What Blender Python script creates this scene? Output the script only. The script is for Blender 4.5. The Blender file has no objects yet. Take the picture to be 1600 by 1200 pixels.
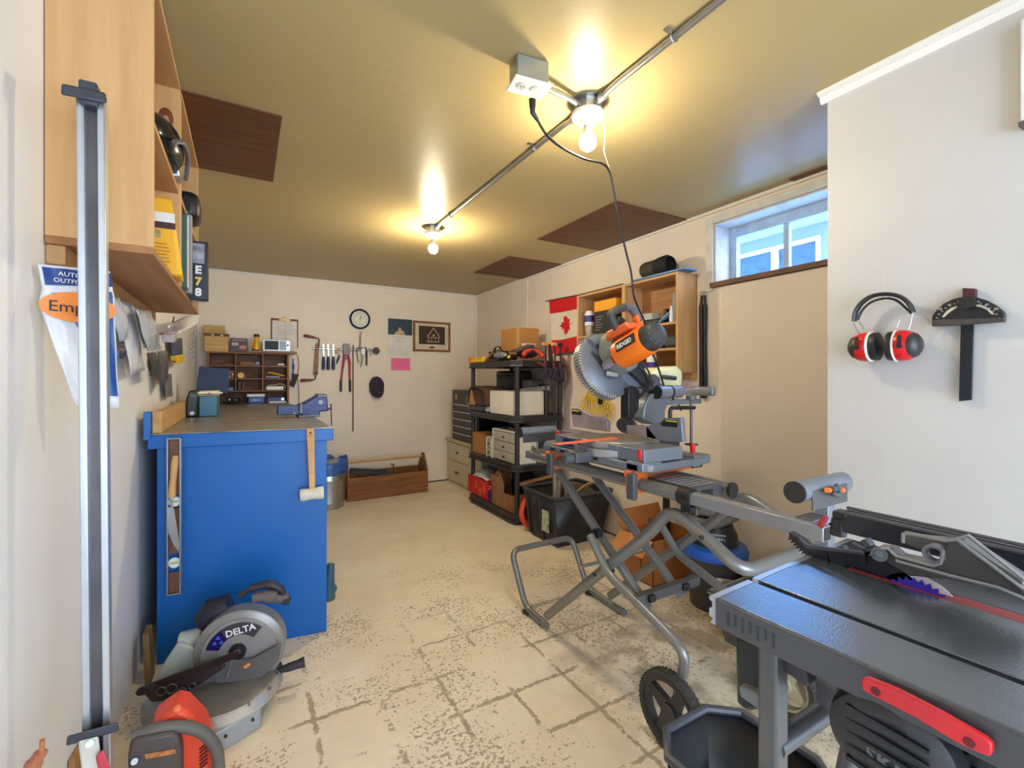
import bpy, bmesh, math, random
from mathutils import Vector, Matrix, Euler

# ---------------------------------------------------------------- camera, light, exposure
SC = bpy.context.scene
COL = SC.collection
F_PX = 713.0; YAW = math.radians(30.25); V0 = 591.0; H = 1.25
SY, CY = math.sin(YAW), math.cos(YAW)
cam_d = bpy.data.cameras.new('camera'); cam = bpy.data.objects.new('camera', cam_d); COL.objects.link(cam)
cam.location = (0, 0, H); cam.rotation_euler = (math.pi/2, 0, -YAW)
cam_d.sensor_width = 36; cam_d.lens = F_PX/1600*36; cam_d.shift_y = -(600-V0)/1600
cam_d.clip_start = 0.02; cam_d.clip_end = 100
SC.camera = cam
SC.view_settings.view_transform = 'Standard'; SC.view_settings.look = 'None'
SC.view_settings.gamma = 1; SC.view_settings.use_curve_mapping = False
SC.view_settings.exposure = 1.1
W = bpy.data.worlds.new('sky'); SC.world = W; W.use_nodes = True
WN, WLk = W.node_tree.nodes, W.node_tree.links; bg = WN['Background']
# clear blue sky to the side, rear sky greyed to keep the added window's fill neutral
wt = WN.new('ShaderNodeTexCoord'); ws = WN.new('ShaderNodeSeparateXYZ'); WLk.new(wt.outputs['Generated'], ws.inputs[0])
wr = WN.new('ShaderNodeMapRange'); wr.interpolation_type = 'SMOOTHSTEP'; wr.inputs[1].default_value = -.2; wr.inputs[2].default_value = -.6
WLk.new(ws.outputs['Y'], wr.inputs[0]); wm = WN.new('ShaderNodeMix'); wm.data_type = 'RGBA'; WLk.new(wr.outputs[0], wm.inputs[0])
wm.inputs[6].default_value = (0.14, 0.44, 1.0, 1); wm.inputs[7].default_value = (0.56, 0.66, 0.82, 1)
WLk.new(wm.outputs[2], bg.inputs[0]); bg.inputs[1].default_value = 6.8
BULB_POWER = 270.0       # emission of the warm bulbs
COOL_POWER = 60.0       # emission of the daylight bulb at the camera end of the conduit
try:
    SC.cycles.use_light_tree = True
    SC.cycles.max_bounces = 10; SC.cycles.diffuse_bounces = 6
    SC.cycles.sample_clamp_indirect = 6
except Exception: pass
# the sky seen through the basement window
pl = bpy.data.lights.new('window_portal', 'AREA'); pl.shape = 'RECTANGLE'; pl.size = 0.95; pl.size_y = 0.36
pl.cycles.is_portal = True
plo = bpy.data.objects.new('window_portal', pl); COL.objects.link(plo)
plo.location = (2.75, 1.39, 2.0); plo.rotation_euler = (0, math.radians(90), 0)
p2 = bpy.data.lights.new('fill_window_portal', 'AREA'); p2.shape = 'RECTANGLE'; p2.size = 2.1; p2.size_y = 1.9; p2.cycles.is_portal = True  # portal of the added rear fill window
p2o = bpy.data.objects.new('fill_window_portal', p2); COL.objects.link(p2o); p2o.location = (.75, -1.85, 1.15); p2o.rotation_euler = (math.radians(90), 0, 0)

def at(u, v, x=None, y=None, z=None):
    """point of the room seen at pixel u,v of a plane x=, y= or z= (places things from image pixels)"""
    a = (u-800)/F_PX; b = (V0-v)/F_PX
    d = (a*CY+SY, -a*SY+CY, b)
    t = x/d[0] if x is not None else (y/d[1] if y is not None else (z-H)/d[2])
    return Vector((d[0]*t, d[1]*t, H+d[2]*t))

# ---------------------------------------------------------------- materials
def lin(c):
    return tuple(((v/255)/12.92 if v/255 <= 0.04045 else ((v/255+0.055)/1.055)**2.4) for v in c)
_m = {}
def mat(name, rgb, rough=0.5, metal=0.0, var=0.12, scale=8, bump=0.0, bscale=60, spec=0.5, emit=None, estr=0, coat=0, rgb2=None, stretch=(1,1,1)):
    if name in _m: return _m[name]
    m = bpy.data.materials.new(name); m.use_nodes = True; nt = m.node_tree; N = nt.nodes; Lk = nt.links
    b = N['Principled BSDF']; b.inputs['Roughness'].default_value = rough; b.inputs['Metallic'].default_value = metal
    b.inputs['Specular IOR Level'].default_value = spec
    if coat: b.inputs['Coat Weight'].default_value = coat; b.inputs['Coat Roughness'].default_value = 0.15
    c = lin(rgb)
    tc = N.new('ShaderNodeTexCoord'); mp = N.new('ShaderNodeMapping'); mp.inputs['Scale'].default_value = stretch
    Lk.new(tc.outputs['Object'], mp.inputs[0])
    if var > 0 or rgb2:
        nz = N.new('ShaderNodeTexNoise'); nz.inputs['Scale'].default_value = scale; nz.inputs['Detail'].default_value = 5
        Lk.new(mp.outputs[0], nz.inputs['Vector'])
        cr = N.new('ShaderNodeValToRGB'); cr.color_ramp.elements[0].position = 0.3; cr.color_ramp.elements[1].position = 0.7
        c2 = lin(rgb2) if rgb2 else tuple(v*(1-var*1.5) for v in c)
        c1 = c if rgb2 else tuple(min(1, v*(1+var*0.5)) for v in c)
        cr.color_ramp.elements[0].color = (*c2, 1); cr.color_ramp.elements[1].color = (*c1, 1)
        Lk.new(nz.outputs['Fac'], cr.inputs[0]); Lk.new(cr.outputs[0], b.inputs['Base Color'])
    else: b.inputs['Base Color'].default_value = (*c, 1)
    if bump > 0:
        n2 = N.new('ShaderNodeTexNoise'); n2.inputs['Scale'].default_value = bscale; n2.inputs['Detail'].default_value = 4
        Lk.new(mp.outputs[0], n2.inputs['Vector'])
        bp = N.new('ShaderNodeBump'); bp.inputs['Strength'].default_value = bump; bp.inputs['Distance'].default_value = 0.01
        Lk.new(n2.outputs['Fac'], bp.inputs['Height']); Lk.new(bp.outputs[0], b.inputs['Normal'])
    if emit: b.inputs['Emission Color'].default_value = (*emit, 1); b.inputs['Emission Strength'].default_value = estr
    _m[name] = m; return m
def wood(name, rgb, rgb2, axis=1, scale=5.0, rough=0.55, knots=0.0):
    if name in _m: return _m[name]
    st = [14, 14, 14]; st[axis] = 1.0
    m = mat(name, rgb, rough, 0, 0, scale/2, 0.08, 20, 0.35, rgb2=rgb2, stretch=tuple(st))
    return m
def glassy(name, rgb, alpha=0.35, rough=0.15):
    if name in _m: return _m[name]
    m = bpy.data.materials.new(name); m.use_nodes = True; N = m.node_tree.nodes; Lk = m.node_tree.links
    b = N['Principled BSDF']; b.inputs['Base Color'].default_value = (*lin(rgb), 1); b.inputs['Roughness'].default_value = rough
    b.inputs['Alpha'].default_value = alpha
    _m[name] = m; return m

# ---------------------------------------------------------------- mesh builder
def fillet(pts, rad, n=6):
    pts = [Vector(p) for p in pts]; out = [pts[0]]
    for i in range(1, len(pts)-1):
        p, a, b = pts[i], pts[i-1], pts[i+1]
        da, db = (a-p), (b-p); r = min(rad, da.length*0.49, db.length*0.49)
        A = p+da.normalized()*r; B = p+db.normalized()*r
        for k in range(n+1):
            t = k/n; out.append(A*(1-t)**2 + p*2*t*(1-t) + B*t*t)
    out.append(pts[-1]); return out
def spline(pts, n=8):
    P = [Vector(p) for p in pts]; P = [P[0]*2-P[1]]+P+[P[-1]*2-P[-2]]; out = []
    for i in range(1, len(P)-2):
        for k in range(n):
            t = k/n; a, b, c, d = P[i-1], P[i], P[i+1], P[i+2]
            out.append(0.5*((2*b)+(c-a)*t+(2*a-5*b+4*c-d)*t*t+(3*b-a-3*c+d)*t**3))
    out.append(P[-2]); return out
def frame_of(d):
    d = Vector(d).normalized(); up = Vector((0, 0, 1)) if abs(d.z) < 0.95 else Vector((0, 1, 0))
    a = d.cross(up).normalized(); return a, a.cross(d).normalized(), d
class MB:
    def __init__(s): s.v = []; s.f = []; s.m = []; s.k = 0; s.M = None
    def _add(s, vs, fs):
        o = len(s.v); s.v += [(s.M @ Vector(p)) if s.M else Vector(p) for p in vs]
        s.f += [tuple(i+o for i in f) for f in fs]; s.m += [s.k]*len(fs); return s
    def box(s, x0, x1, y0, y1, z0, z1):
        vs = [(x, y, z) for z in (z0, z1) for y in (y0, y1) for x in (x0, x1)]
        return s._add(vs, [(0,2,3,1),(4,5,7,6),(0,1,5,4),(2,6,7,3),(0,4,6,2),(1,3,7,5)])
    def cbox(s, c, size, rot=(0,0,0)):
        R = Euler(rot).to_matrix(); c = Vector(c); h = [q/2 for q in size]
        vs = [c+R@Vector((x*h[0], y*h[1], z*h[2])) for z in (-1,1) for y in (-1,1) for x in (-1,1)]
        return s._add(vs, [(0,2,3,1),(4,5,7,6),(0,1,5,4),(2,6,7,3),(0,4,6,2),(1,3,7,5)])
    def hexa(s, b, t):
        return s._add(list(b)+list(t), [(3,2,1,0),(4,5,6,7),(0,1,5,4),(1,2,6,5),(2,3,7,6),(3,0,4,7)])
    def bar(s, p0, p1, w, h, up=(0,0,1)):
        p0, p1 = Vector(p0), Vector(p1); d = (p1-p0).normalized(); up = Vector(up)
        if abs(d.dot(up)) > .98: up = Vector((1, 0, 0))
        a = d.cross(up).normalized()*w/2; u = a.cross(d).normalized()*h/2
        return s.hexa([p0-a-u, p0+a-u, p0+a+u, p0-a+u], [p1-a-u, p1+a-u, p1+a+u, p1-a+u])
    def cyl(s, p0, p1, r, r1=None, n=20, sc=1.0):
        p0, p1 = Vector(p0), Vector(p1); r1 = r if r1 is None else r1; a, b, d = frame_of(p1-p0)
        vs = [p0+(a*math.cos(6.28319*i/n)+b*math.sin(6.28319*i/n)*sc)*r for i in range(n)]
        vs += [p1+(a*math.cos(6.28319*i/n)+b*math.sin(6.28319*i/n)*sc)*r1 for i in range(n)]
        return s._add(vs, [(i, (i+1) % n, (i+1) % n+n, i+n) for i in range(n)]+[tuple(range(n))[::-1], tuple(range(n, 2*n))])
    def lathe(s, prof, p, axis=(0,0,1), n=24, sc=(1,1)):
        p = Vector(p); a, b, d = frame_of(axis); vs = []; fs = []
        for r, h in prof:
            for i in range(n): vs.append(p+d*h+(a*math.cos(6.28319*i/n)*sc[0]+b*math.sin(6.28319*i/n)*sc[1])*max(r, 1e-5))
        for j in range(len(prof)-1):
            for i in range(n): fs.append((j*n+i, j*n+(i+1) % n, (j+1)*n+(i+1) % n, (j+1)*n+i))
        if prof[0][0] > 1e-4 and prof[0] != prof[-1]: fs.append(tuple(range(n))[::-1])
        if prof[-1][0] > 1e-4 and prof[0] != prof[-1]: fs.append(tuple(range((len(prof)-1)*n, len(prof)*n)))
        return s._add(vs, fs)
    def sph(s, c, r, n=16, sc=(1,1,1), rot=None):
        c = Vector(c); R = Euler(rot).to_matrix() if rot else Matrix.Identity(3); vs = []; fs = []; m = n//2
        for j in range(m+1):
            th = math.pi*j/m
            for i in range(n):
                ph = 2*math.pi*i/n
                q = Vector((math.sin(th)*math.cos(ph)*sc[0], math.sin(th)*math.sin(ph)*sc[1], math.cos(th)*sc[2]))*r
                vs.append(c+R@q)
        for j in range(m):
            for i in range(n): fs.append((j*n+i, j*n+(i+1) % n, (j+1)*n+(i+1) % n, (j+1)*n+i))
        return s._add(vs, fs)
    def tube(s, pts, r, n=10, closed=False, sc=1.0):
        P = [Vector(p) for p in pts]; Q = [P[0]]
        for p in P[1:]:
            if (p-Q[-1]).length > 1e-5: Q.append(p)
        P = Q; m = len(P); rr = r if isinstance(r, (list, tuple)) else [r]*m
        if len(rr) != m: rr = [rr[min(len(rr)-1, int(i*len(rr)/m))] for i in range(m)]
        vs = []; prev = None
        for i in range(m):
            if closed: d = P[(i+1) % m]-P[i-1]
            else: d = P[min(i+1, m-1)]-P[max(i-1, 0)]
            d.normalize()
            if prev is None: a, b, _ = frame_of(d)
            else: a = (prev-d*prev.dot(d)).normalized(); b = a.cross(d).normalized()
            prev = a
            for k in range(n): vs.append(P[i]+(a*math.cos(6.28319*k/n)+b*math.sin(6.28319*k/n)*sc)*rr[i])
        fs = []
        for i in range(m if closed else m-1):
            j = (i+1) % m
            for k in range(n): fs.append((i*n+k, i*n+(k+1) % n, j*n+(k+1) % n, j*n+k))
        if not closed: fs += [tuple(range(n))[::-1], tuple(range((m-1)*n, m*n))]
        return s._add(vs, fs)
    def prism(s, pts, vec):
        n = len(pts); vec = Vector(vec); P = [Vector(p) for p in pts]
        return s._add(P+[p+vec for p in P], [tuple(range(n))[::-1], tuple(range(n, 2*n))]+[(i, (i+1) % n, (i+1) % n+n, i+n) for i in range(n)])
    def grid(s, fn, nu, nv):
        vs = [fn(i/nu, j/nv) for j in range(nv+1) for i in range(nu+1)]
        return s._add(vs, [(j*(nu+1)+i, j*(nu+1)+i+1, (j+1)*(nu+1)+i+1, (j+1)*(nu+1)+i) for j in range(nv) for i in range(nu)])
    def torus(s, c, axis, R, r, n=32, m=10, sc=1.0):
        a, b, d = frame_of(axis); c = Vector(c)
        return s.tube([c+(a*math.cos(6.28319*i/n)+b*math.sin(6.28319*i/n)*sc)*R for i in range(n)], r, m, closed=True)
    def text(s, txt, size, org, xd, ud, depth=0.0008, align='LEFT', bold=0.0):
        cu = bpy.data.curves.new('t', 'FONT'); cu.body = txt; cu.size = size; cu.align_x = align; cu.offset = bold
        cu.extrude = depth/2; cu.resolution_u = 2
        ob = bpy.data.objects.new('t', cu); COL.objects.link(ob)
        dg = bpy.context.evaluated_depsgraph_get(); me = bpy.data.meshes.new_from_object(ob.evaluated_get(dg))
        xd = Vector(xd).normalized(); ud = Vector(ud); ud = (ud-xd*ud.dot(xd)).normalized(); nd = xd.cross(ud); org = Vector(org)
        s._add([org+xd*v.co.x+ud*v.co.y+nd*v.co.z for v in me.vertices], [tuple(p.vertices) for p in me.polygons])
        bpy.data.objects.remove(ob); bpy.data.curves.remove(cu); bpy.data.meshes.remove(me); return s

def wloc(o):
    v = Vector((0, 0, 0))
    while o is not None:
        v = v+o.location; o = o.parent
    return v
def obj(name, mb, m, parent=None, bevel=0.0, smooth=True, world=True, label=None, solid=0, origin=None, sub=0):
    me = bpy.data.meshes.new(name)
    off = wloc(parent) if (parent is not None and world) else Vector((0, 0, 0))
    vs = mb.v
    if origin is None and parent is None:
        lo = [min(v[i] for v in vs) for i in range(3)]; hi = [max(v[i] for v in vs) for i in range(3)]
        origin = ((lo[0]+hi[0])/2, (lo[1]+hi[1])/2, lo[2])
    if parent is None: off = Vector(origin)
    me.from_pydata([tuple(Vector(v)-off) for v in vs], [], mb.f)
    bm = bmesh.new(); bm.from_mesh(me); bmesh.ops.recalc_face_normals(bm, faces=bm.faces); bm.to_mesh(me); bm.free()
    for x in (m if isinstance(m, (list, tuple)) else [m]): me.materials.append(x)
    for i, p in enumerate(me.polygons): p.material_index = mb.m[i]; p.use_smooth = smooth
    if smooth:
        try: me.set_sharp_from_angle(angle=math.radians(38))
        except Exception: pass
    o = bpy.data.objects.new(name, me); COL.objects.link(o)
    if parent is None: o.location = off
    else: o.parent = parent
    if solid:
        md = o.modifiers.new('s', 'SOLIDIFY'); md.thickness = solid; md.offset = 0
    if bevel:
        md = o.modifiers.new('b', 'BEVEL'); md.width = bevel; md.segments = 2; md.limit_method = 'ANGLE'; md.angle_limit = math.radians(40)
    if sub:
        md = o.modifiers.new('ss', 'SUBSURF'); md.levels = sub; md.render_levels = sub
    if label: o['label'] = label
    return o
def thing(name, label, cat, loc=(0,0,0), rot=(0,0,0), group=None):
    o = bpy.data.objects.new(name, None); COL.objects.link(o); o.location = loc; o.rotation_euler = rot
    o.empty_display_size = 0.05; o['label'] = label; o['category'] = cat
    if group: o['group'] = group
    return o
def tag(o, label, cat, group=None, kind=None):
    o['label'] = label; o['category'] = cat
    if group: o['group'] = group
    if kind: o['kind'] = kind
    return o
def struct(name, mb, m, bevel=0, smooth=False, parent=None, label=None):
    o = obj(name, mb, m, parent, bevel, smooth, label=label)
    if parent is None: o['kind'] = 'structure'
    return o
def V(*a): return Vector(a)
rnd = random.Random(7)
# ---------------------------------------------------------------- the room
XL, XR, YB, YF, ZC = -0.40, 2.53, 5.235, -1.7, 2.30
def wall_mat(name, rgb, axis, pitch, rough=0.5, off=0.0):
    m = mat(name, rgb, rough, 0, 0.035, 3, 0.0); nt = m.node_tree; N = nt.nodes; Lk = nt.links
    tc = N.new('ShaderNodeTexCoord'); sp = N.new('ShaderNodeSeparateXYZ'); Lk.new(tc.outputs['Object'], sp.inputs[0])
    a = N.new('ShaderNodeMath'); a.operation = 'ADD'; a.inputs[1].default_value = 50+off; Lk.new(sp.outputs[axis], a.inputs[0])
    d = N.new('ShaderNodeMath'); d.operation = 'DIVIDE'; d.inputs[1].default_value = pitch; Lk.new(a.outputs[0], d.inputs[0])
    fr = N.new('ShaderNodeMath'); fr.operation = 'FRACT'; Lk.new(d.outputs[0], fr.inputs[0])
    gt = N.new('ShaderNodeMath'); gt.operation = 'GREATER_THAN'; gt.inputs[1].default_value = 0.003/pitch; Lk.new(fr.outputs[0], gt.inputs[0])
    nz = N.new('ShaderNodeTexNoise'); nz.inputs['Scale'].default_value = 90; Lk.new(tc.outputs['Object'], nz.inputs['Vector'])
    ad = N.new('ShaderNodeMath'); ad.operation = 'MULTIPLY_ADD'; ad.inputs[1].default_value = 0.06
    Lk.new(nz.outputs['Fac'], ad.inputs[0]); Lk.new(gt.outputs[0], ad.inputs[2])
    bp = N.new('ShaderNodeBump'); bp.inputs['Strength'].default_value = 0.5; bp.inputs['Distance'].default_value = 0.003
    Lk.new(ad.outputs[0], bp.inputs['Height']); Lk.new(bp.outputs[0], N['Principled BSDF'].inputs['Normal'])
    return m
M_WB = wall_mat('paint_wall_back', (232, 219, 198), 0, 0.41)
M_WR = wall_mat('paint_wall_right', (230, 216, 198), 1, 0.53, off=0.17)
M_WL = wall_mat('paint_wall_left', (236, 235, 233), 1, 0.41)
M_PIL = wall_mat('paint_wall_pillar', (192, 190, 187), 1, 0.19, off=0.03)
M_TRIM = mat('paint_trim', (228, 224, 216), 0.4, 0, 0.03)

# ceiling: glossy olive-tan paint
M_CEIL = mat('paint_ceiling', (178, 158, 112), 0.34, 0, 0.04, 1.5, 0.12, 25, 0.16)
# floor: cream paint worn off along old tile lines and in specks
def floor_mat():
    m = bpy.data.materials.new('floor_paint'); m.use_nodes = True; nt = m.node_tree; N = nt.nodes; Lk = nt.links
    b = N['Principled BSDF']; b.inputs['Roughness'].default_value = 0.55; b.inputs['Specular IOR Level'].default_value = 0.35
    tc = N.new('ShaderNodeTexCoord')
    def noise(sc, det=5, vec=None, rg=0.6):
        n = N.new('ShaderNodeTexNoise'); n.inputs['Scale'].default_value = sc; n.inputs['Detail'].default_value = det; n.inputs['Roughness'].default_value = rg
        Lk.new(vec or tc.outputs['Object'], n.inputs['Vector']); return n
    def mth(op, a, bb=None, c=None):
        n = N.new('ShaderNodeMath'); n.operation = op
        for i, q in enumerate((a, bb, c)):
            if q is None: continue
            if isinstance(q, (int, float)): n.inputs[i].default_value = q
            else: Lk.new(q, n.inputs[i])
        return n.outputs[0]
    def ss(x, lo, hi):
        n = N.new('ShaderNodeMapRange'); n.interpolation_type = 'SMOOTHSTEP'; n.inputs[1].default_value = lo; n.inputs[2].default_value = hi
        Lk.new(x, n.inputs[0]); return n.outputs[0]
    sp = N.new('ShaderNodeSeparateXYZ'); Lk.new(tc.outputs['Object'], sp.inputs[0])
    wob = noise(14, 3); wf = mth('ADD', mth('MULTIPLY', mth('SUBTRACT', wob.outputs['Fac'], 0.5), 0.030), mth('MULTIPLY', mth('SUBTRACT', noise(60, 3).outputs['Fac'], 0.5), 0.022))
    def line(ax, off, pitch, w):
        q = mth('FRACT', mth('DIVIDE', mth('ADD', mth('ADD', sp.outputs[ax], 10*pitch-off+pitch/2), wf), pitch))
        dist = mth('MULTIPLY', mth('ABSOLUTE', mth('SUBTRACT', q, 0.5)), pitch)
        return mth('SUBTRACT', 1.0, ss(dist, w*0.5, w))
    brk = noise(3.1, 3); brk2 = noise(40, 4)
    lm = mth('MAXIMUM', line(0, 0.215, 0.2355, 0.0115), line(1, 1.325, 0.241, 0.0115))
    fade = mth('SUBTRACT', 1.0, ss(sp.outputs[1], 1.9, 2.5))
    lm = mth('MULTIPLY', lm, ss(mth('ADD', brk.outputs['Fac'], mth('MULTIPLY', mth('SUBTRACT', brk2.outputs['Fac'], .5), .5)), 0.48, 0.55))
    lm = mth('MULTIPLY', lm, fade)
    # specks
    spk = noise(75, 3, rg=0.5); reg = noise(2.3, 4)
    near = mth('SUBTRACT', 1.0, ss(sp.outputs[1], 2.4, 3.8))
    thr = mth('SUBTRACT', 0.69, mth('MULTIPLY', mth('MULTIPLY', ss(reg.outputs['Fac'], 0.36, 0.62), near), 0.135))
    spk2 = noise(34, 6, rg=0.75); spm = mth('ADD', mth('MULTIPLY', spk.outputs['Fac'], .55), mth('MULTIPLY', spk2.outputs['Fac'], .47))
    sm = ss(mth('SUBTRACT', spm, mth('SUBTRACT', thr, .035)), 0.0, 0.03)
    wear = mth('MAXIMUM', mth('MULTIPLY', lm, .8), mth('MULTIPLY', sm, 0.8))
    big = noise(1.4, 6); st = noise(6, 5)
    c1 = N.new('ShaderNodeValToRGB'); e = c1.color_ramp.elements
    e[0].position = .3; e[0].color = (*lin((218, 200, 170)), 1); e[1].position = .68; e[1].color = (*lin((243, 232, 208)), 1)
    Lk.new(mth('ADD', mth('MULTIPLY', big.outputs['Fac'], .7), mth('MULTIPLY', st.outputs['Fac'], .3)), c1.inputs[0])
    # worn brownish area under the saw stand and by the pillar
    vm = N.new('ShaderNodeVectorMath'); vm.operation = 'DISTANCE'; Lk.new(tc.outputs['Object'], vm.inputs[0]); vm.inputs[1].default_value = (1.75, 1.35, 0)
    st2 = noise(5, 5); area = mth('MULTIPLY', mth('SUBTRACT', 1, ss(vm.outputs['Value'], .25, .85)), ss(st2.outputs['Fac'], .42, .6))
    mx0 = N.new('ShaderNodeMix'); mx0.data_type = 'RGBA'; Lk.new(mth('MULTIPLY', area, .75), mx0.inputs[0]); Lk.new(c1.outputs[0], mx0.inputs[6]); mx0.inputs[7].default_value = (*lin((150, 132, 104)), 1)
    c2 = N.new('ShaderNodeValToRGB'); e = c2.color_ramp.elements
    e[0].color = (*lin((128, 112, 88)), 1); e[1].color = (*lin((176, 158, 126)), 1); e[0].position = .3; e[1].position = .7
    Lk.new(noise(30, 4).outputs['Fac'], c2.inputs[0])
    mx = N.new('ShaderNodeMix'); mx.data_type = 'RGBA'; Lk.new(wear, mx.inputs[0]); Lk.new(mx0.outputs[2], mx.inputs[6]); Lk.new(c2.outputs[0], mx.inputs[7])
    Lk.new(mx.outputs[2], b.inputs['Base Color'])
    bp = N.new('ShaderNodeBump'); bp.inputs['Strength'].default_value = .4; bp.inputs['Distance'].default_value = .003
    Lk.new(mth('SUBTRACT', mth('MULTIPLY', noise(55, 5).outputs['Fac'], .3), mth('MULTIPLY', wear, .8)), bp.inputs['Height']); Lk.new(bp.outputs[0], b.inputs['Normal'])
    return m
b = MB(); b.box(XL-.1, XR+.1, YF-.1, YB+.1, -.1, 0)
fl = obj('floor', b, floor_mat(), origin=(0, 0, 0), smooth=False); fl['kind'] = 'structure'
b = MB(); b.box(XL-.1, XR+.1, YF-.1, YB+.1, ZC, ZC+.1)
o = obj('ceiling', b, M_CEIL, origin=(0, 0, 0), smooth=False); o['kind'] = 'structure'
b = MB(); b.box(XL-.1, XL, YF-.1, YB+.1, 0, ZC)
o = obj('wall_left', b, M_WL, origin=(0, 0, 0), smooth=False); o['kind'] = 'structure'
b = MB(); b.box(XL, XR, YB, YB+.1, 0, ZC)
o = obj('wall_back', b, M_WB, origin=(0, 0, 0), smooth=False); o['kind'] = 'structure'
b = MB(); b.box(XL, -.3, YF-.1, YF, 0, ZC); b.box(1.8, XR, YF-.1, YF, 0, ZC); b.box(-.3, 1.8, YF-.1, YF, 0, .2); b.box(-.3, 1.8, YF-.1, YF, 2.1, ZC)  # opening made for the added fill window
o = obj('wall_front', b, M_WB, origin=(0, 0, 0), smooth=False); o['kind'] = 'structure'
# right wall with the window opening
WY0, WY1, WZ0, WZ1 = 0.98, 1.83, 1.845, 2.215
b = MB(); b.box(XR, XR+.2, YF-.1, WY0, 0, ZC); b.box(XR, XR+.2, WY1, YB+.1, 0, ZC)
b.box(XR, XR+.2, WY0, WY1, 0, WZ0); b.box(XR, XR+.2, WY0, WY1, WZ1, ZC)
o = obj('wall_right', b, M_WR, origin=(0, 0, 0), smooth=False); o['kind'] = 'structure'
# flush patch panel under the window
b = MB(); b.box(XR-.012, XR, .88, 1.77, .01, 1.81)
struct('trim_1', b, mat('paint_patch', (216, 203, 186), .55, 0, .04, 3))
# bump-out
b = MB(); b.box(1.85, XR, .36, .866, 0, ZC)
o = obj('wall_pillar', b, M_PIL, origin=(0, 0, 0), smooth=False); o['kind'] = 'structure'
b = MB(); b.box(1.90, XR, YF, .36, 0, ZC)
o = obj('wall_side', b, mat('paint_wall_side', (214, 220, 228), .5, 0, .03), origin=(0, 0, 0), smooth=False); o['kind'] = 'structure'
# cove moulding on the bump-out
def cove(y0, y1, x, s=.036):
    prof = [(0, 0), (-s, 0), (-s, -.008), (-s*.72, -.014), (-s*.42, -s*.42), (-.014, -s*.75), (-.008, -s), (0, -s)]
    return MB().prism([(x+p[0], y0, ZC+p[1]) for p in prof], (0, y1-y0, 0))
b = cove(YF, .885, 1.85); struct('trim_2', b, M_TRIM, smooth=True)
b = MB(); b.box(XR-.018, XR, .866, YB, ZC-.02, ZC)
struct('trim_3', b, M_TRIM, bevel=.003)
b = MB(); b.box(XL, XR-.018, YB-.018, YB, ZC-.02, ZC)
struct('trim_4', b, M_TRIM, bevel=.003)
b = MB(); b.box(XR-.022, XR, YB-.022, YB, 0, ZC-.02)
struct('trim_5', b, M_TRIM, bevel=.004)
b = MB(); b.box(XL, XR, YB-.006, YB, 0, .014)
struct('baseboard_back', b, mat('dark_gap', (92, 78, 58), .8))
b = MB(); b.box(XR-.006, XR, .87, YB-.006, 0, .010)
struct('baseboard_right', b, mat('dark_gap', (92, 78, 58), .8))
# seams in the right wall
b = MB()
for y in (4.02,): b.box(XR-.006, XR, y-.008, y+.008, 0, ZC-.02)
struct('trim_6', b, M_TRIM, bevel=.002)

# window: casing, sash, mullion, panes
M_WF = mat('paint_window_bluecast', (176, 204, 236), .5, 0, .12, 12, .3, 40)  # cool tint of the daylight is put into the frame colour
b = MB(); w = XR+.145
b.box(w, w+.04, WY0, WY0+.05, WZ0, WZ1); b.box(w, w+.04, WY1-.055, WY1, WZ0, WZ1)
b.box(w, w+.04, WY0+.05, WY1-.055, WZ0, WZ0+.035); b.box(w, w+.04, WY0+.05, WY1-.055, WZ1-.075, WZ1)
b.box(w+.005, w+.035, 1.455, 1.487, WZ0+.035, WZ1-.075)
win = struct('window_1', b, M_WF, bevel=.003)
b = MB(); c = XR-.014
b.box(c, XR, WY1, WY1+.05, WZ0-.05, WZ1+.045); b.box(c, XR, .87, WY1, WZ1, WZ1+.045)
b.box(XR, w-.001, WY1-.012, WY1-.001, WZ0, WZ1-.012); b.box(XR, w-.001, WY0, WY1-.001, WZ1-.012, WZ1-.001)
struct('casing', b, mat('paint_casing', (216, 214, 208), .55, 0, .1, 15, .3, 50), parent=win, bevel=.003, label='flaking off-white window casing')
b = MB(); b.box(XR-.03, w, .875, WY1+.01, WZ0-.03, WZ0)
struct('sill', b, mat('sill_wood', (118, 82, 62), .6, rgb2=(90, 66, 54)), parent=win, bevel=.003, label='bare brown wooden sill edge')
g = glassy('window_glass', (200, 225, 255), .08, .02)
b = MB(); b.box(w+.017, w+.021, WY0+.05, 1.455, WZ0+.035, WZ1-.075); struct('pane', b, g, parent=win)
b = MB(); b.box(w+.017, w+.021, 1.487, WY1-.055, WZ0+.035, WZ1-.075); struct('pane', b, g, parent=win)
b = MB(); y_ = YF-.06  # unseen window added behind the camera for even fill light
b.box(-.3, -.25, y_, y_+.05, .2, 2.1); b.box(1.75, 1.8, y_, y_+.05, .2, 2.1); b.box(-.3, 1.8, y_, y_+.05, .2, .26); b.box(-.3, 1.8, y_, y_+.05, 2.04, 2.1); b.box(.73, .77, y_, y_+.05, .26, 2.04)
w2 = struct('added_fill_window', b, M_WF, bevel=.003)
b = MB(); b.box(-.25, .73, y_+.02, y_+.025, .26, 2.04); struct('pane', b, g, parent=w2)
b = MB(); b.box(.77, 1.75, y_+.02, y_+.025, .26, 2.04); struct('pane', b, g, parent=w2)
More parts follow.
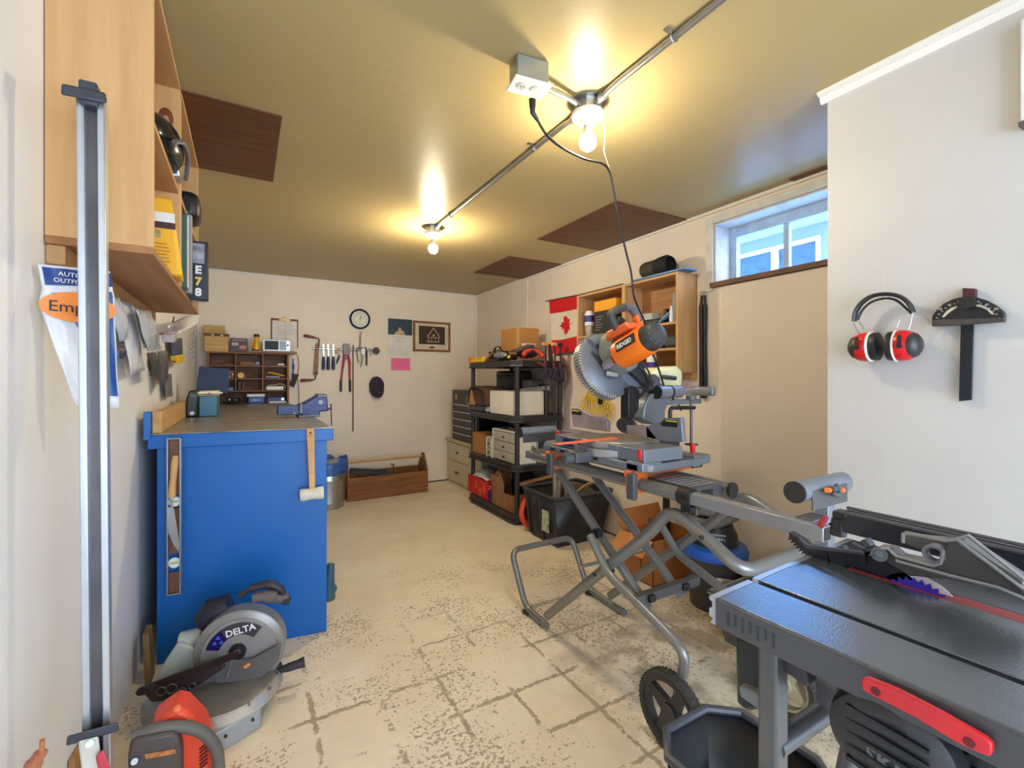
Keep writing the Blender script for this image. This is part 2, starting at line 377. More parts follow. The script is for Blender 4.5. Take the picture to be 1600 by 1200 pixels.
# outside: the neighbouring house with a snowy eave
nh = thing('neighbouring_house', 'pale stucco house wall with snowy eave, seen outside the basement window', 'house', (6.4, 3.2, 1.1))
b = MB(); b.box(6.4, 7.5, -2, 8.5, 1.1, 3.28)
obj('wall', b, mat('stucco', (128, 134, 134), .9, 0, .2, 60, .6, 80), nh)
b = MB(); b.box(6.12, 7.8, -2.2, 8.7, 3.26, 3.36); obj('eave', b, mat('eave_white', (190, 194, 196), .6), nh)
b = MB(); b.prism([(6.10, -2.2, 3.36), (7.6, -2.2, 4.15), (8.2, -2.2, 4.15), (8.2, -2.2, 3.36)], (0, 10.9, 0))
obj('roof', b, mat('roof_shingle', (52, 64, 72), .9, 0, .4, 9, .5, 30, rgb2=(150, 156, 160)), nh)
b = MB(); b.grid(lambda u, v: V(6.08+.34*v, -2+10.5*u, 3.372+.20*v+.012*math.sin(u*70)+.012*math.sin(u*31)), 80, 3); obj('snow_strip', b, mat('snow', (236, 240, 246), .8, 0, .05, 3, .3, 6), nh, solid=.02)
for (y0, y1) in ((3.70, 4.24), (3.12, 3.60), (1.2, 2.0), (5.6, 6.8)):
    b = MB(); b.box(6.36, 6.42, y0-.05, y1+.05, 2.40, 2.46); b.box(6.36, 6.42, y0-.05, y1+.05, 3.03, 3.09)
    b.box(6.36, 6.42, y0-.05, y0, 2.46, 3.03); b.box(6.36, 6.42, y1, y1+.05, 2.46, 3.03)
    wf = obj('window', b, mat('eave_white', (190, 194, 196), .6), nh)
    b = MB(); b.box(6.385, 6.398, y0, y1, 2.46, 3.03); obj('pane', b, mat('far_pane', (48, 66, 78), .5, 0, .4, 12), wf)
b = MB(); b.box(2.75, 14, -6, 14, 1.0, 1.1)
o = obj('ground', b, mat('snow', (236, 240, 246), .8, 0, .05, 3, .3, 6), smooth=False); o['kind'] = 'structure'

# brown plywood access panels
M_PLY = wood('brown_ply', (112, 72, 44), (88, 52, 32), axis=0, scale=3.0, rough=.5)
for nm, x0, x1, y0, y1, lb in (('a', -.39, .125, 2.04, 2.74, 'brown plywood ceiling panel above the pine wall cabinet'),
        ('b', 1.89, 2.512, 2.02, 2.87, 'large brown plywood ceiling panel against right wall above the shelf cabinet'),
        ('c', 1.95, 2.512, 3.40, 4.10, 'smaller brown plywood ceiling panel nearest the back corner'),
        ('d', 2.47, 2.512, .90, 1.34, 'sliver of brown ceiling panel directly above the window')):
    b = MB(); b.box(x0, x1, y0, y1, ZC-.006, ZC)
    tag(obj('ceiling_panel', b, M_PLY, smooth=False), lb, 'panel')

# ---------------------------------------------------------------- conduit, lamps, outlet
M_GALV = mat('galvanised', (176, 178, 176), .32, .9, .12, 20)
M_PORC = mat('porcelain', (232, 226, 208), .3, 0, .03)
CX = 1.125
def lamp(y, label, warm=True, power=BULB_POWER):
    t = thing('ceiling_lamp', label, 'lamp', (CX, y, ZC))
    b = MB()
    b.lathe([(.068, 0), (.070, -.003), (.062, -.004)], (CX, y, ZC-.0005), n=28)
    b.lathe([(.052, 0), (.052, -.038)], (CX, y, ZC-.003), n=8)
    obj('junction_box', b, M_GALV, t, bevel=.001)
    b = MB(); b.lathe([(.058, -.040), (.063, -.046), (.060, -.056), (.040, -.066), (.030, -.070), (.028, -.086), (.024, -.088)], (CX, y, ZC), n=32)
    obj('lampholder', b, M_PORC, t)
    b = MB(); b.lathe([(.014, -.080), (.0155, -.095), (.020, -.112), (.0275, -.128), (.0272, -.129), (0, -.129)], (CX, y, ZC), n=24); obj('bulb_neck', b, mat('bulb_neck', (236, 228, 206), .35, 0, 0), t)
    b = MB(); b.lathe([(.0275, -.1285), (.0315, -.140), (.0325, -.152), (.029, -.168), (.016, -.180), (0, -.183)], (CX, y, ZC), n=24)
    em = (1.0, .87, .62) if warm else (.80, .90, 1.0)
    mm = mat('bulb_%d' % int(power), (255, 244, 220), .4, 0, 0, emit=em, estr=power)
    obj('bulb', b, mm, t)
    return t
L1 = lamp(1.356, 'lit bare bulb in porcelain holder nearest the camera, beside the ceiling outlet')
L2 = lamp(3.016, 'lit bare bulb in porcelain holder farther back, at the end of the conduit', power=BULB_POWER*1.6)
L3 = lamp(-.45, 'lit daylight bulb in porcelain holder behind the camera end of the conduit', warm=False, power=COOL_POWER)
b = MB(); b.cyl((CX+.07, 1.36, 2.24), (CX+.0705, 1.36, 2.235), .001, n=6)
b.tube(spline([(CX+.058, 1.345, 2.246), (CX+.062, 1.33, 2.20), (CX+.062, 1.335, 2.12)], 5), .0012, 6); obj('pull_string', b, mat('string', (200, 190, 160), .8), L1)
cd = thing('electrical_conduit', 'galvanised metal conduit running along the ceiling between the bulbs', 'conduit', (CX, 1.3, ZC))
for a, c in ((2.962, 1.408), (1.304, -.398)):
    b = MB(); zc = ZC-.024
    b.tube(fillet([(CX, a, zc-.004), (CX, a-.09, ZC-.0125), (CX, c+.09, ZC-.0125), (CX, c, zc-.004)], .04), .0115, 14)
    obj('pipe', b, M_GALV, cd)
    for y in (a-.03, c+.03):
        b = MB(); b.cyl((CX, y-.012, zc+.004), (CX, y+.012, zc+.004), .016, n=12); obj('connector', b, M_GALV, cd)
for y in (2.70, 1.72, .95):
    b = MB(); b.torus((CX, y, ZC-.013), (0, 1, 0), .0135, .0028, 20, 6); b.box(CX-.04, CX-.012, y-.008, y+.008, ZC-.0035, ZC-.0005)
    obj('pipe_strap', b, M_GALV, cd)
# outlet box
ot = thing('ceiling_outlet', 'grey metal outlet box with white cover plate hanging beside the near bulb', 'outlet', (.82, 1.30, ZC))
R = Matrix.Translation((.815, 1.285, 0)) @ Matrix.Rotation(math.radians(-8), 4, 'Z')
b = MB(); b.M = R; b.box(-.057, .057, -.036, .036, 2.222, 2.298)
obj('box', b, mat('box_grey', (160, 162, 150), .4, .6, .1), ot, bevel=.004)
b = MB(); b.M = R; b.box(-.066, .066, -.044, .044, 2.216, 2.222); obj('cover_plate', b, mat('plate_white', (230, 230, 226), .35), ot, bevel=.002)
b = MB(); b.M = R
for x in (-.024, .024): b.cyl((x, 0, 2.2165), (x, 0, 2.214), .017, n=20)
rc = obj('receptacle', b, mat('receptacle', (205, 205, 200), .4), ot)
b = MB(); b.M = R
b.box(-.030, -.028, -.006, .002, 2.2134, 2.2142); b.box(-.020, -.018, -.006, .002, 2.2134, 2.2142); b.cyl((-.024, .008, 2.2142), (-.024, .008, 2.2134), .002, n=8)
obj('slot', b, mat('black_plastic', (26, 26, 28), .45), rc)
b = MB(); b.tube(fillet([(.872, 1.30, 2.262), (.92, 1.315, 2.262), (1.02, 1.335, 2.274), (CX-.05, 1.348, 2.274)], .04), .011, 12)
b.cyl((.870, 1.299, 2.262), (.888, 1.305, 2.262), .016, n=12)
obj('pipe', b, M_GALV, ot)
# cord from the outlet to the mitre saw
M_BLK = mat('black_plastic', (26, 26, 28), .45)
M_CORD = mat('black_cord', (34, 32, 34), .4, 0, .05)
cp = [((832, 172), 1.285), ((840, 188), 1.29), ((855, 212), 1.30), ((880, 232), 1.32), ((915, 249), 1.34), ((940, 255), 1.36), ((952, 268), 1.37), ((960, 305), 1.385),
      ((975, 380), 1.41), ((986, 425), 1.43), ((990, 460), 1.44), ((997, 480), 1.45), ((1008, 505), 1.46), ((1015, 539), 1.47), ((1024, 563), 1.48), ((1032, 585), 1.49),
      ((1038, 604), 1.50), ((1048, 619), 1.51), ((1060, 632), 1.53), ((1064, 641), 1.55)]
cpts = [at(p[0], p[1], y=y) for p, y in cp]
ec = thing('power_cord', 'black power cord hanging from the ceiling outlet down to the orange saw', 'cord', tuple(cpts[0]))
b = MB(); b.tube(spline(cpts, 6), .0044, 8); obj('cable', b, M_CORD, ec)
b = MB(); q = cpts[0]; b.cyl(q+V(0, 0, .035), q+V(0, 0, .008), .013, .011, 12, .8); b.tube([q+V(0, 0, .008), q+V(.001, 0, -.01), cpts[1]], [.009, .006], 8)
obj('plug', b, M_BLK, ec, label='black plug in the ceiling outlet')
b = MB(); b.tube(spline([(CX+.062, 1.335, 2.12), tuple(cpts[6]+V(.004, 0, .004)), tuple(cpts[6]-V(0, 0, .006))], 4), .0012, 5)
obj('string', b, mat('string', (200, 190, 160), .8), ec, label='thin string holding the cord up')
# ---------------------------------------------------------------- workbench
M_BLUE = mat('blue_paint', (0, 96, 176), .38, 0, .05, 3, .08, 14)
M_PINE = wood('pine', (214, 172, 118), (190, 142, 88), axis=2, scale=4)
M_PINEY = wood('pine_y', (208, 166, 112), (184, 138, 86), axis=1, scale=4)
M_PINEX = wood('pine_x', (208, 166, 112), (184, 138, 86), axis=0, scale=4)
M_STEEL = mat('steel', (178, 180, 184), .3, .85, .12, 15)
M_DSTEEL = mat('dark_steel', (92, 92, 96), .4, .7, .15, 20)
M_WHT = mat('white_plastic', (232, 232, 228), .4, 0, .03)
M_BRASS = mat('brass', (200, 170, 90), .35, .8)
def yfront(x): return 2.48-(x+.36)*.128
def poly(x0, x1, y1, z0, z1, dy=0):
    return MB().prism([(x0, yfront(x0)+dy, z0), (x1, yfront(x1)+dy, z0), (x1, y1, z0), (x0, y1, z0)], (0, 0, z1-z0))
ben = thing('workbench', 'long bright blue workbench with worn grey top along left wall', 'workbench', (0, 3.6, 0))
obj('body', poly(-.335, .345, YB-.03, 0, .945, .018), M_BLUE, ben, bevel=.003)
b = poly(-.365, .372, YB-.01, .944, 1.004, -.004); obj('rim', b, M_BLUE, ben, bevel=.004)
def top_mat():
    m = mat('bench_sheet', (176, 170, 158), .30, .35, 0, 5, .1, 40, rgb2=(112, 104, 92), stretch=(1.2, 5, 1)); return m
obj('top', poly(-.355, .366, YB-.012, 1.0, 1.010, .004), top_mat(), ben, bevel=.002, label='worn smeared grey metal bench top')
b = MB(); b.box(-.352, -.318, 2.495, 4.4, 1.010, 1.105); sb = obj('backsplash', b, M_PINEY, ben, bevel=.003, label='bare pine backsplash board')
b = MB(); b.box(-.378, -.353, 2.468, 2.52, .985, 1.105); obj('corner_block', b, M_BLUE, ben, bevel=.002)

# spirit level and trowel hanging on the near end (local frame on the bench end)
def BE(u, v, d=0.0):
    """point on the near end face of the bench, d metres in front of it"""
    a = (u-800)/F_PX; dx, dy, dz = a*CY+SY, -a*SY+CY, (V0-v)/F_PX
    # plane y = 2.498-(x+.36)*.128-d
    t = (2.498-.36*.128-d)/(dy+.128*dx); return V(dx*t, dy*t, H+dz*t)
E1 = V(1, -.128, 0).normalized(); EN = V(-.128, -1, 0).normalized(); UZ = V(0, 0, 1)
def quadslab(p00, p10, p11, p01, n, th):
    P = [Vector(p) for p in (p00, p10, p11, p01)]; return MB().hexa(P, [p+n*th for p in P])
lv = thing('spirit_level', 'long aluminium spirit level with dark wood inlays hanging on blue bench end', 'level', tuple(BE(275, 926, .04)))
lx = (BE(262, 800, .036)-BE(262, 800, .036)).x
L0 = BE(261, 684, .030); L1_ = BE(287, 684, .030); LB = BE(274, 926, .030)
wv = .052; cxl = (L0+L1_)/2; zt, zb = L0.z, LB.z
def LV(s, z, d=0): return V(cxl.x, cxl.y, 0)+E1*s+EN*d+V(0, 0, z)
def slab(s0, s1, z0, z1, d0, d1, mb=None):
    mb = mb or MB(); return mb.hexa([LV(s0, z0, d0), LV(s1, z0, d0), LV(s1, z0, d1), LV(s0, z0, d1)], [LV(s0, z1, d0), LV(s1, z1, d0), LV(s1, z1, d1), LV(s0, z1, d1)])
h = wv/2; b = MB()
slab(-h, -h+.006, zb, zt, 0, .026, b); slab(h-.006, h, zb, zt, 0, .026, b); slab(-h, h, zt-.006, zt, 0, .026, b); slab(-h, h, zb, zb+.006, 0, .026, b)
obj('frame', b, M_STEEL, lv, bevel=.001)
b = MB()
for z0, z1 in ((zb+.008, zb+.095), (zb+.175, zb+.37), (zb+.43, zt-.01)): slab(-h+.007, h-.007, z0, z1, .006, .015, b)
obj('web', b, mat('level_wood', (110, 74, 56), .5, 0, .2, 20), lv, label='dark reddish inlay panels')
for zz in (zb+.135, zb+.40):
    b = MB(); c = LV(0, zz, .013); b.torus(c, EN, .019, .004, 24, 8); b.cyl(c-EN*.005, c-EN*.001, .018); vf = obj('vial_ring', b, M_WHT, lv)
    b = MB(); b.cyl(c-E1*.013+EN*.002, c+E1*.013+EN*.002, .004, n=10); obj('vial', b, mat('vial', (190, 200, 90), .15), vf)
tr = thing('putty_trowel', 'wooden-handled trowel with pointed steel blade tucked over the spirit level', 'trowel', tuple(BE(272, 780, .07)))
p0 = BE(274, 712, .062); p1 = BE(268, 776, .062); b = MB()
b.tube([p0, p0*.8+p1*.2, p0*.4+p1*.6, p1], [.011, .014, .012, .015], 14); obj('handle', b, M_PINE, tr)
b = MB(); b.tube([p1, BE(268, 790, .062), BE(272, 800, .055)], .005, 8); b.cyl(p1, p1*.85+BE(268, 790, .062)*.15, .013); obj('ferrule', b, M_STEEL, tr)
b = MB(); b.prism([BE(261, 792, .060), BE(272, 794, .060), BE(281, 850, .060), BE(280, 862, .060), BE(272, 852, .060), BE(263, 832, .060)], EN*.0022); obj('blade', b, M_STEEL, tr)
# wooden mallet
ml = thing('mallet', 'white-headed mallet with pale wooden handle hanging on blue bench end', 'mallet', tuple(BE(487, 785, .03)))
a0, a1 = BE(485, 669, .034), BE(488, 768, .034)
b = MB(); ax = (a1-a0).normalized(); L = (a1-a0).length
pr = [(a0+ax*L*t, w) for t, w in ((0, .0165), (.12, .0175), (.35, .0155), (.7, .0140), (.93, .0140), (1, .014))]
for i in range(len(pr)-1):
    (p, w), (q, w2) = pr[i], pr[i+1]
    b.hexa([p-E1*w-EN*.010, p+E1*w-EN*.010, p+E1*w+EN*.010, p-E1*w+EN*.010], [q-E1*w2-EN*.010, q+E1*w2-EN*.010, q+E1*w2+EN*.010, q-E1*w2+EN*.010])
hd = obj('handle', b, M_PINE, ml, bevel=.003)
b = MB(); c = a0+ax*.022+EN*.010; b.cyl(c, c+EN*.0012, .005, n=12); obj('hang_hole', b, mat('hole_dark', (48, 34, 24), .8), hd)
c0, c1 = BE(469, 774, .034), BE(506, 769, .034); b = MB(); ad = (c1-c0).normalized(); W_ = (c1-c0).length
b.lathe([(0, 0), (.026, 0), (.030, .006), (.030, .02), (.027, .04), (.027, W_-.04), (.030, W_-.02), (.030, W_-.006), (.026, W_), (0, W_)], c0, ad, 20)
obj('head', b, mat('mallet_head', (222, 216, 200), .6, 0, .12, 30), ml)

# ---- things on the bench top (z 1.01)
ZT = 1.0105
def T(u, v, z=ZT): return at(u, v, z=z)
# teal tool case with dark rounded power tool
p = T(336, 651)
tc_ = thing('tool_case', 'teal metal case with open lid full of papers on the workbench', 'case', (p.x-.06, p.y+.09, ZT))
x0 = T(311, 651).x; x1 = T(338, 651).x; y0 = T(325, 651).y
ztc = at(325, 617, y=y0).z
b = MB(); b.box(x0, x1+.005, y0, y0+.26, ZT, ztc-.004); obj('body', b, mat('teal_metal', (56, 112, 132), .4, .2, .1), tc_, bevel=.006)
b = MB(); b.box(x0-.008, x1+.012, y0-.008, y0+.268, ztc-.006, ztc+.002); obj('rim', b, mat('case_rim', (176, 164, 140), .5), tc_, bevel=.002)
b = MB(); q0, q1 = x0-.035, x1+.045
b.prism([(q0-.0, y0+.262, ztc+.004), (q1+.01, y0+.262, ztc+.004), (q1+.018, y0+.300, ztc+.17), (q0+.015, y0+.300, ztc+.185)], (0, .02, 0))
obj('lid', b, mat('navy_lid', (28, 50, 84), .55, 0, .1), tc_, bevel=.004, label='dark blue upright lid')
for i, (dx, dy, w, d, h_, r, c) in enumerate(((.02, .05, .09, .06, .012, .2, (236, 230, 200)), (.06, .11, .08, .07, .018, -.2, (226, 216, 150)), (.08, .04, .07, .06, .010, .5, (230, 228, 218)), (.04, .17, .1, .06, .014, .1, (240, 238, 228)))):
    b = MB(); b.cbox((x0+dx, y0+dy, ztc+.006+h_/2), (w, d, h_), (0, 0, r))
    tag(obj('paper_packet', b, mat('paper%d' % i, c, .7, 0, .05), bevel=.002), ('cream folded packet in the near left of the teal case', 'pale yellow packet in the middle of the teal case', 'off-white packet by the right rim of the teal case', 'white packet against the blue lid of the teal case')[i], 'packet')
dm = thing('dust_mask_helmet', 'dark green-black rounded hood standing left of the teal case', 'tool', (x0-.07, y0+.05, ZT))
b = MB(); xs = T(290, 652).x
prof = [(0, 0), (.092, 0), (.094, .05), (.088, .11), (.07, .15), (.04, .168), (0, .172)]
b.prism([(xs, y0-.01, ZT), (x0-.004, y0-.01, ZT), (x0-.004, y0-.01, ZT+.06), (x0+.004, y0-.01, ZT+.11), (x0-.006, y0-.01, ZT+.155), (x0-.03, y0-.01, ztc+.03), (xs+.02, y0-.01, ztc+.03), (xs+.005, y0-.01, ZT+.12), (xs, y0-.01, ZT+.07)], (0, .16, 0))
obj('shell', b, mat('green_black', (34, 48, 46), .35, 0, .1), dm, bevel=.012)
b = MB()
for i in range(3): b.cbox((xs+.028+i*.011, y0-.012, ztc+.0-i*.004), (.0025, .004, .022), (0, -.4, 0))
obj('vent_slots', b, mat('vent_grey', (150, 165, 160), .5), dm)
b = MB(); b.cyl((xs+.035, y0-.008, ZT+.025), (xs+.035, y0-.016, ZT+.025), .012, n=16); obj('knob', b, M_STEEL, dm)

# bench vise
vz = ZT; va = T(497, 655); vs = thing('bench_vise', 'heavy blue bench vise on front right corner of the workbench', 'vise', (va.x-.03, va.y+.04, vz))
M_VB = mat('vise_blue', (66, 76, 122), .45, .3, .2, 18, .15, 40)
M_VB2 = mat('vise_blue_dark', (58, 72, 108), .42, .3, .15, 18)
vy = T(485, 652).y+.02
def VX(u): return at(u, 640, y=vy).x
def VZ(v): return at(480, v, y=vy).z
b = MB(); b.box(VX(466), VX(500), vy-.01, vy+.14, vz, vz+.016); b.cyl((VX(483), vy+.06, vz+.01), (VX(483), vy+.06, VZ(645)), .05, n=24); obj('base', b, M_DSTEEL, vs, bevel=.003)
b = MB(); b.prism([(VX(471), vy, VZ(652)), (VX(500), vy, VZ(652)), (VX(500), vy, VZ(644)), (VX(513), vy, VZ(644)), (VX(512), vy, VZ(624)), (VX(508), vy, VZ(619)), (VX(496), vy, VZ(618)), (VX(484), vy, VZ(625)), (VX(471), vy, VZ(632))], (0, .12, 0))
obj('rear_jaw', b, M_VB, vs, bevel=.008)
b = MB(); b.box(VX(434), VX(470), vy+.015, vy+.095, VZ(648), VZ(633)); obj('slide_beam', b, M_VB2, vs, bevel=.004)
b = MB(); b.box(VX(496), VX(511), vy-.006, vy+.126, VZ(621), VZ(616.5)); obj('jaw_plate', b, M_DSTEEL, vs, bevel=.002)
b = MB(); b.box(VX(468), VX(473), vy-.008, vy+.13, VZ(646), VZ(631)); obj('jaw_plate', b, M_DSTEEL, vs, bevel=.002)
b = MB(); b.cyl((VX(501), vy-.004, VZ(629)), (VX(501), vy+.004, VZ(629)), .015, n=6); obj('bolt', b, mat('bolt_bright', (150, 150, 156), .5, .4), vs)
b = MB(); b.cyl((VX(460), vy+.013, VZ(645)), (VX(460), vy+.006, VZ(645)), .007, n=10); obj('bolt', b, mat('bolt_bright', (150, 150, 156), .5, .4), vs)
b = MB(); b.cyl((VX(511), vy+.06, VZ(641)), (VX(521), vy+.06, VZ(641)), .008, n=12); obj('screw', b, mat('screw_red', (110, 54, 70), .4, .4), vs)
b = MB(); b.cyl((VX(519.5), vy+.06, VZ(635)), (VX(520.5), vy+.06, VZ(668)), .0035, n=8); b.sph((VX(519.5), vy+.06, VZ(634.5)), .007, 10); obj('handle', b, M_DSTEEL, vs)

# ---------------------------------------------------------------- pigeonhole cabinet at the back of the bench
CF = 5.05
def CXu(u): return at(u, 591, y=CF).x
def CZv(v, u=400): return at(u, v, y=CF).z
cb = thing('pigeonhole_cabinet', 'small brown wooden pigeonhole cabinet at the back of the workbench', 'cabinet', (.03, 5.12, ZT))
M_OAK = wood('old_oak', (150, 104, 70), (112, 72, 46), axis=0, scale=4); M_OAKZ = wood('old_oak_z', (150, 104, 70), (112, 72, 46), axis=2, scale=4)
xs_ = [-.300, -.083, .142, .362]; zs_ = [ZT+.004, 1.128, 1.244, 1.366, 1.482]; th = .011
b = MB(); b.box(-.31, .374, YB-.02, YB-.008, ZT, 1.49); obj('back_panel', b, wood('oak_back', (122, 82, 56), (96, 62, 42), axis=0, scale=4), cb)
for x in (xs_[0], xs_[-1]): b = MB(); b.box(x-.009, x+.009, CF-.01, YB-.018, ZT, 1.49); obj('side_panel', b, M_OAKZ, cb, bevel=.0015)
for x in xs_[1:-1]: b = MB(); b.box(x-th/2, x+th/2, CF, YB-.02, ZT+.117, 1.482); obj('divider', b, M_OAKZ, cb)
for z in zs_[1:-1]: b = MB(); b.box(xs_[0]+.009, xs_[-1]-.009, CF+.002, YB-.02, z-th/2, z+th/2); obj('shelf', b, M_OAK, cb)
b = MB(); b.box(-.31, .374, CF-.01, YB-.008, 1.482, 1.497); obj('top', b, M_OAK, cb, bevel=.002)
b = MB(); b.box(.055, .44, CF-.035, YB-.008, 1.4975, 1.515)
tag(obj('shelf_board', b, wood('board_grey', (150, 128, 96), (120, 98, 72), axis=0)), 'loose brown board lying on the pigeonhole cabinet under the radio', 'board')
ZS = 1.5155; ZL = 1.4975
def small(name, mb, m, label, cat, group=None, bevel=.003):
    return tag(obj(name, mb, m, bevel=bevel), label, cat, group)
# contents
def cell(c, r): return (xs_[c]+.012, xs_[c+1]-.008, zs_[3-r]+.0065) # r=0 top row
x0, x1, z = cell(1, 0); b = MB(); b.box(x0+.02, x1-.06, CF+.03, CF+.1, z, z+.035); small('wooden_block', b, M_OAK, 'brown wood block in the top middle pigeonhole', 'block')
b = MB(); b.cbox((x1-.035, CF+.06, z+.021), (.04, .06, .04)); b.cbox((x1-.06, CF+.03, z+.008), (.08, .02, .012)); small('hand_plane', b, M_DSTEEL, 'small dark hand plane in the top middle pigeonhole', 'tool')
x0, x1, z = cell(2, 0); b = MB(); b.box(x0+.01, x1-.01, CF+.03, CF+.05, z, z+.008); small('dark_ruler', b, M_DSTEEL, 'thin dark bar in the top right pigeonhole', 'tool')
b = MB(); b.cbox((x1-.05, CF+.07, z+.013), (.06, .04, .024)); small('tape_roll_box', b, M_WHT, 'small off-white box in the top right pigeonhole', 'box')
x0, x1, z = cell(0, 0); b = MB(); b.box(x0+.1, x1-.01, CF+.03, CF+.12, z, z+.018); small('sanding_block', b, mat('sand_brown', (120, 70, 52), .8), 'flat reddish block in the top left pigeonhole', 'block')
x0, x1, z = cell(0, 1)
for i in range(4):
    for j in range(3):
        b = MB(); b.cyl((x1-.018-i*.026, CF+.02, z+.013+j*.024), (x1-.018-i*.026, CF+.08, z+.013+j*.024), .0115, n=12)
        small('thread_spool', b, (mat('spool_a', (196, 160, 150), .6) if (i+j) % 2 else mat('spool_b', (150, 84, 74), .6)), '%s spool in left pigeonhole, %s layer, %s from the right divider' % ('pale' if (i+j) % 2 else 'red-brown', ('bottom', 'middle', 'top')[j], ('first', 'second', 'third', 'fourth')[i]), 'spool', 'spools in the left pigeonhole', 0)
x0, x1, z = cell(1, 1); t = thing('tape_measure', 'round yellow tape measure in the second-row middle pigeonhole', 'tape measure', (x0+.03, CF+.05, z))
b = MB(); b.cyl((x0+.03, CF+.03, z+.028), (x0+.03, CF+.065, z+.028), .028, n=20); obj('case', b, mat('yellow', (236, 186, 40), .4), t)
b = MB(); b.cbox((x0+.062, CF+.045, z+.012), (.02, .02, .02)); obj('lip', b, M_BLK, t)
b = MB(); b.tube([(x0+.09, CF+.05, z+.009), (x1-.01, CF+.055, z+.010)], [.008, .004], 8); b.cbox((x1-.06, CF+.06, z+.012), (.05, .02, .02)); small('dark_tool', b, M_BLK, 'slim dark hand tool beside the yellow tape measure', 'tool')
x0, x1, z = cell(2, 1); t = thing('utility_knife', 'yellow-handled utility knife lying in the second-row right pigeonhole', 'knife', (x0+.1, CF+.05, z))
b = MB(); b.tube([(x0+.03, CF+.03, z+.055), (x0+.07, CF+.03, z+.052), (x0+.13, CF+.035, z+.035), (x0+.18, CF+.035, z+.022)], [.012, .016, .016, .010], 10, sc=.6); obj('handle', b, mat('yellow', (236, 186, 40), .4), t)
b = MB(); b.cyl((x0+.1, CF+.022, z+.045), (x0+.1, CF+.030, z+.045), .009, n=12); obj('screw', b, M_BLK, t)
b = MB(); b.bar((x0+.03, CF+.06, z+.078), (x0+.16, CF+.065, z+.06), .012, .004); b.bar((x0+.01, CF+.05, z+.015), (x0+.14, CF+.055, z+.012), .03, .02); small('dark_file', b, M_DSTEEL, 'dark files under the yellow utility knife', 'file')
x0, x1, z = cell(0, 2); b = MB(); b.box(x1-.11, x1-.01, CF+.02, CF+.12, z, z+.028); small('blue_box', b, mat('box_blue', (60, 140, 196), .5), 'flat light blue box in the third-row left pigeonhole', 'box')
x0, x1, z = cell(1, 2); b = MB(); b.box(x0+.005, x0+.035, CF+.02, CF+.1, z, z+.085); small('dark_booklet', b, M_BLK, 'dark upright booklet at left of the third-row middle pigeonhole', 'book')
b = MB(); b.box(x0+.04, x0+.062, CF+.02, CF+.1, z, z+.08); small('brown_booklet', b, mat('sand_brown', (120, 70, 52), .8), 'brown upright booklet beside the dark booklet in the pigeonhole', 'book')
x0, x1, z = cell(2, 2); b = MB(); b.box(x0+.02, x1-.03, CF+.02, CF+.12, z, z+.036); small('white_box', b, M_WHT, 'white box under coiled grey cord in the third-row right pigeonhole', 'box')
b = MB(); b.tube(spline([(x0+.01, CF+.03, z+.01), (x0+.03, CF+.015, z+.043), (x0+.1, CF+.02, z+.050), (x1-.06, CF+.03, z+.06), (x1-.02, CF+.03, z+.042), (x1-.015, CF+.02, z+.01)], 5), .006, 8); small('coiled_cable', b, mat('grey_cord', (160, 156, 148), .5), 'grey cord draped over the white box', 'cord', bevel=0)
# bottom row, standing on the bench
t = thing('blue_tub', 'blue plastic tub with white lid in bottom middle pigeonhole', 'box', (CXu(401), CF-.06, ZT))
a, c = CXu(388), CXu(413); b = MB(); b.box(a, c, CF-.03, CF+.08, ZT, ZT+.062); obj('body', b, mat('tub_blue', (16, 92, 176), .35), t, bevel=.006)
b = MB(); b.box(a-.012, c+.004, CF-.036, CF+.086, ZT+.062, ZT+.088); obj('lid', b, M_WHT, t, bevel=.004)
b = MB(); b.text('wipes', .03, (a+.03, CF-.0305, ZT+.022), (1, 0, 0), (0, 0, 1), .001); obj('lettering', b, M_WHT, t)
a, c = CXu(418), CXu(445); b = MB(); b.box(a, c, CF-.02, CF+.06, ZT+.014, ZT+.05); t = thing('blue_carton', 'blue and silver carton in bottom right pigeonhole', 'box', ((a+c)/2, CF, ZT)); obj('carton', b, mat('carton_blue', (52, 72, 150), .4), t, bevel=.002)
b = MB(); b.box(a+.01, c+.01, CF-.035, CF+.05, ZT, ZT+.0135); obj('tray', b, M_WHT, t, bevel=.002)
b = MB(); b.cyl((c-.02, CF-.021, ZT+.035), (c-.02, CF-.024, ZT+.035), .014, n=16); obj('seal', b, mat('silver', (200, 204, 212), .3, .6), t)
t = thing('metal_dishes', 'dark nested metal dishes in the shadow left of the blue tub', 'dish', (CXu(362), 4.85, ZT)); a = T(362, 632)
b = MB(); b.lathe([(.02, 0), (.06, .004), (.075, .02), (.078, .022), (.074, .022), (.055, .008), (0, .006)], (a.x, a.y+.08, ZT), n=24); obj('dish', b, M_DSTEEL, t)
b = MB(); b.lathe([(.02, 0), (.05, .004), (.06, .03), (.057, .03), (.045, .008), (0, .006)], (a.x+.01, a.y+.2, ZT+.022), n=24); obj('inner_dish', b, M_DSTEEL, t)
for dx, dy, dz, r in ((-.02, .05, .04, .014), (.03, .06, .035, .011)): b = MB(); b.sph((a.x+dx, a.y+dy, ZT+dz), r); obj('knob', b, M_STEEL, t)

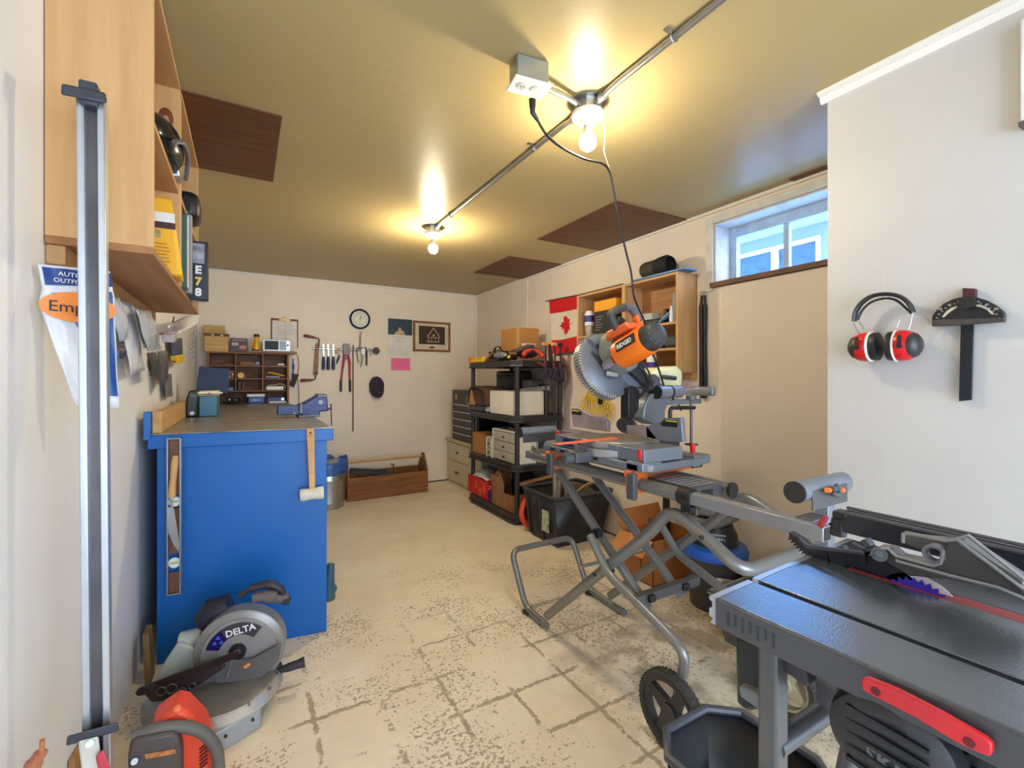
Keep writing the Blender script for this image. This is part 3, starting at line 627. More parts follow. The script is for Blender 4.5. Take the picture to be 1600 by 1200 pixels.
# on top of the pigeonholes
a, c = CXu(319), CXu(357); t = thing('wooden_lunch_box', 'light wooden box with wire handle on the pigeonhole cabinet', 'box', ((a+c)/2, CF+.07, ZL))
b = MB(); b.box(a, c, CF+.01, CF+.12, ZL, 1.645); obj('body', b, wood('box_birch', (206, 168, 110), (186, 144, 86), axis=0), t, bevel=.004)
b = MB(); b.box(a-.004, c+.004, CF+.004, CF+.126, 1.646, 1.668); obj('band', b, wood('band_red', (120, 70, 44), (96, 54, 34), axis=0), t, bevel=.002)
b = MB(); b.tube([(a+.02+(c-a-.04)*(.5-.5*math.cos(s*math.pi)), CF+.01, 1.672+.062*math.sin(s*math.pi)**.7) for s in [i/14 for i in range(15)]], .004, 6); obj('wire_handle', b, M_BRASS, t)
b = MB(); b.box(a-.012, c-.03, CF+.09, CF+.12, 1.669, 1.75); obj('back_board', b, wood('box_birch', (206, 168, 110), (186, 144, 86), axis=0), t, bevel=.002)
for q in (.35, .72): b = MB(); b.cbox((a+(c-a)*q, CF+.001, 1.652), (.018, .006, .010)); obj('latch', b, M_STEEL, t)
a, c = CXu(359), CXu(387); t = thing('dark_carton', 'dark maroon printed carton between wooden box and yellow flashlight', 'box', ((a+c)/2, CF+.05, ZL))
b = MB(); b.box(a, c, CF+.01, CF+.09, ZL, 1.63); obj('carton', b, mat('carton_maroon', (72, 42, 44), .45), t, bevel=.002)
b = MB(); b.box(a+.02, c-.02, CF+.0085, CF+.01, 1.607, 1.614); b.box(a+.015, a+.07, CF+.0085, CF+.01, 1.56, 1.59); obj('print', b, mat('print_pale', (190, 170, 160), .5), t)
b = MB(); b.sph((c-.04, CF+.009, 1.545), .03, 14, (1, .06, .7)); obj('printed_picture', b, mat('print_rose', (190, 120, 100), .5), t)
fx = CXu(401); t = thing('flashlight', 'yellow flashlight with black cap standing on the pigeonhole cabinet', 'flashlight', (fx, CF+.04, ZS-.018))
b = MB(); b.lathe([(.030, .018), (.031, .03), (.024, .10), (.022, .11), (.022, .15), (.024, .152)], (fx, CF+.02, ZS-.018), n=20); obj('body', b, mat('torch_yellow', (232, 172, 34), .35), t)
b = MB(); b.lathe([(.024, .152), (.024, .178), (.020, .18), (0, .18)], (fx, CF+.02, ZS-.018), n=20); b.lathe([(0, 0.0185), (.034, .0185), (.034, .03)], (fx, CF+.02, ZS-.018), n=20); obj('cap', b, M_BLK, t)
b = MB(); b.tube(spline([(fx-.022, CF+.0, ZS+.03), (fx-.04, CF-.002, ZS+.05), (fx-.03, CF, ZS+.08), (fx-.015, CF, ZS+.1)], 4), .006, 8); obj('handle', b, mat('torch_yellow', (232, 172, 34), .35), t)
a, c = CXu(410.5), CXu(454); t = thing('radio', 'silver tabletop radio with black speaker grille on the pigeonhole cabinet', 'radio', ((a+c)/2, CF+.06, ZS))
b = MB(); b.box(a, c, CF-.01, CF+.09, ZS, ZS+.112); obj('case', b, mat('radio_silver', (196, 198, 200), .35, .3), t, bevel=.004)
b = MB(); b.box(a+.016, a+(c-a)*.56, CF-.013, CF-.009, ZS+.014, ZS+.1); obj('speaker_grille', b, mat('grille', (38, 40, 40), .6), t)
b = MB(); b.box(a+(c-a)*.6, a+(c-a)*.83, CF-.013, CF-.009, ZS+.014, ZS+.1); obj('dial_panel', b, mat('dial', (66, 82, 104), .35), t)
b = MB()
for i in range(7): b.box(a+(c-a)*.62, a+(c-a)*.81, CF-.0145, CF-.013, ZS+.022+i*.011, ZS+.0235+i*.011)
obj('dial_marks', b, mat('silver', (200, 204, 212), .3, .6), t)
for i, z in enumerate((.03, .06, .088)):
    b = MB(); b.cyl((c-.026, CF-.009, ZS+z), (c-.026, CF-.017, ZS+z), .009, n=14); obj('knob', b, M_BLK if i == 1 else M_STEEL, t)
# brush and dustpan hanging on the cabinet's right side
p0 = at(457, 560, y=CF+.05); p1 = at(458, 580, y=CF+.05); p2 = at(456, 606, y=CF+.04); p2b = at(462, 588, y=CF+.04)
t = thing('bench_brush', 'small brush with blue handle and dark bristles hanging right of the pigeonholes', 'brush', tuple(p2))
b = MB(); b.tube(spline([p0, (p0+p1)/2+V(.004, 0, 0), p1, p1*.6+p2*.4], 4), [.006, .012, .008, .012], 10); obj('handle', b, mat('handle_blue', (40, 70, 170), .35), t)
b = MB(); b.hexa([p2+V(-.024, -.015, .03), p2+V(.018, -.015, 0), p2+V(.018, .02, 0), p2+V(-.024, .02, .03)], [p2b+V(-.012, -.015, .024), p2b+V(.03, -.015, .02), p2b+V(.03, .02, .02), p2b+V(-.012, .02, .024)]); obj('bristles', b, mat('bristle', (60, 58, 60), .9, 0, .3, 60, .5, 120), t)
b = MB(); b.tube(spline([at(455, 548, y=5.20), at(464, 553, y=5.21), at(467, 570, y=5.215), at(465, 590, y=5.215), at(467, 610, y=5.215), at(467, 634, y=5.2)], 6), .0028, 6)
tag(obj('wall_cable', b, mat('cord_brown', (96, 86, 76), .5)), 'thin brown cord running down the back wall from behind the radio', 'cord')
# clipboard
YW = YB-.004
def BW(u, v, d=0.0): return at(u, v, y=YB-d)
a, c = BW(423, 530, .006), BW(466, 530, .006); zt_, zb_ = BW(444, 498, .006).z, 1.515
t = thing('clipboard', 'brown clipboard with white papers hanging on back wall above the radio', 'clipboard', ((a.x+c.x)/2, YB, zb_+.02))
b = MB(); b.box(a.x, c.x, YB-.006, YB-.001, zb_+.05, zt_); obj('board', b, wood('clip_brown', (120, 84, 56), (100, 66, 42), axis=0), t, bevel=.001)
for i, (s0, s1) in enumerate(((.014, (c.x-a.x)*.51), ((c.x-a.x)*.52, c.x-a.x-.012))):
    b = MB(); b.box(a.x+s0, a.x+s1, YB-.0085, YB-.0065, zb_+.05, zt_-.022); pp = obj('paper', b, mat('paper_white', (228, 224, 216), .7), t)
    b = MB()
    for j in range(9): b.box(a.x+s0+.012, a.x+s1-.02-.03*(j % 3 == 0), YB-.0092, YB-.0086, zt_-.05-j*.014, zt_-.048-j*.014)
    obj('written_line', b, mat('ink_grey', (170, 168, 164), .7), pp)
cx_ = (a.x+c.x)/2; b = MB(); b.prism([(cx_-.062, YB-.010, zt_-.028), (cx_+.062, YB-.010, zt_-.028), (cx_+.05, YB-.010, zt_-.006), (cx_+.02, YB-.010, zt_+.004), (cx_+.012, YB-.010, zt_+.018), (cx_-.012, YB-.010, zt_+.018), (cx_-.02, YB-.010, zt_+.004), (cx_-.05, YB-.010, zt_-.006)], (0, -.008, 0)); obj('clip', b, mat('clip_brass', (150, 124, 84), .35, .7), t, bevel=.002)

# ---------------------------------------------------------------- back wall tools
t = thing('magnetic_tool_bar', 'dark magnetic tool bar screwed across the back wall', 'tool rack', tuple(BW(540, 545)))
a, c = BW(488, 543, .012), BW(592, 548, .012)
zz = (a.z+c.z)/2; b = MB(); b.box(a.x, c.x, YB-.018, YB-.001, zz-.016, zz+.008); obj('bar', b, M_DSTEEL, t, bevel=.002)
b = MB(); b.box(a.x+.004, c.x-.004, YB-.0195, YB-.018, zz-.007, zz-.001); obj('stripe', b, M_STEEL, t)
TY = .026
# drawknife
t = thing('drawknife', 'drawknife with two red-brown handles hanging at left end of the tool bar', 'knife', tuple(BW(492, 560, TY)))
b = MB(); P = [BW(u, v, TY+.01) for u, v in ((479, 525), (497, 528), (499, 534), (498, 540))]
b.tube(fillet([BW(478, 525, TY+.01), BW(499, 529, TY+.01), BW(498, 542, TY+.005)], .02), .006, 8); b.tube(fillet([BW(474, 594, TY+.01), BW(493, 593, TY+.01), BW(494, 580, TY+.005)], .02), .006, 8); obj('tang', b, M_DSTEEL, t)
b = MB(); q = [BW(493.5, 536, TY), BW(499, 536, TY), BW(496.5, 586, TY), BW(489.5, 586, TY)]; b.prism(q, (0, -.004, 0)); obj('blade', b, mat('rusty_blade', (124, 92, 66), .5, .5, .3, 12), t)
for (u0, v0, u1, v1) in ((474, 524, 493, 527.5), (469, 594.5, 489, 593.5)):
    p, q = BW(u0, v0, TY+.01), BW(u1, v1, TY+.01); d = q-p; b = MB(); b.tube([p, p+d*.15, p+d*.5, p+d*.8, q], [.007, .017, .014, .012, .007], 12); obj('handle', b, mat('handle_redbrown', (118, 44, 38), .35, 0, .1), t)
# chisels
for i, u in enumerate((505.5, 513, 521)):
    t = thing('chisel', 'blue-handled wood chisel on tool bar, %s' % ('next to the drawknife', 'between the two other chisels', 'next to the masking tape roll')[i], 'chisel', tuple(BW(u, 575, TY)))
    p, q, r = BW(u-.5, 539, TY), BW(u, 557, TY), BW(u, 577, TY)
    b = MB(); b.prism([p+V(-.009, 0, .008), p+V(.009, 0, .008), p+V(.009, 0, -.02), q+V(.006, 0, .02), q+V(.005, 0, 0), q+V(-.005, 0, 0), q+V(-.006, 0, .02), p+V(-.009, 0, -.02)], (0, -.005, 0)); obj('blade', b, mat('chisel_steel', (206, 206, 206), .3, .6), t)
    b = MB(); b.tube([q, q*.9+r*.1, q*.6+r*.4, q*.25+r*.75, r], [.009, .012, .015, .017, .015], 12); obj('handle', b, mat('handle_navy', (32, 38, 84), .35), t)
    b = MB(); b.cyl(r, r+V(0, 0, -.008), .016, .013, 12); obj('striking_cap', b, M_STEEL, t)
t = thing('masking_tape', 'torn roll of cream masking tape on the tool bar', 'tape', tuple(BW(529, 549, TY)))
b = MB(); b.torus(BW(529, 548, TY+.012), (0.2, 1, 0), .020, .009, 20, 6); obj('roll', b, mat('tape_cream', (214, 196, 158), .7), t)
t = thing('folding_knife', 'dark folding pocket knife hanging below the masking tape', 'knife', tuple(BW(528, 562, TY)))
b = MB(); b.tube([BW(530.5, 555, TY+.006), BW(529, 560, TY+.006), BW(526.5, 568, TY+.006)], [.009, .011, .007], 10); obj('handle', b, mat('handle_navy', (32, 38, 84), .35), t)
b = MB(); b.bar(BW(530, 548, TY), BW(530.5, 556, TY), .004, .006); obj('clip', b, M_STEEL, t)
# bolt cutters
t = thing('bolt_cutters', 'red-handled bolt cutters hanging from the middle of the tool bar', 'bolt cutters', tuple(BW(541, 580, TY)))
b = MB(); b.prism([BW(536, 537, TY), BW(545.5, 537, TY), BW(547, 545, TY), BW(546, 555, TY), BW(536.5, 555, TY), BW(535.5, 545, TY)], (0, -.016, 0)); obj('jaws', b, M_DSTEEL, t, bevel=.003)
for s, (u0, u1, u2) in enumerate(((538.5, 537, 533), (544, 546.5, 547))):
    b = MB(); b.tube([BW(u0, 554, TY+.008), BW(u1, 566, TY+.01), BW(u1*.5+u2*.5-.3, 582, TY+.01), BW(u2, 598, TY+.01)], [.012, .012, .009, .009], 10); h_ = obj('handle', b, mat('cutter_red', (178, 26, 44), .35), t)
    b = MB(); b.cyl(BW(u2, 594, TY+.01), BW(u2-.3*(1-2*s), 612, TY+.01), .0115, n=12); obj('grip', b, M_BLK, h_)
b = MB(); b.cyl(BW(541.5, 560, TY+.02), BW(541.5, 560, TY), .011, n=12); obj('pivot', b, mat('cutter_red', (178, 26, 44), .35), t)
b = MB(); b.cyl(BW(552, 539, TY+.004), BW(551.8, 674, TY+.004), .0052, n=10)
tag(obj('steel_rod', b, mat('rod_grey', (92, 88, 84), .45, .5)), 'long thin grey steel rod hanging down from the tool bar', 'rod')
t = thing('pliers', 'grey pliers with open steel handles on the tool bar', 'pliers', tuple(BW(564, 555, TY)))
b = MB(); b.cbox(BW(563, 544, TY+.01), (.05, .012, .03)); obj('head', b, M_DSTEEL, t, bevel=.003)
for P in (((558, 545), (558.5, 555), (561, 567)), ((567, 546), (566, 556), (564, 573))):
    b = MB(); b.tube(spline([BW(u, v, TY+.01) for u, v in P], 4), .006, 8); obj('handle', b, M_STEEL, t)
t = thing('locking_pliers', 'bright silver locking pliers on the tool bar', 'pliers', tuple(BW(566, 550, TY+.02)))
b = MB(); b.prism([BW(564, 545, TY+.024), BW(571, 546, TY+.024), BW(569, 556, TY+.024), BW(565, 553, TY+.024)], (0, -.01, 0)); b.tube([BW(566.5, 552, TY+.028), BW(566, 566, TY+.028), BW(563.5, 574, TY+.028)], [.008, .007, .004], 8); obj('body', b, mat('chrome', (220, 220, 222), .2, .8), t)
t = thing('scissors', 'black-handled scissors hanging near the right end of the tool bar', 'scissors', tuple(BW(573, 560, TY)))
b = MB(); b.tube([BW(571.5, 542, TY+.008), BW(573, 552, TY+.008), BW(573, 571, TY+.008)], [.005, .010, .008], 10); obj('handle', b, M_BLK, t)
b = MB(); b.bar(BW(572, 539, TY+.004), BW(572, 546, TY+.004), .004, .012); obj('blade', b, M_STEEL, t)
b = MB(); b.tube([BW(578, 545, TY+.006), BW(580, 550, TY+.006), BW(579.5, 557, TY+.006)], [.006, .004, .003], 8)
tag(obj('awl', b, M_STEEL), 'small steel awl hanging between scissors and the round roll', 'awl')
t = thing('wire_roll', 'round dark roll with open centre at right end of the tool bar', 'roll', tuple(BW(588, 548, TY)))
b = MB(); c_ = BW(588, 548, TY+.012); b.torus(c_, (0, 1, 0), .030, .009, 28, 8); b.torus(c_, (0, 1, 0), .014, .006, 20, 8); obj('roll', b, mat('roll_grey', (110, 106, 104), .4, .4, .2, 40), t)
b = MB()
for k in range(4): a_ = k*math.pi/2+.4; b.cyl(c_+V(math.cos(a_), 0, math.sin(a_))*.012, c_+V(math.cos(a_), 0, math.sin(a_))*.03, .004, n=6)
obj('spokes', b, M_DSTEEL, t)
# clock
cc = BW(562.5, 498.5, .02); R_ = .112
t = thing('wall_clock', 'round wall clock with dark blue rim on the back wall', 'clock', (cc.x, YB, cc.z-R_))
b = MB(); b.lathe([(R_-.022, .003), (R_-.020, .024), (R_-.010, .031), (R_, .024), (R_, 0)], (cc.x, YB-.001, cc.z), (0, -1, 0), 48); obj('rim', b, mat('rim_navy', (26, 44, 84), .25), t)
b = MB(); b.cyl((cc.x, YB-.002, cc.z), (cc.x, YB-.012, cc.z), R_-.02, n=48); f_ = obj('dial', b, mat('dial_cream', (228, 222, 206), .4), t)
b = MB()
for k in range(12):
    a_ = math.radians(90-30*(k+1)); n_ = str(k+1); b.text(n_, .024, (cc.x+math.cos(a_)*.068, YB-.0125, cc.z+math.sin(a_)*.068-.008), (1, 0, 0), (0, 0, 1), .0008, 'CENTER')
obj('numerals', b, M_BLK, f_)
for ln, an, w in ((.045, 75, .0045), (.065, 35, .0035)):
    a_ = math.radians(an); b = MB(); b.bar((cc.x, YB-.015, cc.z), (cc.x+math.cos(a_)*ln, YB-.015, cc.z+math.sin(a_)*ln), w, .001, (0, 1, 0)); obj('hand', b, M_BLK, t)
b = MB(); b.tube([BW(565, 517, .01), BW(563.5, 530, .02), BW(563, 541, .03)], .003, 6); b.tube([BW(562.5, 519, .01), BW(562, 530, .02), BW(562.5, 541, .03)], .0025, 6)
tag(obj('feeler_wires', b, mat('rod_grey', (92, 88, 84), .45, .5)), 'pair of thin grey wires standing up from the bar under the clock', 'wire')
# calendar
def wallrect(u0, v0, u1, v1, d): # corners on the back wall
    um = (u0+u1)/2; return BW(u0, (v0+v1)/2, d).x, BW(u1, (v0+v1)/2, d).x, BW(um, v1, d).z, BW(um, v0, d).z
x0, x1, z0, z1 = wallrect(605.5, 498, 644.5, 556, .004)
t = thing('wall_calendar', 'hanging wall calendar with dark green photo above a white month grid', 'calendar', ((x0+x1)/2, YB, z0))
b = MB(); b.box(x0, x1, YB-.004, YB-.001, z0, z1); obj('sheet', b, mat('paper_white', (228, 224, 216), .7), t)
zm = z0+(z1-z0)*.56; b = MB(); b.box(x0+.006, x1-.004, YB-.0055, YB-.0042, zm, z1-.004); pc = obj('photo', b, mat('cal_green', (34, 66, 52), .5, 0, .3, 14, rgb2=(24, 44, 84)), t, label='dark green and blue photo')
b = MB(); q = (x0+x1)/2; b.prism([(q-.075, YB-.0062, zm), (q+.06, YB-.0062, zm), (q+.05, YB-.0062, zm+.035), (q+.01, YB-.0062, zm+.06), (q-.02, YB-.0062, zm+.055), (q-.06, YB-.0062, zm+.03)], (0, .0005, 0)); obj('seated_figure', b, mat('fig_cream', (196, 176, 140), .6, 0, .2, 30), pc)
b = MB(); b.cyl((q-.005, YB-.0060, zm+.07), (q-.005, YB-.0066, zm+.07), .017, n=16); obj('face', b, mat('fig_face', (206, 156, 130), .6), pc)
b = MB()
for i in range(8): xx = x0+.02+i*(x1-x0-.04)/7; b.box(xx-.0005, xx+.0005, YB-.0046, YB-.0041, z0+.012, zm-.045)
for i in range(6): zz = z0+.012+i*(zm-.045-z0-.012)/5; b.box(x0+.02, x1-.02, YB-.0046, YB-.0041, zz-.0005, zz+.0005)
b.box(x0+.04, x1-.04, YB-.0046, YB-.0041, zm-.026, zm-.022); b.text('March', .014, (x0+.05, YB-.0044, zm-.04), (1, 0, 0), (0, 0, 1), .0004)
obj('month_grid', b, mat('ink_grey', (170, 168, 164), .7), t)
# framed photo
x0, x1, z0, z1 = wallrect(645.8, 502.5, 704, 549.5, .02)
t = thing('framed_photo', 'wood-framed photograph of a gabled house on the back wall', 'picture', ((x0+x1)/2, YB, z0)); w = .026
b = MB(); b.box(x0, x1, YB-.02, YB-.001, z0, z0+w); b.box(x0, x1, YB-.02, YB-.001, z1-w, z1); b.box(x0, x0+w, YB-.02, YB-.001, z0+w, z1-w); b.box(x1-w, x1, YB-.02, YB-.001, z0+w, z1-w)
obj('frame', b, wood('frame_brown', (150, 100, 54), (120, 76, 38), axis=0), t, bevel=.003)
b = MB(); b.box(x0+w, x1-w, YB-.010, YB-.003, z0+w, z1-w); obj('mat_board', b, mat('mat_cream', (214, 200, 172), .7), t)
u0, u1, y0_, y1_ = x0+w+.045, x1-w-.045, z0+w+.062, z1-w-.030
b = MB(); b.box(u0, u1, YB-.0115, YB-.010, y0_, y1_); ph = obj('photo', b, mat('photo_dark', (58, 46, 36), .3, 0, .3, 30), t, label='sepia photo of a house')
b = MB(); m_ = (u0+u1)/2+.02; g_ = y0_+.09
b.prism([(m_-.085, YB-.0125, g_), (m_, YB-.0125, y1_-.012), (m_+.085, YB-.0125, g_), (m_+.078, YB-.0125, g_-.006), (m_, YB-.0125, y1_-.026), (m_-.078, YB-.0125, g_-.006)], (0, .001, 0))
b.box(m_-.07, m_+.07, YB-.0125, YB-.0116, g_-.012, g_-.006); b.box(m_-.07, m_-.062, YB-.0125, YB-.0116, y0_+.03, g_); b.box(m_+.062, m_+.07, YB-.0125, YB-.0116, y0_+.03, g_)
b.box(m_-.03, m_-.024, YB-.0125, YB-.0116, y0_+.03, g_); b.box(m_+.02, m_+.026, YB-.0125, YB-.0116, y0_+.03, g_); b.box(m_-.09, m_+.07, YB-.0125, YB-.0116, y0_+.026, y0_+.034)
b.box(m_-.012, m_+.012, YB-.0125, YB-.0116, g_+.006, g_+.03)
obj('gable_house', b, mat('print_sepia', (196, 176, 146), .5), ph)
b = MB(); b.box((x0+x1)/2-.03, (x0+x1)/2+.03, YB-.0115, YB-.010, z0+w+.014, z0+w+.036); obj('name_plate', b, mat('plate_brass', (84, 66, 34), .4, .3), t)
x0, x1, z0, z1 = wallrect(611, 559.5, 641, 578.8, .003)
t = thing('pink_note', 'bright pink note pinned below the calendar', 'note', ((x0+x1)/2, YB, z0))
b = MB(); b.box(x0, x1, YB-.003, YB-.001, z0, z1); obj('sheet', b, mat('pink', (244, 112, 158), .6, 0, .02), t)
b = MB()
for i in range(7): b.box(x0+.03+.012*(i % 2), x1-.03-.02*(i % 3), YB-.0036, YB-.0031, z1-.02-i*.013, z1-.0185-i*.013)
obj('written_line', b, mat('ink_pink', (196, 70, 120), .6), t)
# cap
cc = BW(589, 604, .05); t = thing('baseball_hat', 'dark purple-grey billed cap hanging on the back wall', 'cap', (cc.x, YB, cc.z-.13))
b = MB(); b.sph((cc.x, YB-.045, cc.z+.012), 1, 24, (.082, .045, .102), (0, -.12, 0)); obj('crown', b, mat('cap_purple', (56, 48, 62), .85, 0, .2, 20, .4, 60), t)
b = MB(); b.grid(lambda u, v: V(cc.x+.002+(.078-.004*v)*math.cos(math.pi*(1+u)), YB-.03-.055*math.sin(math.pi*u)*(.4+.6*v), cc.z-.045-.052*v*math.sin(math.pi*u)-.03*math.sin(math.pi*u)), 18, 5)
obj('bill', b, mat('cap_bill', (48, 42, 54), .8), t, solid=.006)
b = MB(); b.tube([V(cc.x+.080*math.cos(math.pi*(1+u)), YB-.035-.052*math.sin(math.pi*u), cc.z-.04-.03*math.sin(math.pi*u)) for u in [i/16 for i in range(17)]], .006, 6); obj('band', b, mat('cap_band', (84, 76, 86), .8), t)
# ---------------------------------------------------------------- floor things along the back wall
t = thing('wooden_tote', 'large open wooden tool tote with dowel handle on floor by back wall', 'toolbox', (1.32, 4.96, 0))
M_TOTE = wood('tote_ply', (150, 98, 48), (104, 62, 28), axis=0, scale=7)
tx0, tx1, ty0, ty1 = .885, 1.735, 4.81, 5.10
b = MB(); b.box(tx0+.02, tx1-.02, ty0, ty0+.016, 0, .235); obj('front_board', b, M_TOTE, t, bevel=.002)
b = MB(); b.box(tx0+.02, tx1-.02, ty1-.016, ty1, 0, .25); obj('back_board', b, M_TOTE, t, bevel=.002)
b = MB(); b.box(tx0+.02, tx1-.02, ty0+.016, ty1-.016, .0, .018); obj('bottom_board', b, M_TOTE, t)
for x in (tx0, tx1-.02):
    m_ = (ty0+ty1)/2; b = MB(); b.prism([(x, ty0, 0), (x, ty1, 0), (x, ty1, .25), (x, m_+.06, .37), (x, m_+.03, .405), (x, m_, .415), (x, m_-.03, .405), (x, m_-.06, .37), (x, ty0, .25)], (.02, 0, 0)); obj('end_board', b, M_TOTE, t, bevel=.002)
b = MB(); b.cyl((tx0+.005, (ty0+ty1)/2, .375), (tx1-.005, (ty0+ty1)/2, .375), .014, n=14); obj('dowel_handle', b, M_PINEX, t)
b = MB(); b.bar((.93, 4.93, .285), (1.32, 4.89, .235), .07, .035); b.bar((.93, 4.93, .31), (1.30, 4.90, .262), .03, .02)
tag(obj('handsaw_sheath', b, M_BLK, bevel=.004), 'long black sheath lying across the left of the wooden tote', 'tool')
b = MB(); b.tube(spline([(1.33, 4.9, .22), (1.37, 4.91, .27), (1.38, 4.91, .31), (1.35, 4.9, .33)], 4), .008, 8); b.cyl((1.37, 4.91, .27), (1.40, 4.91, .275), .02, .012, 10); b.bar((1.40, 4.9, .265), (1.54, 4.92, .262), .02, .01)
tag(obj('brace_drill', b, mat('rusty_blade', (124, 92, 66), .5, .5, .3, 12)), 'rusty brace drill sticking out of the wooden tote', 'drill')
b = MB(); b.box(1.02, 1.64, 5.0, 5.06, .02, .21); tag(obj('plank', b, wood('tote_ply2', (120, 80, 44), (90, 56, 28), axis=0)), 'dark plank lying inside the wooden tote', 'board')
# galvanised bin with blue liner
t = thing('garbage_can', 'galvanised steel garbage can with blue liner beside the blue workbench', 'bin', (.69, 4.74, 0))
b = MB(); b.lathe([(.13, 0), (.145, .004), (.148, .05), (.153, .055), (.153, .065), (.152, .07), (.166, .27), (.171, .275), (.171, .285), (.168, .29), (.175, .43), (.183, .437), (.175, .444)], (.69, 4.74, 0), n=48); obj('can', b, M_GALV, t)
b = MB(); b.lathe([(.165, .35), (.171, .46), (.178, .468), (.186, .458), (.187, .40), (.184, .36), (.186, .34)], (.69, 4.74, 0), n=48)
for i, p in enumerate(b.v): a_ = math.atan2(p.y-4.74, p.x-.69); b.v[i] = Vector((p.x, p.y, p.z+.018*math.sin(a_*5)+.008*math.sin(a_*11)))
obj('liner', b, glassy('blue_film', (60, 110, 190), .55, .25), t, solid=.001)

# drawers and tool chest
t = thing('drawer_cabinet', 'cream painted two-drawer cabinet in the back right corner', 'cabinet', (2.3, 4.9, 0))
M_CREAM = mat('cream_paint', (206, 194, 160), .5, 0, .06)
b = MB(); b.box(2.135, 2.50, 4.30, 5.225, 0, .50); obj('body', b, M_CREAM, t, bevel=.003)
b = MB(); b.box(2.105, 2.505, 4.28, 5.228, .50, .528); obj('top', b, M_CREAM, t, bevel=.004)
for i, (z0, z1) in enumerate(((.035, .27), (.285, .485))):
    b = MB(); b.box(2.122, 2.136, 4.60, 5.20, z0, z1); d_ = obj('drawer', b, M_CREAM, t, bevel=.002)
    b = MB(); b.box(2.106, 2.122, 4.87, 4.95, (z0+z1)/2-.009, (z0+z1)/2+.009) if i == 0 else b.sph((2.110, 4.88, (z0+z1)/2), .013); obj('handle', b, mat('handle_bronze', (84, 66, 48), .4, .5), d_, bevel=.003 if i == 0 else 0)
t = thing('tool_chest', 'black steel tool chest with silver drawer pulls on the cream cabinet', 'tool chest', (2.3, 4.8, .528))
cx0 = at(706, 640, y=5.10).x; ztop = at(708, 609, y=5.0).z
b = MB(); b.box(cx0, 2.50, 4.36, 5.08, .5285, ztop); obj('body', b, mat('chest_black', (34, 34, 38), .35, .2), t, bevel=.006)
zz = ztop-.16
for i in range(5):
    z1 = ztop-.16-i*.083; b = MB(); b.box(cx0-.010, cx0, 4.38, 5.06, z1-.075, z1); d_ = obj('drawer', b, mat('chest_drawer', (44, 42, 46), .35, .2), t, bevel=.002)
    b = MB(); b.box(cx0-.020, cx0-.010, 4.39, 5.05, z1-.016, z1-.004); obj('pull', b, mat('pull_silver', (196, 196, 196), .3, .7), d_, bevel=.002)
b = MB(); b.box(cx0-.006, cx0-.0, 4.93, 4.985, ztop-.11, ztop-.055); obj('badge', b, mat('badge_orange', (222, 150, 50), .4), t)

# ---------------------------------------------------------------- black plastic shelving unit
RX0, RX1, RY0, RY1 = 1.955, 2.505, 3.30, 4.275
M_RK = mat('rack_black', (42, 38, 40), .42, 0, .06, 8)
rk = thing('shelving_unit', 'black plastic four-shelf unit against the right wall', 'shelving', (2.2, 3.75, 0))
TIERS = [.085, .505, .925, 1.405]
for i, z in enumerate(TIERS):
    b = MB(); c = .07; h_ = .055
    pts = [(RX0+c, RY0), (RX1-c, RY0), (RX1, RY0+c), (RX1, RY1-c), (RX1-c, RY1), (RX0+c, RY1), (RX0, RY1-c), (RX0, RY0+c)]
    b.prism([(x, y, z-h_) for x, y in pts], (0, 0, h_)); sh = obj('shelf', b, M_RK, rk, bevel=.006)
    b = MB(); r_ = [Vector((x+(.004 if x > 2.2 else -.004), y+(.004 if y > 3.8 else -.004), z-h_+.006)) for x, y in pts]; b.tube(r_, .007, 6, closed=True); obj('edge_lip', b, M_RK, sh)
    if i < 3:
        for x in (RX0+.05, RX1-.05):
            for y in (RY0+.05, RY1-.05):
                b = MB(); b.cyl((x, y, z), (x, y, TIERS[i+1]-h_), .021, n=16); obj('post', b, M_RK, rk)
for x in (RX0+.05, RX1-.05):
    for y in (RY0+.05, RY1-.05):
        b = MB(); b.cyl((x, y, 0), (x, y, TIERS[0]-.055), .026, .03, n=16); obj('foot', b, M_RK, rk)
Z0, Z1, Z2, Z3 = [z+.0005 for z in TIERS]
M_CARD = mat('cardboard', (176, 124, 70), .75, 0, .06, 6)
# bottom shelf
t = thing('red_carton', 'red printed carton with crumpled plastic on the bottom shelf', 'box', (2.06, 4.02, Z0))
a = at(732, 760, x=1.99); c = at(762, 787, x=1.99)
b = MB(); b.box(1.985, 2.20, c.y, a.y, Z0, at(745, 745, x=1.985).z-.01); obj('carton', b, mat('carton_red', (214, 34, 24), .45, 0, .1), t, bevel=.002)
b = MB()
for dy, dz, r in ((.07, .10, .05), (.15, .05, .045), (.24, .11, .04)): b = MB(); b.lathe([(0, 0), (r, 0), (r, .0012), (0, .0014)], (1.985, c.y+dy, Z0+dz), (-1, 0, 0), 16, (.6, 1)); obj('printed_oval', b, mat('print_orange', (236, 92, 50), .5), t)
b = MB(); b.box(1.99, 2.06, c.y-.0015, c.y, Z0+.01, Z0+.09); obj('label', b, mat('label_violet', (80, 50, 150), .5), t)
b = MB(); b.text('XP', .06, (1.995, c.y-.002, Z0+.10), (1, 0, 0), (0, 0, 1), .001); obj('lettering', b, M_WHT, t)
b = MB(); r2 = random.Random(3)
b.grid(lambda u, v: V(1.99+.20*u, c.y+.02+(a.y-c.y-.04)*v, Z0+.175+.07*math.sin(math.pi*u)*math.sin(math.pi*v)+.02*r2.random()), 10, 10); obj('crumpled_bag', b, glassy('clear_film', (226, 228, 224), .7, .25), t, solid=.001)
t = thing('wooden_caddy', 'wooden pentagon-ended caddy on the bottom shelf beside the red carton', 'toolbox', (2.1, 3.55, Z0))
M_CAD = wood('caddy_wood', (160, 112, 76), (130, 86, 54), axis=2)
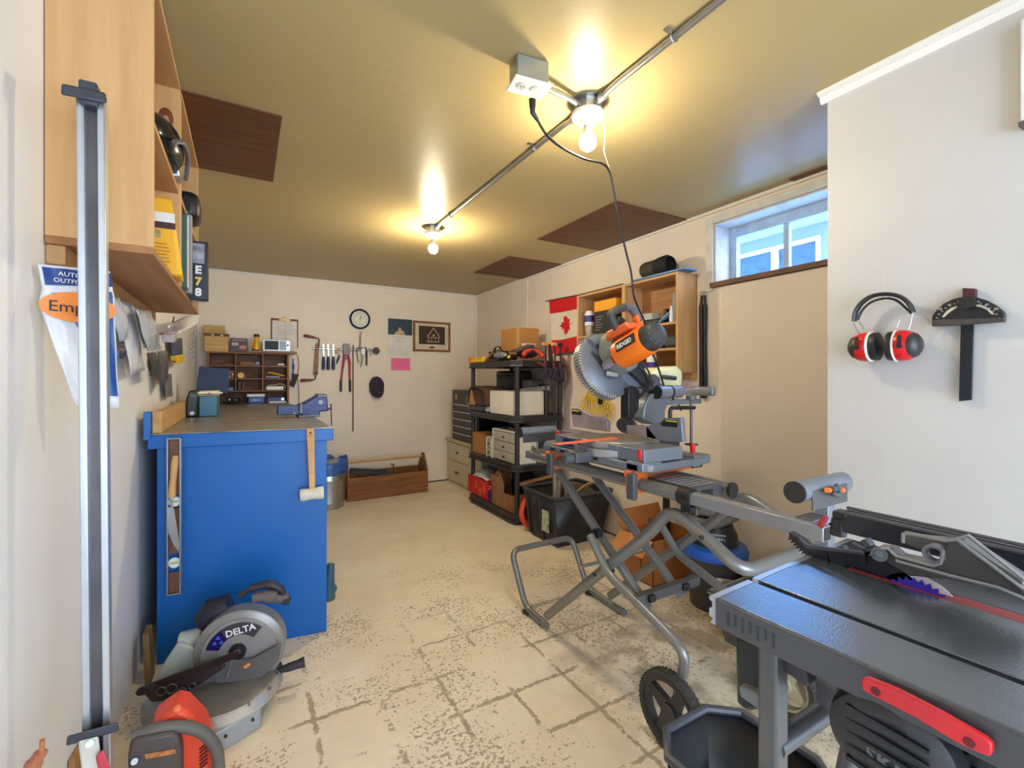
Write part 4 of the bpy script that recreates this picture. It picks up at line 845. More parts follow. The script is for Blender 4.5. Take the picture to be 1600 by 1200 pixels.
ya, yb = at(785, 770, x=1.99).y, at(767, 770, x=1.99).y
for yy in (3.78, 3.40):
    b = MB(); b.prism([(1.985, yy, Z0), (2.21, yy, Z0), (2.21, yy, Z0+.24), (2.13, yy, Z0+.32), (2.07, yy, Z0+.32), (1.985, yy, Z0+.24)], (0, .018, 0))
    obj('end_board', b, M_CAD, t, bevel=.002) if yy > 3.5 else None
b = MB(); b.box(1.985, 2.0, 3.70, 3.795, Z0, Z0+.27); obj('side_post', b, M_CAD, t, bevel=.002)
b = MB(); b.prism([(1.98, 3.50, Z0), (1.98, 3.70, Z0), (1.98, 3.70, Z0+.29), (1.98, 3.655, Z0+.335), (1.98, 3.61, Z0+.30), (1.98, 3.56, Z0+.21), (1.98, 3.56, Z0+.14), (1.98, 3.50, Z0+.14)], (.016, 0, 0)); obj('front_board', b, M_CAD, t, bevel=.002)
b = MB(); b.cyl((1.978, 3.655, Z0+.28), (1.984, 3.655, Z0+.28), .012, n=14); obj('dowel_hole', b, mat('hole_dark', (48, 34, 24), .8), t)
b = MB(); b.box(1.985, 2.0, 3.345, 3.50, Z0, Z0+.145); b.box(1.985, 2.22, 3.36, 3.375, Z0, Z0+.16); obj('tray_board', b, M_CAD, t, bevel=.002)
b = MB(); b.bar((2.03, 3.42, Z0+.23), (2.42, 3.36, Z0+.30), .05, .025); tag(obj('wood_offcut', b, M_PINEX, bevel=.002), 'wood offcut leaning across the bottom shelf behind the black tote', 'board')
b = MB(); b.sph((2.33, 3.85, Z0+.16), .15, 18, (1, 1.2, 1)); tag(obj('dark_sack', b, mat('maroon_cloth', (56, 28, 38), .9, 0, .3, 10, .6, 14)), 'dark maroon cloth sack at the back of the bottom shelf', 'bag')
# second shelf
t = thing('cardboard_box', 'open brown cardboard box at far end of the second shelf up', 'box', (2.06, 4.1, Z1))
b = MB(); b.box(1.99, 2.16, 3.98, 4.22, Z1, Z1+.20); obj('box', b, M_CARD, t, bevel=.002)
b = MB(); b.prism([(1.99, 3.985, Z1+.20), (2.16, 3.985, Z1+.20), (2.15, 3.93, Z1+.225), (2.0, 3.93, Z1+.225)], (0, 0, .003)); obj('flap', b, M_CARD, t)
def drawer_unit(name, label, x0, x1, y0, y1, z, n, hh, mbody, mfront, side='-x'):
    t = thing(name, label, 'drawers', ((x0+x1)/2, (y0+y1)/2, z)); H_ = n*hh+.02
    b = MB(); b.box(x0+.02, x1, y0, y1, z, z+H_); obj('body', b, mbody, t, bevel=.004)
    b = MB(); b.box(x0, x0+.02, y0, y0+.012, z, z+H_); b.box(x0, x0+.02, y1-.012, y1, z, z+H_); b.box(x0, x0+.02, y0, y1, z+H_-.012, z+H_); obj('frame', b, mbody, t, bevel=.002)
    for i in range(n):
        b = MB(); b.box(x0+.003, x0+.02, y0+.014, y1-.014, z+.008+i*hh, z+i*hh+hh-.004); d_ = obj('drawer', b, mfront, t, bevel=.003)
        b = MB(); b.cyl((x0+.003, (y0+y1)/2, z+i*hh+hh*.5), (x0-.008, (y0+y1)/2, z+i*hh+hh*.5), .009, n=12); obj('knob', b, M_BLK, d_)
    return t
M_OFF = mat('offwhite_plastic', (222, 216, 196), .4, 0, .03); M_FROST = mat('frosted_drawer', (178, 172, 156), .25, 0, .12, 6)
drawer_unit('small_organizer', 'small off-white organizer with grey drawers between cardboard box and drawer unit', 1.985, 2.15, 3.79, 3.90, Z1, 2, .085, M_OFF, M_FROST)
drawer_unit('storage_drawers', 'off-white plastic drawer unit with frosted drawers on second shelf up', 1.985, 2.20, 3.345, 3.77, Z1, 3, .088, M_OFF, M_FROST)
b = MB(); b.box(2.22, 2.47, 3.34, 3.62, Z1, Z1+.28); tag(obj('white_bin', b, M_OFF, bevel=.008), 'plain off-white plastic bin beside the drawer unit, near right post', 'box')
b = MB(); b.bar((2.02, 3.44, Z1+.30), (2.2, 3.56, Z1+.31), .10, .03); b.tube(spline([(2.0, 3.4, Z1+.30), (2.1, 3.5, Z1+.315), (2.2, 3.42, Z1+.30), (2.25, 3.6, Z1+.31)], 5), .008, 6)
tag(obj('cable_bundle', b, mat('cable_brown', (92, 80, 62), .7)), 'tangled brown cables lying on top of the off-white drawer unit', 'cable')
for i, (x, y, z, r, sc, lb) in enumerate(((2.25, 4.0, Z1+.11, .11, (1, 1.1, 1), 'dark power tool case at the far back of the second shelf up'), (2.36, 3.8, Z1+.12, .12, (.9, 1, 1.0), 'dark rounded bag behind the off-white drawer unit'))):
    b = MB(); b.cbox((x, y, z), (r*2*sc[0], r*2*sc[1]*.9, r*2*sc[2])); tag(obj('tool_case', b, mat('case_dark', (30, 32, 42), .5, 0, .2), bevel=.03), lb, 'case')
# third shelf
a, c = at(762, 600, x=1.99), at(797, 600, x=1.99)
t = thing('white_carton', 'long white cardboard carton on the third shelf up', 'box', (2.2, 3.42, Z2))
zc_ = at(800, 612, x=1.99).z; bx1 = at(853, 630, y=RY0+.025).x
b = MB(); y0_ = RY0+.055; x0_ = 1.975
b.box(x0_, bx1, y0_, y0_+.004, Z2, zc_); b.box(x0_, x0_+.004, y0_, 3.80, Z2, zc_); b.box(bx1-.004, bx1, y0_, 3.80, Z2, zc_); b.box(x0_, bx1, 3.796, 3.80, Z2, zc_); b.box(x0_, bx1, y0_, 3.80, Z2, Z2+.004)
obj('carton', b, mat('carton_white', (226, 220, 206), .6, 0, .03), t)
b = MB(); b.prism([(x0_+.01, y0_-.001, Z2+.17), (bx1-.3, y0_-.001, Z2+.17), (bx1-.3, y0_-.001, Z2+.02)], (0, -.0, 0)) if 0 else b.box(x0_+.02, x0_+.05, y0_-.002, y0_, Z2+.05, Z2+.06)
obj('staple', b, M_STEEL, t)
b = MB(); b.bar((2.03, 3.5, zc_-.02), (2.3, 3.45, zc_+.01), .12, .03); b.bar((2.2, 3.6, zc_), (2.40, 3.42, zc_+.03), .10, .04); tag(obj('magazine_stack', b, mat('mag_grey', (170, 166, 160), .6, 0, .3, 30)), 'magazines sticking out of the long white carton', 'magazine')
b = MB(); b.box(2.40, 2.44, 3.5, 3.75, Z2, Z2+.27); b.box(2.30, 2.44, 3.75, 3.78, Z2, Z2+.30); tag(obj('cardboard_sheet', b, mat('card_dark', (92, 74, 44), .8), bevel=.002), 'olive-brown cardboard sheet standing behind the white carton', 'cardboard')
b = MB(); b.box(2.30, 2.47, 3.62, 3.92, Z2, Z2+.31); b.v = [p for p in b.v]; tag(obj('grey_case', b, mat('case_grey', (108, 104, 100), .6), bevel=.01), 'tall grey case at the rear of the third shelf up', 'case')
t = thing('tool_bag', 'brown and black open-top tool bag on the third shelf up', 'bag', (2.1, 4.0, Z2))
b = MB(); y1b, y0b = at(722, 600, x=2.0).y-.0, 3.83
y1b = 4.27
b.prism([(1.955, y0b, Z2+.056), (1.955, y1b, Z2+.056), (1.955, y1b+.0, Z2+.14), (1.97, y1b-.10, Z2+.25), (1.97, y0b+.03, Z2+.22), (1.955, y0b, Z2+.14)], (.22, 0, 0)); obj('body', b, mat('bag_brown', (88, 60, 44), .85, 0, .15, 12, .4, 30), t, bevel=.02)
b = MB(); b.prism([(1.949, y1b-.20, Z2+.06), (1.949, y1b-.01, Z2+.06), (1.949, y1b-.01, Z2+.13), (1.953, y1b-.10, Z2+.235)], (.006, 0, 0)); obj('tan_panel', b, mat('bag_tan', (190, 140, 100), .8), t, bevel=.002)
for xx in (1.945, 2.18):
    b = MB(); b.tube(spline([(xx, y1b-.06, Z2+.08), (xx, y1b-.09, Z2+.2), (xx+.01, y1b-.16, Z2+.235), (xx+.01, y0b+.12, Z2+.20), (xx, y0b+.07, Z2+.08)], 5), .010, 8); obj('handle', b, M_BLK, t)
b = MB(); b.box(1.965, 2.2, 3.81, 4.25, Z2, Z2+.055); tag(obj('grey_tool_case', b, mat('case_slate', (66, 66, 74), .45), bevel=.012), 'flat slate-grey plastic case under the brown tool bag', 'case')
t = thing('clip_lamp', 'chrome-headed lamp resting by the edge of the third shelf up', 'lamp', (1.95, 3.9, Z2))
b = MB(); b.lathe([(.006, 0), (.016, .01), (.026, .03), (.024, .032), (0, .02)], (1.975, 3.80, Z2+.03), (-1, -.3, .2), 16); obj('head', b, mat('chrome', (220, 220, 222), .2, .8), t)
b = MB(); b.tube(spline([(1.97, 3.81, Z2+.035), (1.965, 3.9, Z2+.07), (1.962, 4.05, Z2+.05), (1.965, 4.2, Z2+.08)], 5), .007, 8); obj('arm', b, M_DSTEEL, t)
t = thing('black_suitcase', 'black upright case with handle behind the brown tool bag', 'case', (2.33, 4.0, Z2))
b = MB(); b.box(2.25, 2.44, 3.78, 4.20, Z2, Z2+.40); obj('case', b, mat('case_black', (30, 30, 32), .5, 0, .15), t, bevel=.025)
b = MB(); b.tube(fillet([(2.24, 3.9, Z2+.32), (2.22, 3.9, Z2+.35), (2.22, 4.08, Z2+.35), (2.24, 4.08, Z2+.32)], .02), .009, 8); obj('handle', b, M_BLK, t)
# between second and third: dark lump behind
# top shelf
a, c = at(783, 540, x=2.17), at(842, 540, y=3.50)
t = thing('cardboard_carton', 'brown cardboard carton with white label on top shelf', 'box', (2.30, 3.75, Z3))
xc, yc = at(808.5, 540, y=3.62).x, 3.62; ztc2 = at(808, 511, y=3.62).z
xr = at(842, 540, y=yc).x; yl = at(783, 540, x=xc).y
b = MB(); b.box(xc, xr, yc, yl, Z3, ztc2); obj('carton', b, mat('carton_tan', (186, 130, 66), .6, 0, .05, 6), t, bevel=.003)
b = MB(); b.box(xc+.05, xr-.04, yc-.002, yc, Z3+.11, Z3+.17); obj('label', b, M_WHT, t)
b = MB(); b.box(xc-.002, xc+.02, yc-.002, yc+.0, Z3, ztc2); b.box(xc-.002, xc, yc, yc+.02, Z3, ztc2); obj('tape', b, mat('tape_pale', (206, 160, 100), .4), t)
t = thing('yellow_stapler', 'bright yellow flat tool at far end of the top shelf', 'tool', (2.0, 4.15, Z3))
b = MB(); b.box(1.965, 2.03, 3.92, 4.24, Z3, Z3+.05); obj('body', b, mat('tool_yellow', (246, 196, 20), .4), t, bevel=.006)
b = MB(); b.box(1.96, 2.035, 4.20, 4.245, Z3-.0, Z3+.058); b.box(1.962, 2.033, 3.98, 4.18, Z3+.034, Z3+.038); obj('trim', b, mat('tool_orange', (230, 110, 30), .4), t, bevel=.002)
def clutter(name, label, cat, parts):
    t = thing(name, label, cat, tuple(parts[0][1].v[0])); t.location = (sum(v.x for v in parts[0][1].v)/len(parts[0][1].v), sum(v.y for v in parts[0][1].v)/len(parts[0][1].v), min(v.z for v in parts[0][1].v))
    for nm, mb, m in parts: obj(nm, mb, m, t, bevel=.002)
    return t
clutter('cordless_drill', 'grey and chrome cordless drill lying near the front corner of the top shelf', 'drill', [
    ('body', MB().tube([(1.99, 3.72, Z3+.05), (1.99, 3.66, Z3+.055), (1.99, 3.56, Z3+.052)], [.02, .034, .03], 14), mat('drill_grey', (120, 122, 126), .4)),
    ('chuck', MB().lathe([(.024, 0), (.022, .03), (.012, .05), (0, .05)], (1.99, 3.56, Z3+.052), (0, -1, -.1), 16), mat('chrome', (220, 220, 222), .2, .8)),
    ('handle', MB().tube([(1.99, 3.66, Z3+.05), (2.04, 3.70, Z3+.03), (2.10, 3.74, Z3+.022)], [.02, .018, .022], 10), M_BLK)])
clutter('jigsaw', 'black jigsaw with brass fittings behind the drill on the top shelf', 'saw', [
    ('body', MB().cbox((2.07, 3.80, Z3+.055), (.08, .2, .09), (0, 0, .2)), M_BLK), ('handle', MB().tube(spline([(2.07, 3.74, Z3+.1), (2.07, 3.78, Z3+.135), (2.07, 3.86, Z3+.135), (2.07, 3.9, Z3+.1)], 4), .013, 8), M_DSTEEL),
    ('fitting', MB().sph((2.04, 3.76, Z3+.12), .018), M_BRASS)])
clutter('steel_square', 'copper-coloured bent tool leaning beside the yellow tool on top shelf', 'tool', [
    ('blade', MB().bar((1.975, 3.90, Z3+.01), (2.0, 3.78, Z3+.09), .01, .02), mat('copperish', (176, 120, 84), .4, .5)), ('arm', MB().bar((2.0, 3.9, Z3+.012), (2.03, 3.68, Z3+.016), .05, .016), M_DSTEEL)])
clutter('yellow_nozzle', 'small tool with yellow tip at the near corner of the top shelf', 'tool', [
    ('body', MB().tube([(2.06, 3.47, Z3+.03), (1.98, 3.44, Z3+.03)], [.026, .02], 12), M_BLK), ('tip', MB().cyl((1.98, 3.44, Z3+.03), (1.965, 3.435, Z3+.03), .014, .012), mat('tool_yellow', (246, 196, 20), .4))])
clutter('welding_visor', 'dark purple moulded visor on the top shelf in front of the carton', 'visor', [
    ('shell', MB().grid(lambda u, v: V(2.05+.26*u, 3.50-.07*math.sin(math.pi*u), Z3+.055+.085*math.sin(math.pi*(.15+.7*v))+.03*u), 14, 8) if 0 else MB().sph((2.19, 3.47, Z3+.078), 1, 20, (.115, .09, .055), (0, -.12, .1)), mat('visor_purple', (54, 44, 66), .3)),
    ('brim', MB().cbox((2.13, 3.47, Z3+.112), (.20, .12, .012), (.1, -.32, 0)), mat('visor_grey', (74, 74, 84), .35))])
b = MB(); pts = [V(2.19+.10*math.cos(a_), 3.375+.03*math.sin(a_), Z3+.035+.055*math.sin(a_)) for a_ in [math.pi*i/10 for i in range(11)]]; b.tube(pts, .020, 10)
tag(obj('orange_clamp_grip', b, mat('grip_orange', (226, 74, 38), .4)), 'curved orange plastic handle at near edge of the top shelf', 'handle')
# bar clamps hanging on the near end of the top shelf
for i, (u, c1) in enumerate(((853, (232, 150, 96)), (867, (236, 166, 104)), (876, (60, 40, 60)))):
    p = at(u, 545, y=RY0-.03); q = at(u, 650 if i < 2 else 600, y=RY0-.03)
    t = thing('bar_clamp', ('bar clamp with orange-capped head nearest the shelf middle, hanging at unit end', 'bar clamp with tan cap hanging second along the near shelf end', 'dark bar clamp hanging at the wall end of the top shelf')[i], 'clamp', (p.x, p.y, q.z))
    b = MB(); b.bar(p+V(0, 0, .05), q, .018, .006, (1, 0, 0)); obj('bar', b, M_DSTEEL, t)
    b = MB(); b.cbox(p+V(-.01, 0, .04), (.055, .035, .03)); obj('head', b, mat('clamp_cap%d' % i, c1, .45), t, bevel=.006)
    z1_ = at(u, 582+i*3, y=RY0-.03).z; b = MB(); b.cbox(V(p.x, p.y-.012, z1_), (.05, .04, .10)); b.cbox(V(p.x-.02, p.y-.02, z1_-.03), (.06, .03, .035), (0, .4, 0)); obj('slider', b, mat('slider_violet', (46, 42, 66), .5, 0, .3, 20), t, bevel=.006)
    b = MB(); b.tube([V(p.x-.015, p.y-.01, z1_+.055), V(p.x-.03, p.y-.02, z1_+.12)], [.012, .008], 8); obj('trigger', b, mat('trigger_red', (120, 44, 40), .5), t)
p = at(850, 562, y=RY0-.03)
b = MB(); b.tube(spline([at(840, 566, y=RY0-.02), at(850, 572, y=RY0-.03), at(853, 585, y=RY0-.03), at(856, 592, y=RY0-.03)], 4), .008, 8); b.cbox(at(853, 588, y=RY0-.04), (.02, .01, .04))
tag(obj('hanging_strap', b, mat('strap_rust', (150, 74, 60), .5)), 'rust-coloured strap with white tag hanging from the top shelf', 'strap')
b = MB(); b.tube(spline([at(880, 560, y=RY0-.02), at(887, 575, y=RY0-.02), at(888, 592, y=RY0-.02), at(882, 606, y=RY0-.02)], 4), .012, 8)
tag(obj('hose_loop', b, mat('strap_rust2', (132, 92, 84), .6)), 'brown hose loop hanging at the wall side of the clamps', 'hose')
b = MB(); p = at(861, 545, y=RY0+.06); b.hexa([(p.x-.02, p.y-.012, Z3), (p.x+.02, p.y-.012, Z3), (p.x+.02, p.y+.012, Z3), (p.x-.02, p.y+.012, Z3)], [(p.x-.035, p.y-.010, Z3+.15), (p.x-.005, p.y-.010, Z3+.155), (p.x-.005, p.y+.010, Z3+.155), (p.x-.035, p.y+.010, Z3+.15)]); tag(obj('wooden_peg', b, mat('peg_brown', (74, 58, 44), .6), bevel=.003), 'upright brown stick at the wall end of the top shelf', 'stick')

# ---------------------------------------------------------------- black tote with tools, orange disc
t = thing('plastic_tote', 'black rectangular plastic storage tote on floor in front of the shelving unit', 'bin', (2.2, 2.93, 0))
def ring(x0, x1, y0, y1, z): return [(x0, y0, z), (x1, y0, z), (x1, y1, z), (x0, y1, z)]
b = MB(); o_, i_ = .045, .012
A = ring(1.965+.015, 2.42-.03, 2.735, 3.09-.02, 0); Bq = ring(1.925, 2.47, 2.68, 3.12, .375)
b.hexa(A, [Vector(p) for p in Bq]); b.f.pop(1); b.m.pop(1); obj('body', b, mat('tote_black', (34, 34, 38), .4, 0, .08), t, solid=.006)
b = MB(); b.tube([Vector(p) for p in fillet([(2.2, 2.675, .378), (2.475, 2.675, .378), (2.475, 3.125, .378), (1.92, 3.125, .378), (1.92, 2.675, .378), (2.2, 2.675, .378)], .03)][:-1], .012, 8, closed=True); obj('rim', b, mat('tote_rim', (58, 58, 64), .4), t)
b = MB(); b.box(1.935, 1.945, 2.79, 2.87, .10, .26); b.M = None; obj('label', b, mat('label_pale', (186, 190, 160), .6, 0, .4, 40), t)
for yy in (2.72, 2.9, 3.08):
    b = MB(); b.bar((1.968, yy, .02), (1.930, yy, .35), .03, .012, (1, 0, 0)); obj('rib', b, mat('tote_black', (34, 34, 38), .4, 0, .08), t, bevel=.003)
b = MB()
for i, (x, y, dx, dz) in enumerate(((2.0, 2.8, .02, .52), (2.03, 2.82, .0, .56), (2.06, 2.84, .03, .50), (2.09, 2.80, .05, .55))): b.bar((x, y, .15), (x+dx, y+.02, dz), .022, .02)
tag(obj('wood_stakes', b, mat('stake_grey', (150, 136, 118), .7, 0, .2, 20), bevel=.002), 'bundle of grey wooden stakes standing in the black tote', 'stick')
t = thing('leather_bag', 'crumpled brown leather pouch lying in top of the black tote', 'bag', (2.3, 2.9, .30))
b = MB(); b.sph((2.30, 2.88, .335), 1, 20, (.14, .17, .075), (.2, .2, .3)); obj('pouch', b, mat('leather', (84, 66, 52), .7, 0, .3, 8, .6, 16), t)
b = MB(); b.tube(spline([(2.2, 2.78, .38), (2.28, 2.76, .43), (2.38, 2.80, .42), (2.40, 2.9, .37)], 5), .009, 8); obj('strap', b, mat('strap_tan', (150, 118, 76), .6), t)
t = thing('orange_cord_reel', 'orange curved reel standing between shelving unit and black tote', 'reel', (1.98, 3.18, 0))
b = MB(); b.torus((2.07, 3.17, .155), (.0, 1, 0), .130, .024, 36, 10); obj('rim', b, mat('reel_orange', (226, 74, 40), .4), t)
b = MB(); b.cyl((2.07, 3.155, .155), (2.07, 3.185, .155), .11, n=32); obj('disc', b, mat('reel_dark', (48, 46, 50), .6), t)

# ---------------------------------------------------------------- right wall
XW = XR
def RW(u, v, d=0.0): return at(u, v, x=XR-d)
# flag
t = thing('wall_flag', 'red and white maple leaf flag hung vertically beside the wall shelf', 'flag', tuple(RW(885, 550)))
TL, TR, BL, BR = RW(858, 470, .02), RW(903, 462, .02), RW(864, 553, .04), RW(906, 545, .04)
def FL(u, v, d=0): 
    p = (TL*(1-u)+TR*u)*(1-v)+(BL*(1-u)+BR*u)*v; return p+V(-.008*math.sin(u*9+v*2)*v-d, 0, -.012*math.sin(math.pi*u)*v)
b = MB()
for (v0, v1, k) in ((0, .25, 0), (.25, .75, 1), (.75, 1, 0)):
    b.k = k; b.grid(lambda u, v: FL(u, v0+(v1-v0)*v), 16, 6)
b.k = 0
# maple leaf, stem to the right (hung vertically)
half = [(0, 1.0), (.17, .66), (.36, .76), (.28, .28), (.52, .48), (.57, .36), (.86, .42), (.76, .16), (.92, .08), (.48, -.26), (.53, -.42), (.07, -.36)]
leaf = half+[(-x, y) for x, y in reversed(half[1:])]
lp = [(.57-.26*(y-.1)*1.05, .50+.235*x*.85*.98) for x, y in leaf]   # (u, v) on the cloth
n0 = len(lp)
cu_, cv_ = .56, .50
vs = [FL(cu_, cv_, .0035)]+[FL(u, v, .0035) for u, v in lp]
b._add(vs, [(0, i+1, (i+1) % n0+1) for i in range(n0)])
b.prism([FL(.62, .493, .0035), FL(.82, .495, .0035), FL(.82, .505, .0035), FL(.62, .507, .0035)], (-.001, 0, 0))
obj('cloth', b, [mat('flag_red', (206, 20, 34), .7, 0, .06), mat('flag_white', (226, 216, 204), .7, 0, .03)], t)
b = MB(); b.cyl(TL+V(-.004, .05, .004), TR+V(-.004, -.0, .004), .005, n=8); obj('rod', b, M_DSTEEL, t)
# open shelf cabinet
SX, SY0, SY1, SZ0, SZ1 = 2.345, 1.952, 2.966, 1.285, 1.925
M_PX = wood('shelf_pine', (206, 164, 112), (182, 136, 86), axis=1); M_PZ = wood('shelf_pine_z', (210, 170, 120), (186, 142, 92), axis=2)
t = thing('wall_shelf', 'two-bay pine wall cabinet with open shelves on the right wall', 'shelf', (2.44, 2.46, SZ0))
ym = at(974, 450, x=SX).y
b = MB(); b.box(XR-.012, XR-.001, SY0, SY1, SZ0, SZ1); obj('back_panel', b, wood('back_pine', (178, 128, 80), (150, 104, 62), axis=1), t)
for y in (SY0, ym-.017, SY1-.018): b = MB(); b.box(SX, XR-.012, y, y+(.018 if y != ym-.017 else .034), SZ0, SZ1); obj('side_panel', b, M_PZ, t, bevel=.002)
for z in (SZ0+.0, SZ1-.018):
    b = MB(); b.box(SX+.001, XR-.012, SY0+.018, SY1-.018, z, z+.018); obj('shelf_board', b, M_PX, t, bevel=.002)
for (ya_, yb_, zz) in ((SY0+.018, ym-.017, (1.595, 1.43)), (ym+.017, SY1-.018, (1.575, 1.43))):
    for z in zz: b = MB(); b.box(SX+.003, XR-.012, ya_, yb_, z, z+.016); obj('shelf_board', b, M_PX, t, bevel=.0015)
b = MB(); b.box(XR-.03, XR-.001, SY0+.0, SY0+.25, SZ0-.045, SZ0); obj('cleat', b, M_PX, t, bevel=.002)
SA, SB = 1.4465, 1.5915   # shelf tops far bay
def onshelf(u, v, x): return at(u, v, x=x)
# far bay upper shelf: bottle, black and orange box
SBf = 1.5915
p = at(921, 505, x=SX+.05); t = thing('caulk_jar', 'white and blue bottle on the left of the wall shelf', 'bottle', (p.x, p.y, SBf))
b = MB(); b.lathe([(.03, 0), (.034, .004), (.034, .075), (.03, .08)], (p.x, p.y, SBf), n=20); obj('base', b, mat('jar_grey', (176, 170, 160), .5, 0, .3, 30), t)
b = MB(); b.lathe([(.036, .081), (.038, .085), (.038, .18), (.030, .19), (.026, .2), (0, .2)], (p.x, p.y, SBf), n=20); obj('bottle', b, M_WHT, t)
b = MB(); b.lathe([(.0385, .11), (.0388, .112), (.0388, .16), (.0385, .162)], (p.x, p.y, SBf), n=20); obj('label', b, mat('label_blue', (56, 56, 130), .5), t)
p0, p1 = at(929, 500, x=SX+.012), at(962, 500, x=SX+.012)
t = thing('tool_carton', 'black carton with orange-yellow top band on the wall shelf', 'box', (SX+.08, (p0.y+p1.y)/2, SBf))
b = MB(); b.box(SX+.012, SX+.14, p1.y+.0, p0.y, SBf, SBf+.19); obj('carton', b, mat('carton_black', (40, 38, 38), .45, 0, .1), t, bevel=.002)
b = MB(); b.box(SX+.010, SX+.142, p1.y-.002, p0.y+.002, SBf+.175, SBf+.255); obj('band', b, mat('band_amber', (240, 164, 30), .45), t, bevel=.002)
b = MB()
for i in range(6): b.box(SX+.0100, SX+.0118, p0.y-.06-.02*(i % 3), p0.y-.01, SBf+.03+i*.02, SBf+.036+i*.02)
obj('printed_lines', b, mat('print_grey', (130, 128, 124), .5), t)
# near bay things
SBn = 1.6115
def box_on(name, lb, cat, u0, u1, x0, dx, z, h_, m, bev=.003):
    a, c = at(u0, 520, x=x0), at(u1, 520, x=x0); b = MB(); b.box(x0, x0+dx, c.y, a.y, z, z+h_); return tag(obj(name, b, m, bevel=bev), lb, cat)
box_on('respirator_case', 'dark flat folded tool pouch on the near upper shelf of the wall cabinet', 'case', 1004, 1036, SX+.01, .12, SBn, .035, M_BLK, .01)
box_on('grey_box', 'light grey box on the dark pouch in the wall cabinet', 'box', 1003, 1018, SX+.015, .09, SBn+.0355, .045, mat('box_lgrey', (184, 184, 180), .5))
box_on('black_can', 'black upright can on the near upper shelf of the wall cabinet', 'can', 1035.5, 1042, SX+.06, .05, SBn, .10, M_BLK, .008)
p = at(1049, 510, x=SX+.03); t = thing('glue_bottle', 'small white glue bottle near the right side of the wall cabinet', 'bottle', (p.x, p.y, SBn)); b = MB(); b.lathe([(.013, 0), (.014, .07), (.008, .085)], (p.x, p.y, SBn), n=14); obj('bottle', b, M_WHT, t); b = MB(); b.lathe([(.009, .085), (.007, .105), (0, .106)], (p.x, p.y, SBn), n=12); obj('cap', b, M_WHT, t)
p = at(1055, 490, x=SX+.05); b = MB(); b.lathe([(.018, 0), (.018, .19), (0, .19)], (p.x, p.y, SBn), n=16); tag(obj('grey_tube', b, mat('tube_grey', (150, 148, 142), .4)), 'tall grey tube standing in near corner of the wall cabinet', 'tube')
a, c = at(1030, 508, x=SX+.01), at(1045, 496, x=SX+.01); b = MB(); b.bar(V(SX+.02, a.y, SBn+.006), V(SX+.02, c.y, SBn+.06), .03, .010); tag(obj('blue_folded_cloth', b, mat('cloth_blue', (120, 160, 190), .7)), 'light blue slanted packet before the near upper shelf tube', 'packet')
box_on('detail_sander', 'grey power tool on the middle shelf of the near bay', 'sander', 1036, 1055, SX+.01, .12, 1.4465, .075, mat('tool_dgrey', (74, 74, 74), .5, 0, .3, 20), .02)
box_on('flat_black_case', 'flat black case under the grey power tool in near bay', 'case', 1022, 1034, SX+.01, .13, 1.4465, .03, M_BLK)
t = thing('spray_can', 'white and blue spray can on the bottom of the near bay', 'can', tuple(at(1018, 575, x=SX+.03)))
p = at(1018, 560, x=SX+.03); b = MB(); b.lathe([(.032, 0), (.033, .10), (.026, .115), (.02, .12), (0, .12)], (p.x, p.y, SZ0+.018), n=20); obj('can', b, M_WHT, t); b = MB(); b.lathe([(.0335, .015), (.0335, .055)], (p.x, p.y, SZ0+.018), n=20); obj('label', b, mat('label_blue', (56, 56, 130), .5), t)
# things on top of the cabinet
b = MB(); a, c = at(992, 440, x=SX), at(1104, 424, x=2.44)
b.box(SX-.01, 2.46, 1.895, 2.33, SZ1+.0005, SZ1+.012); t = obj('blue_sheet', b, mat('sheet_blue', (66, 130, 200), .35), bevel=.003); tag(t, 'flat bright blue plastic sheet lying on top of the wall cabinet', 'sheet')
b = MB(); b.box(SX+.0, 2.50, 2.45, 2.97, SZ1+.0005, SZ1+.010); tag(obj('thin_board', b, wood('thin_dark', (120, 96, 72), (96, 74, 54), axis=1)), 'thin brown board lying on the far half of the wall cabinet', 'board')
t = thing('rolled_mat', 'dark olive rolled cover with black mouth lying on the blue sheet', 'roll', (2.42, 2.15, SZ1+.012))
zr = SZ1+.0125; b = MB(); p0, p1 = V(2.40, 2.30, zr+.058), V(2.385, 2.05, zr+.056); b.lathe([(0, 0), (.03, .004), (.05, .02), (.056, .04), (.056, .15)], p0, (p1-p0), 24, (1.0, 1.0)); obj('roll', b, mat('olive_roll', (62, 56, 44), .7, 0, .15), t)
d = (p1-p0).normalized(); b = MB(); b.lathe([(.056, 0), (.062, .03), (.064, .09), (.050, .115), (.058, .10), (.052, .06), (0, .05)], p0+d*.145, d, 24); obj('mouth', b, mat('black_cloth', (24, 22, 24), .8, 0, .1), t)
# pry bars hanging by the window
for i, u in enumerate((1096.5, 1101.5)):
    t = thing('padded_strap', ('black padded strap hanging on right wall, left one of the pair by the window', 'black padded strap hanging on right wall, right one of the pair under the window corner')[i], 'strap', tuple(RW(u, 620)))
    b = MB(); b.tube(spline([RW(u, 462, .02), RW(u-1+i, 480, .025), RW(u-.5, 540, .022), RW(u-.5+i, 600, .022), RW(u, 622, .02)], 5), [.008, .014, .013, .013, .012], 10); obj('strap', b, M_BLK, t)
    b = MB(); b.torus(RW(u, 459, .02), (1, 0.2, 0), .012, .003, 16, 6); obj('hook_ring', b, M_STEEL, t)
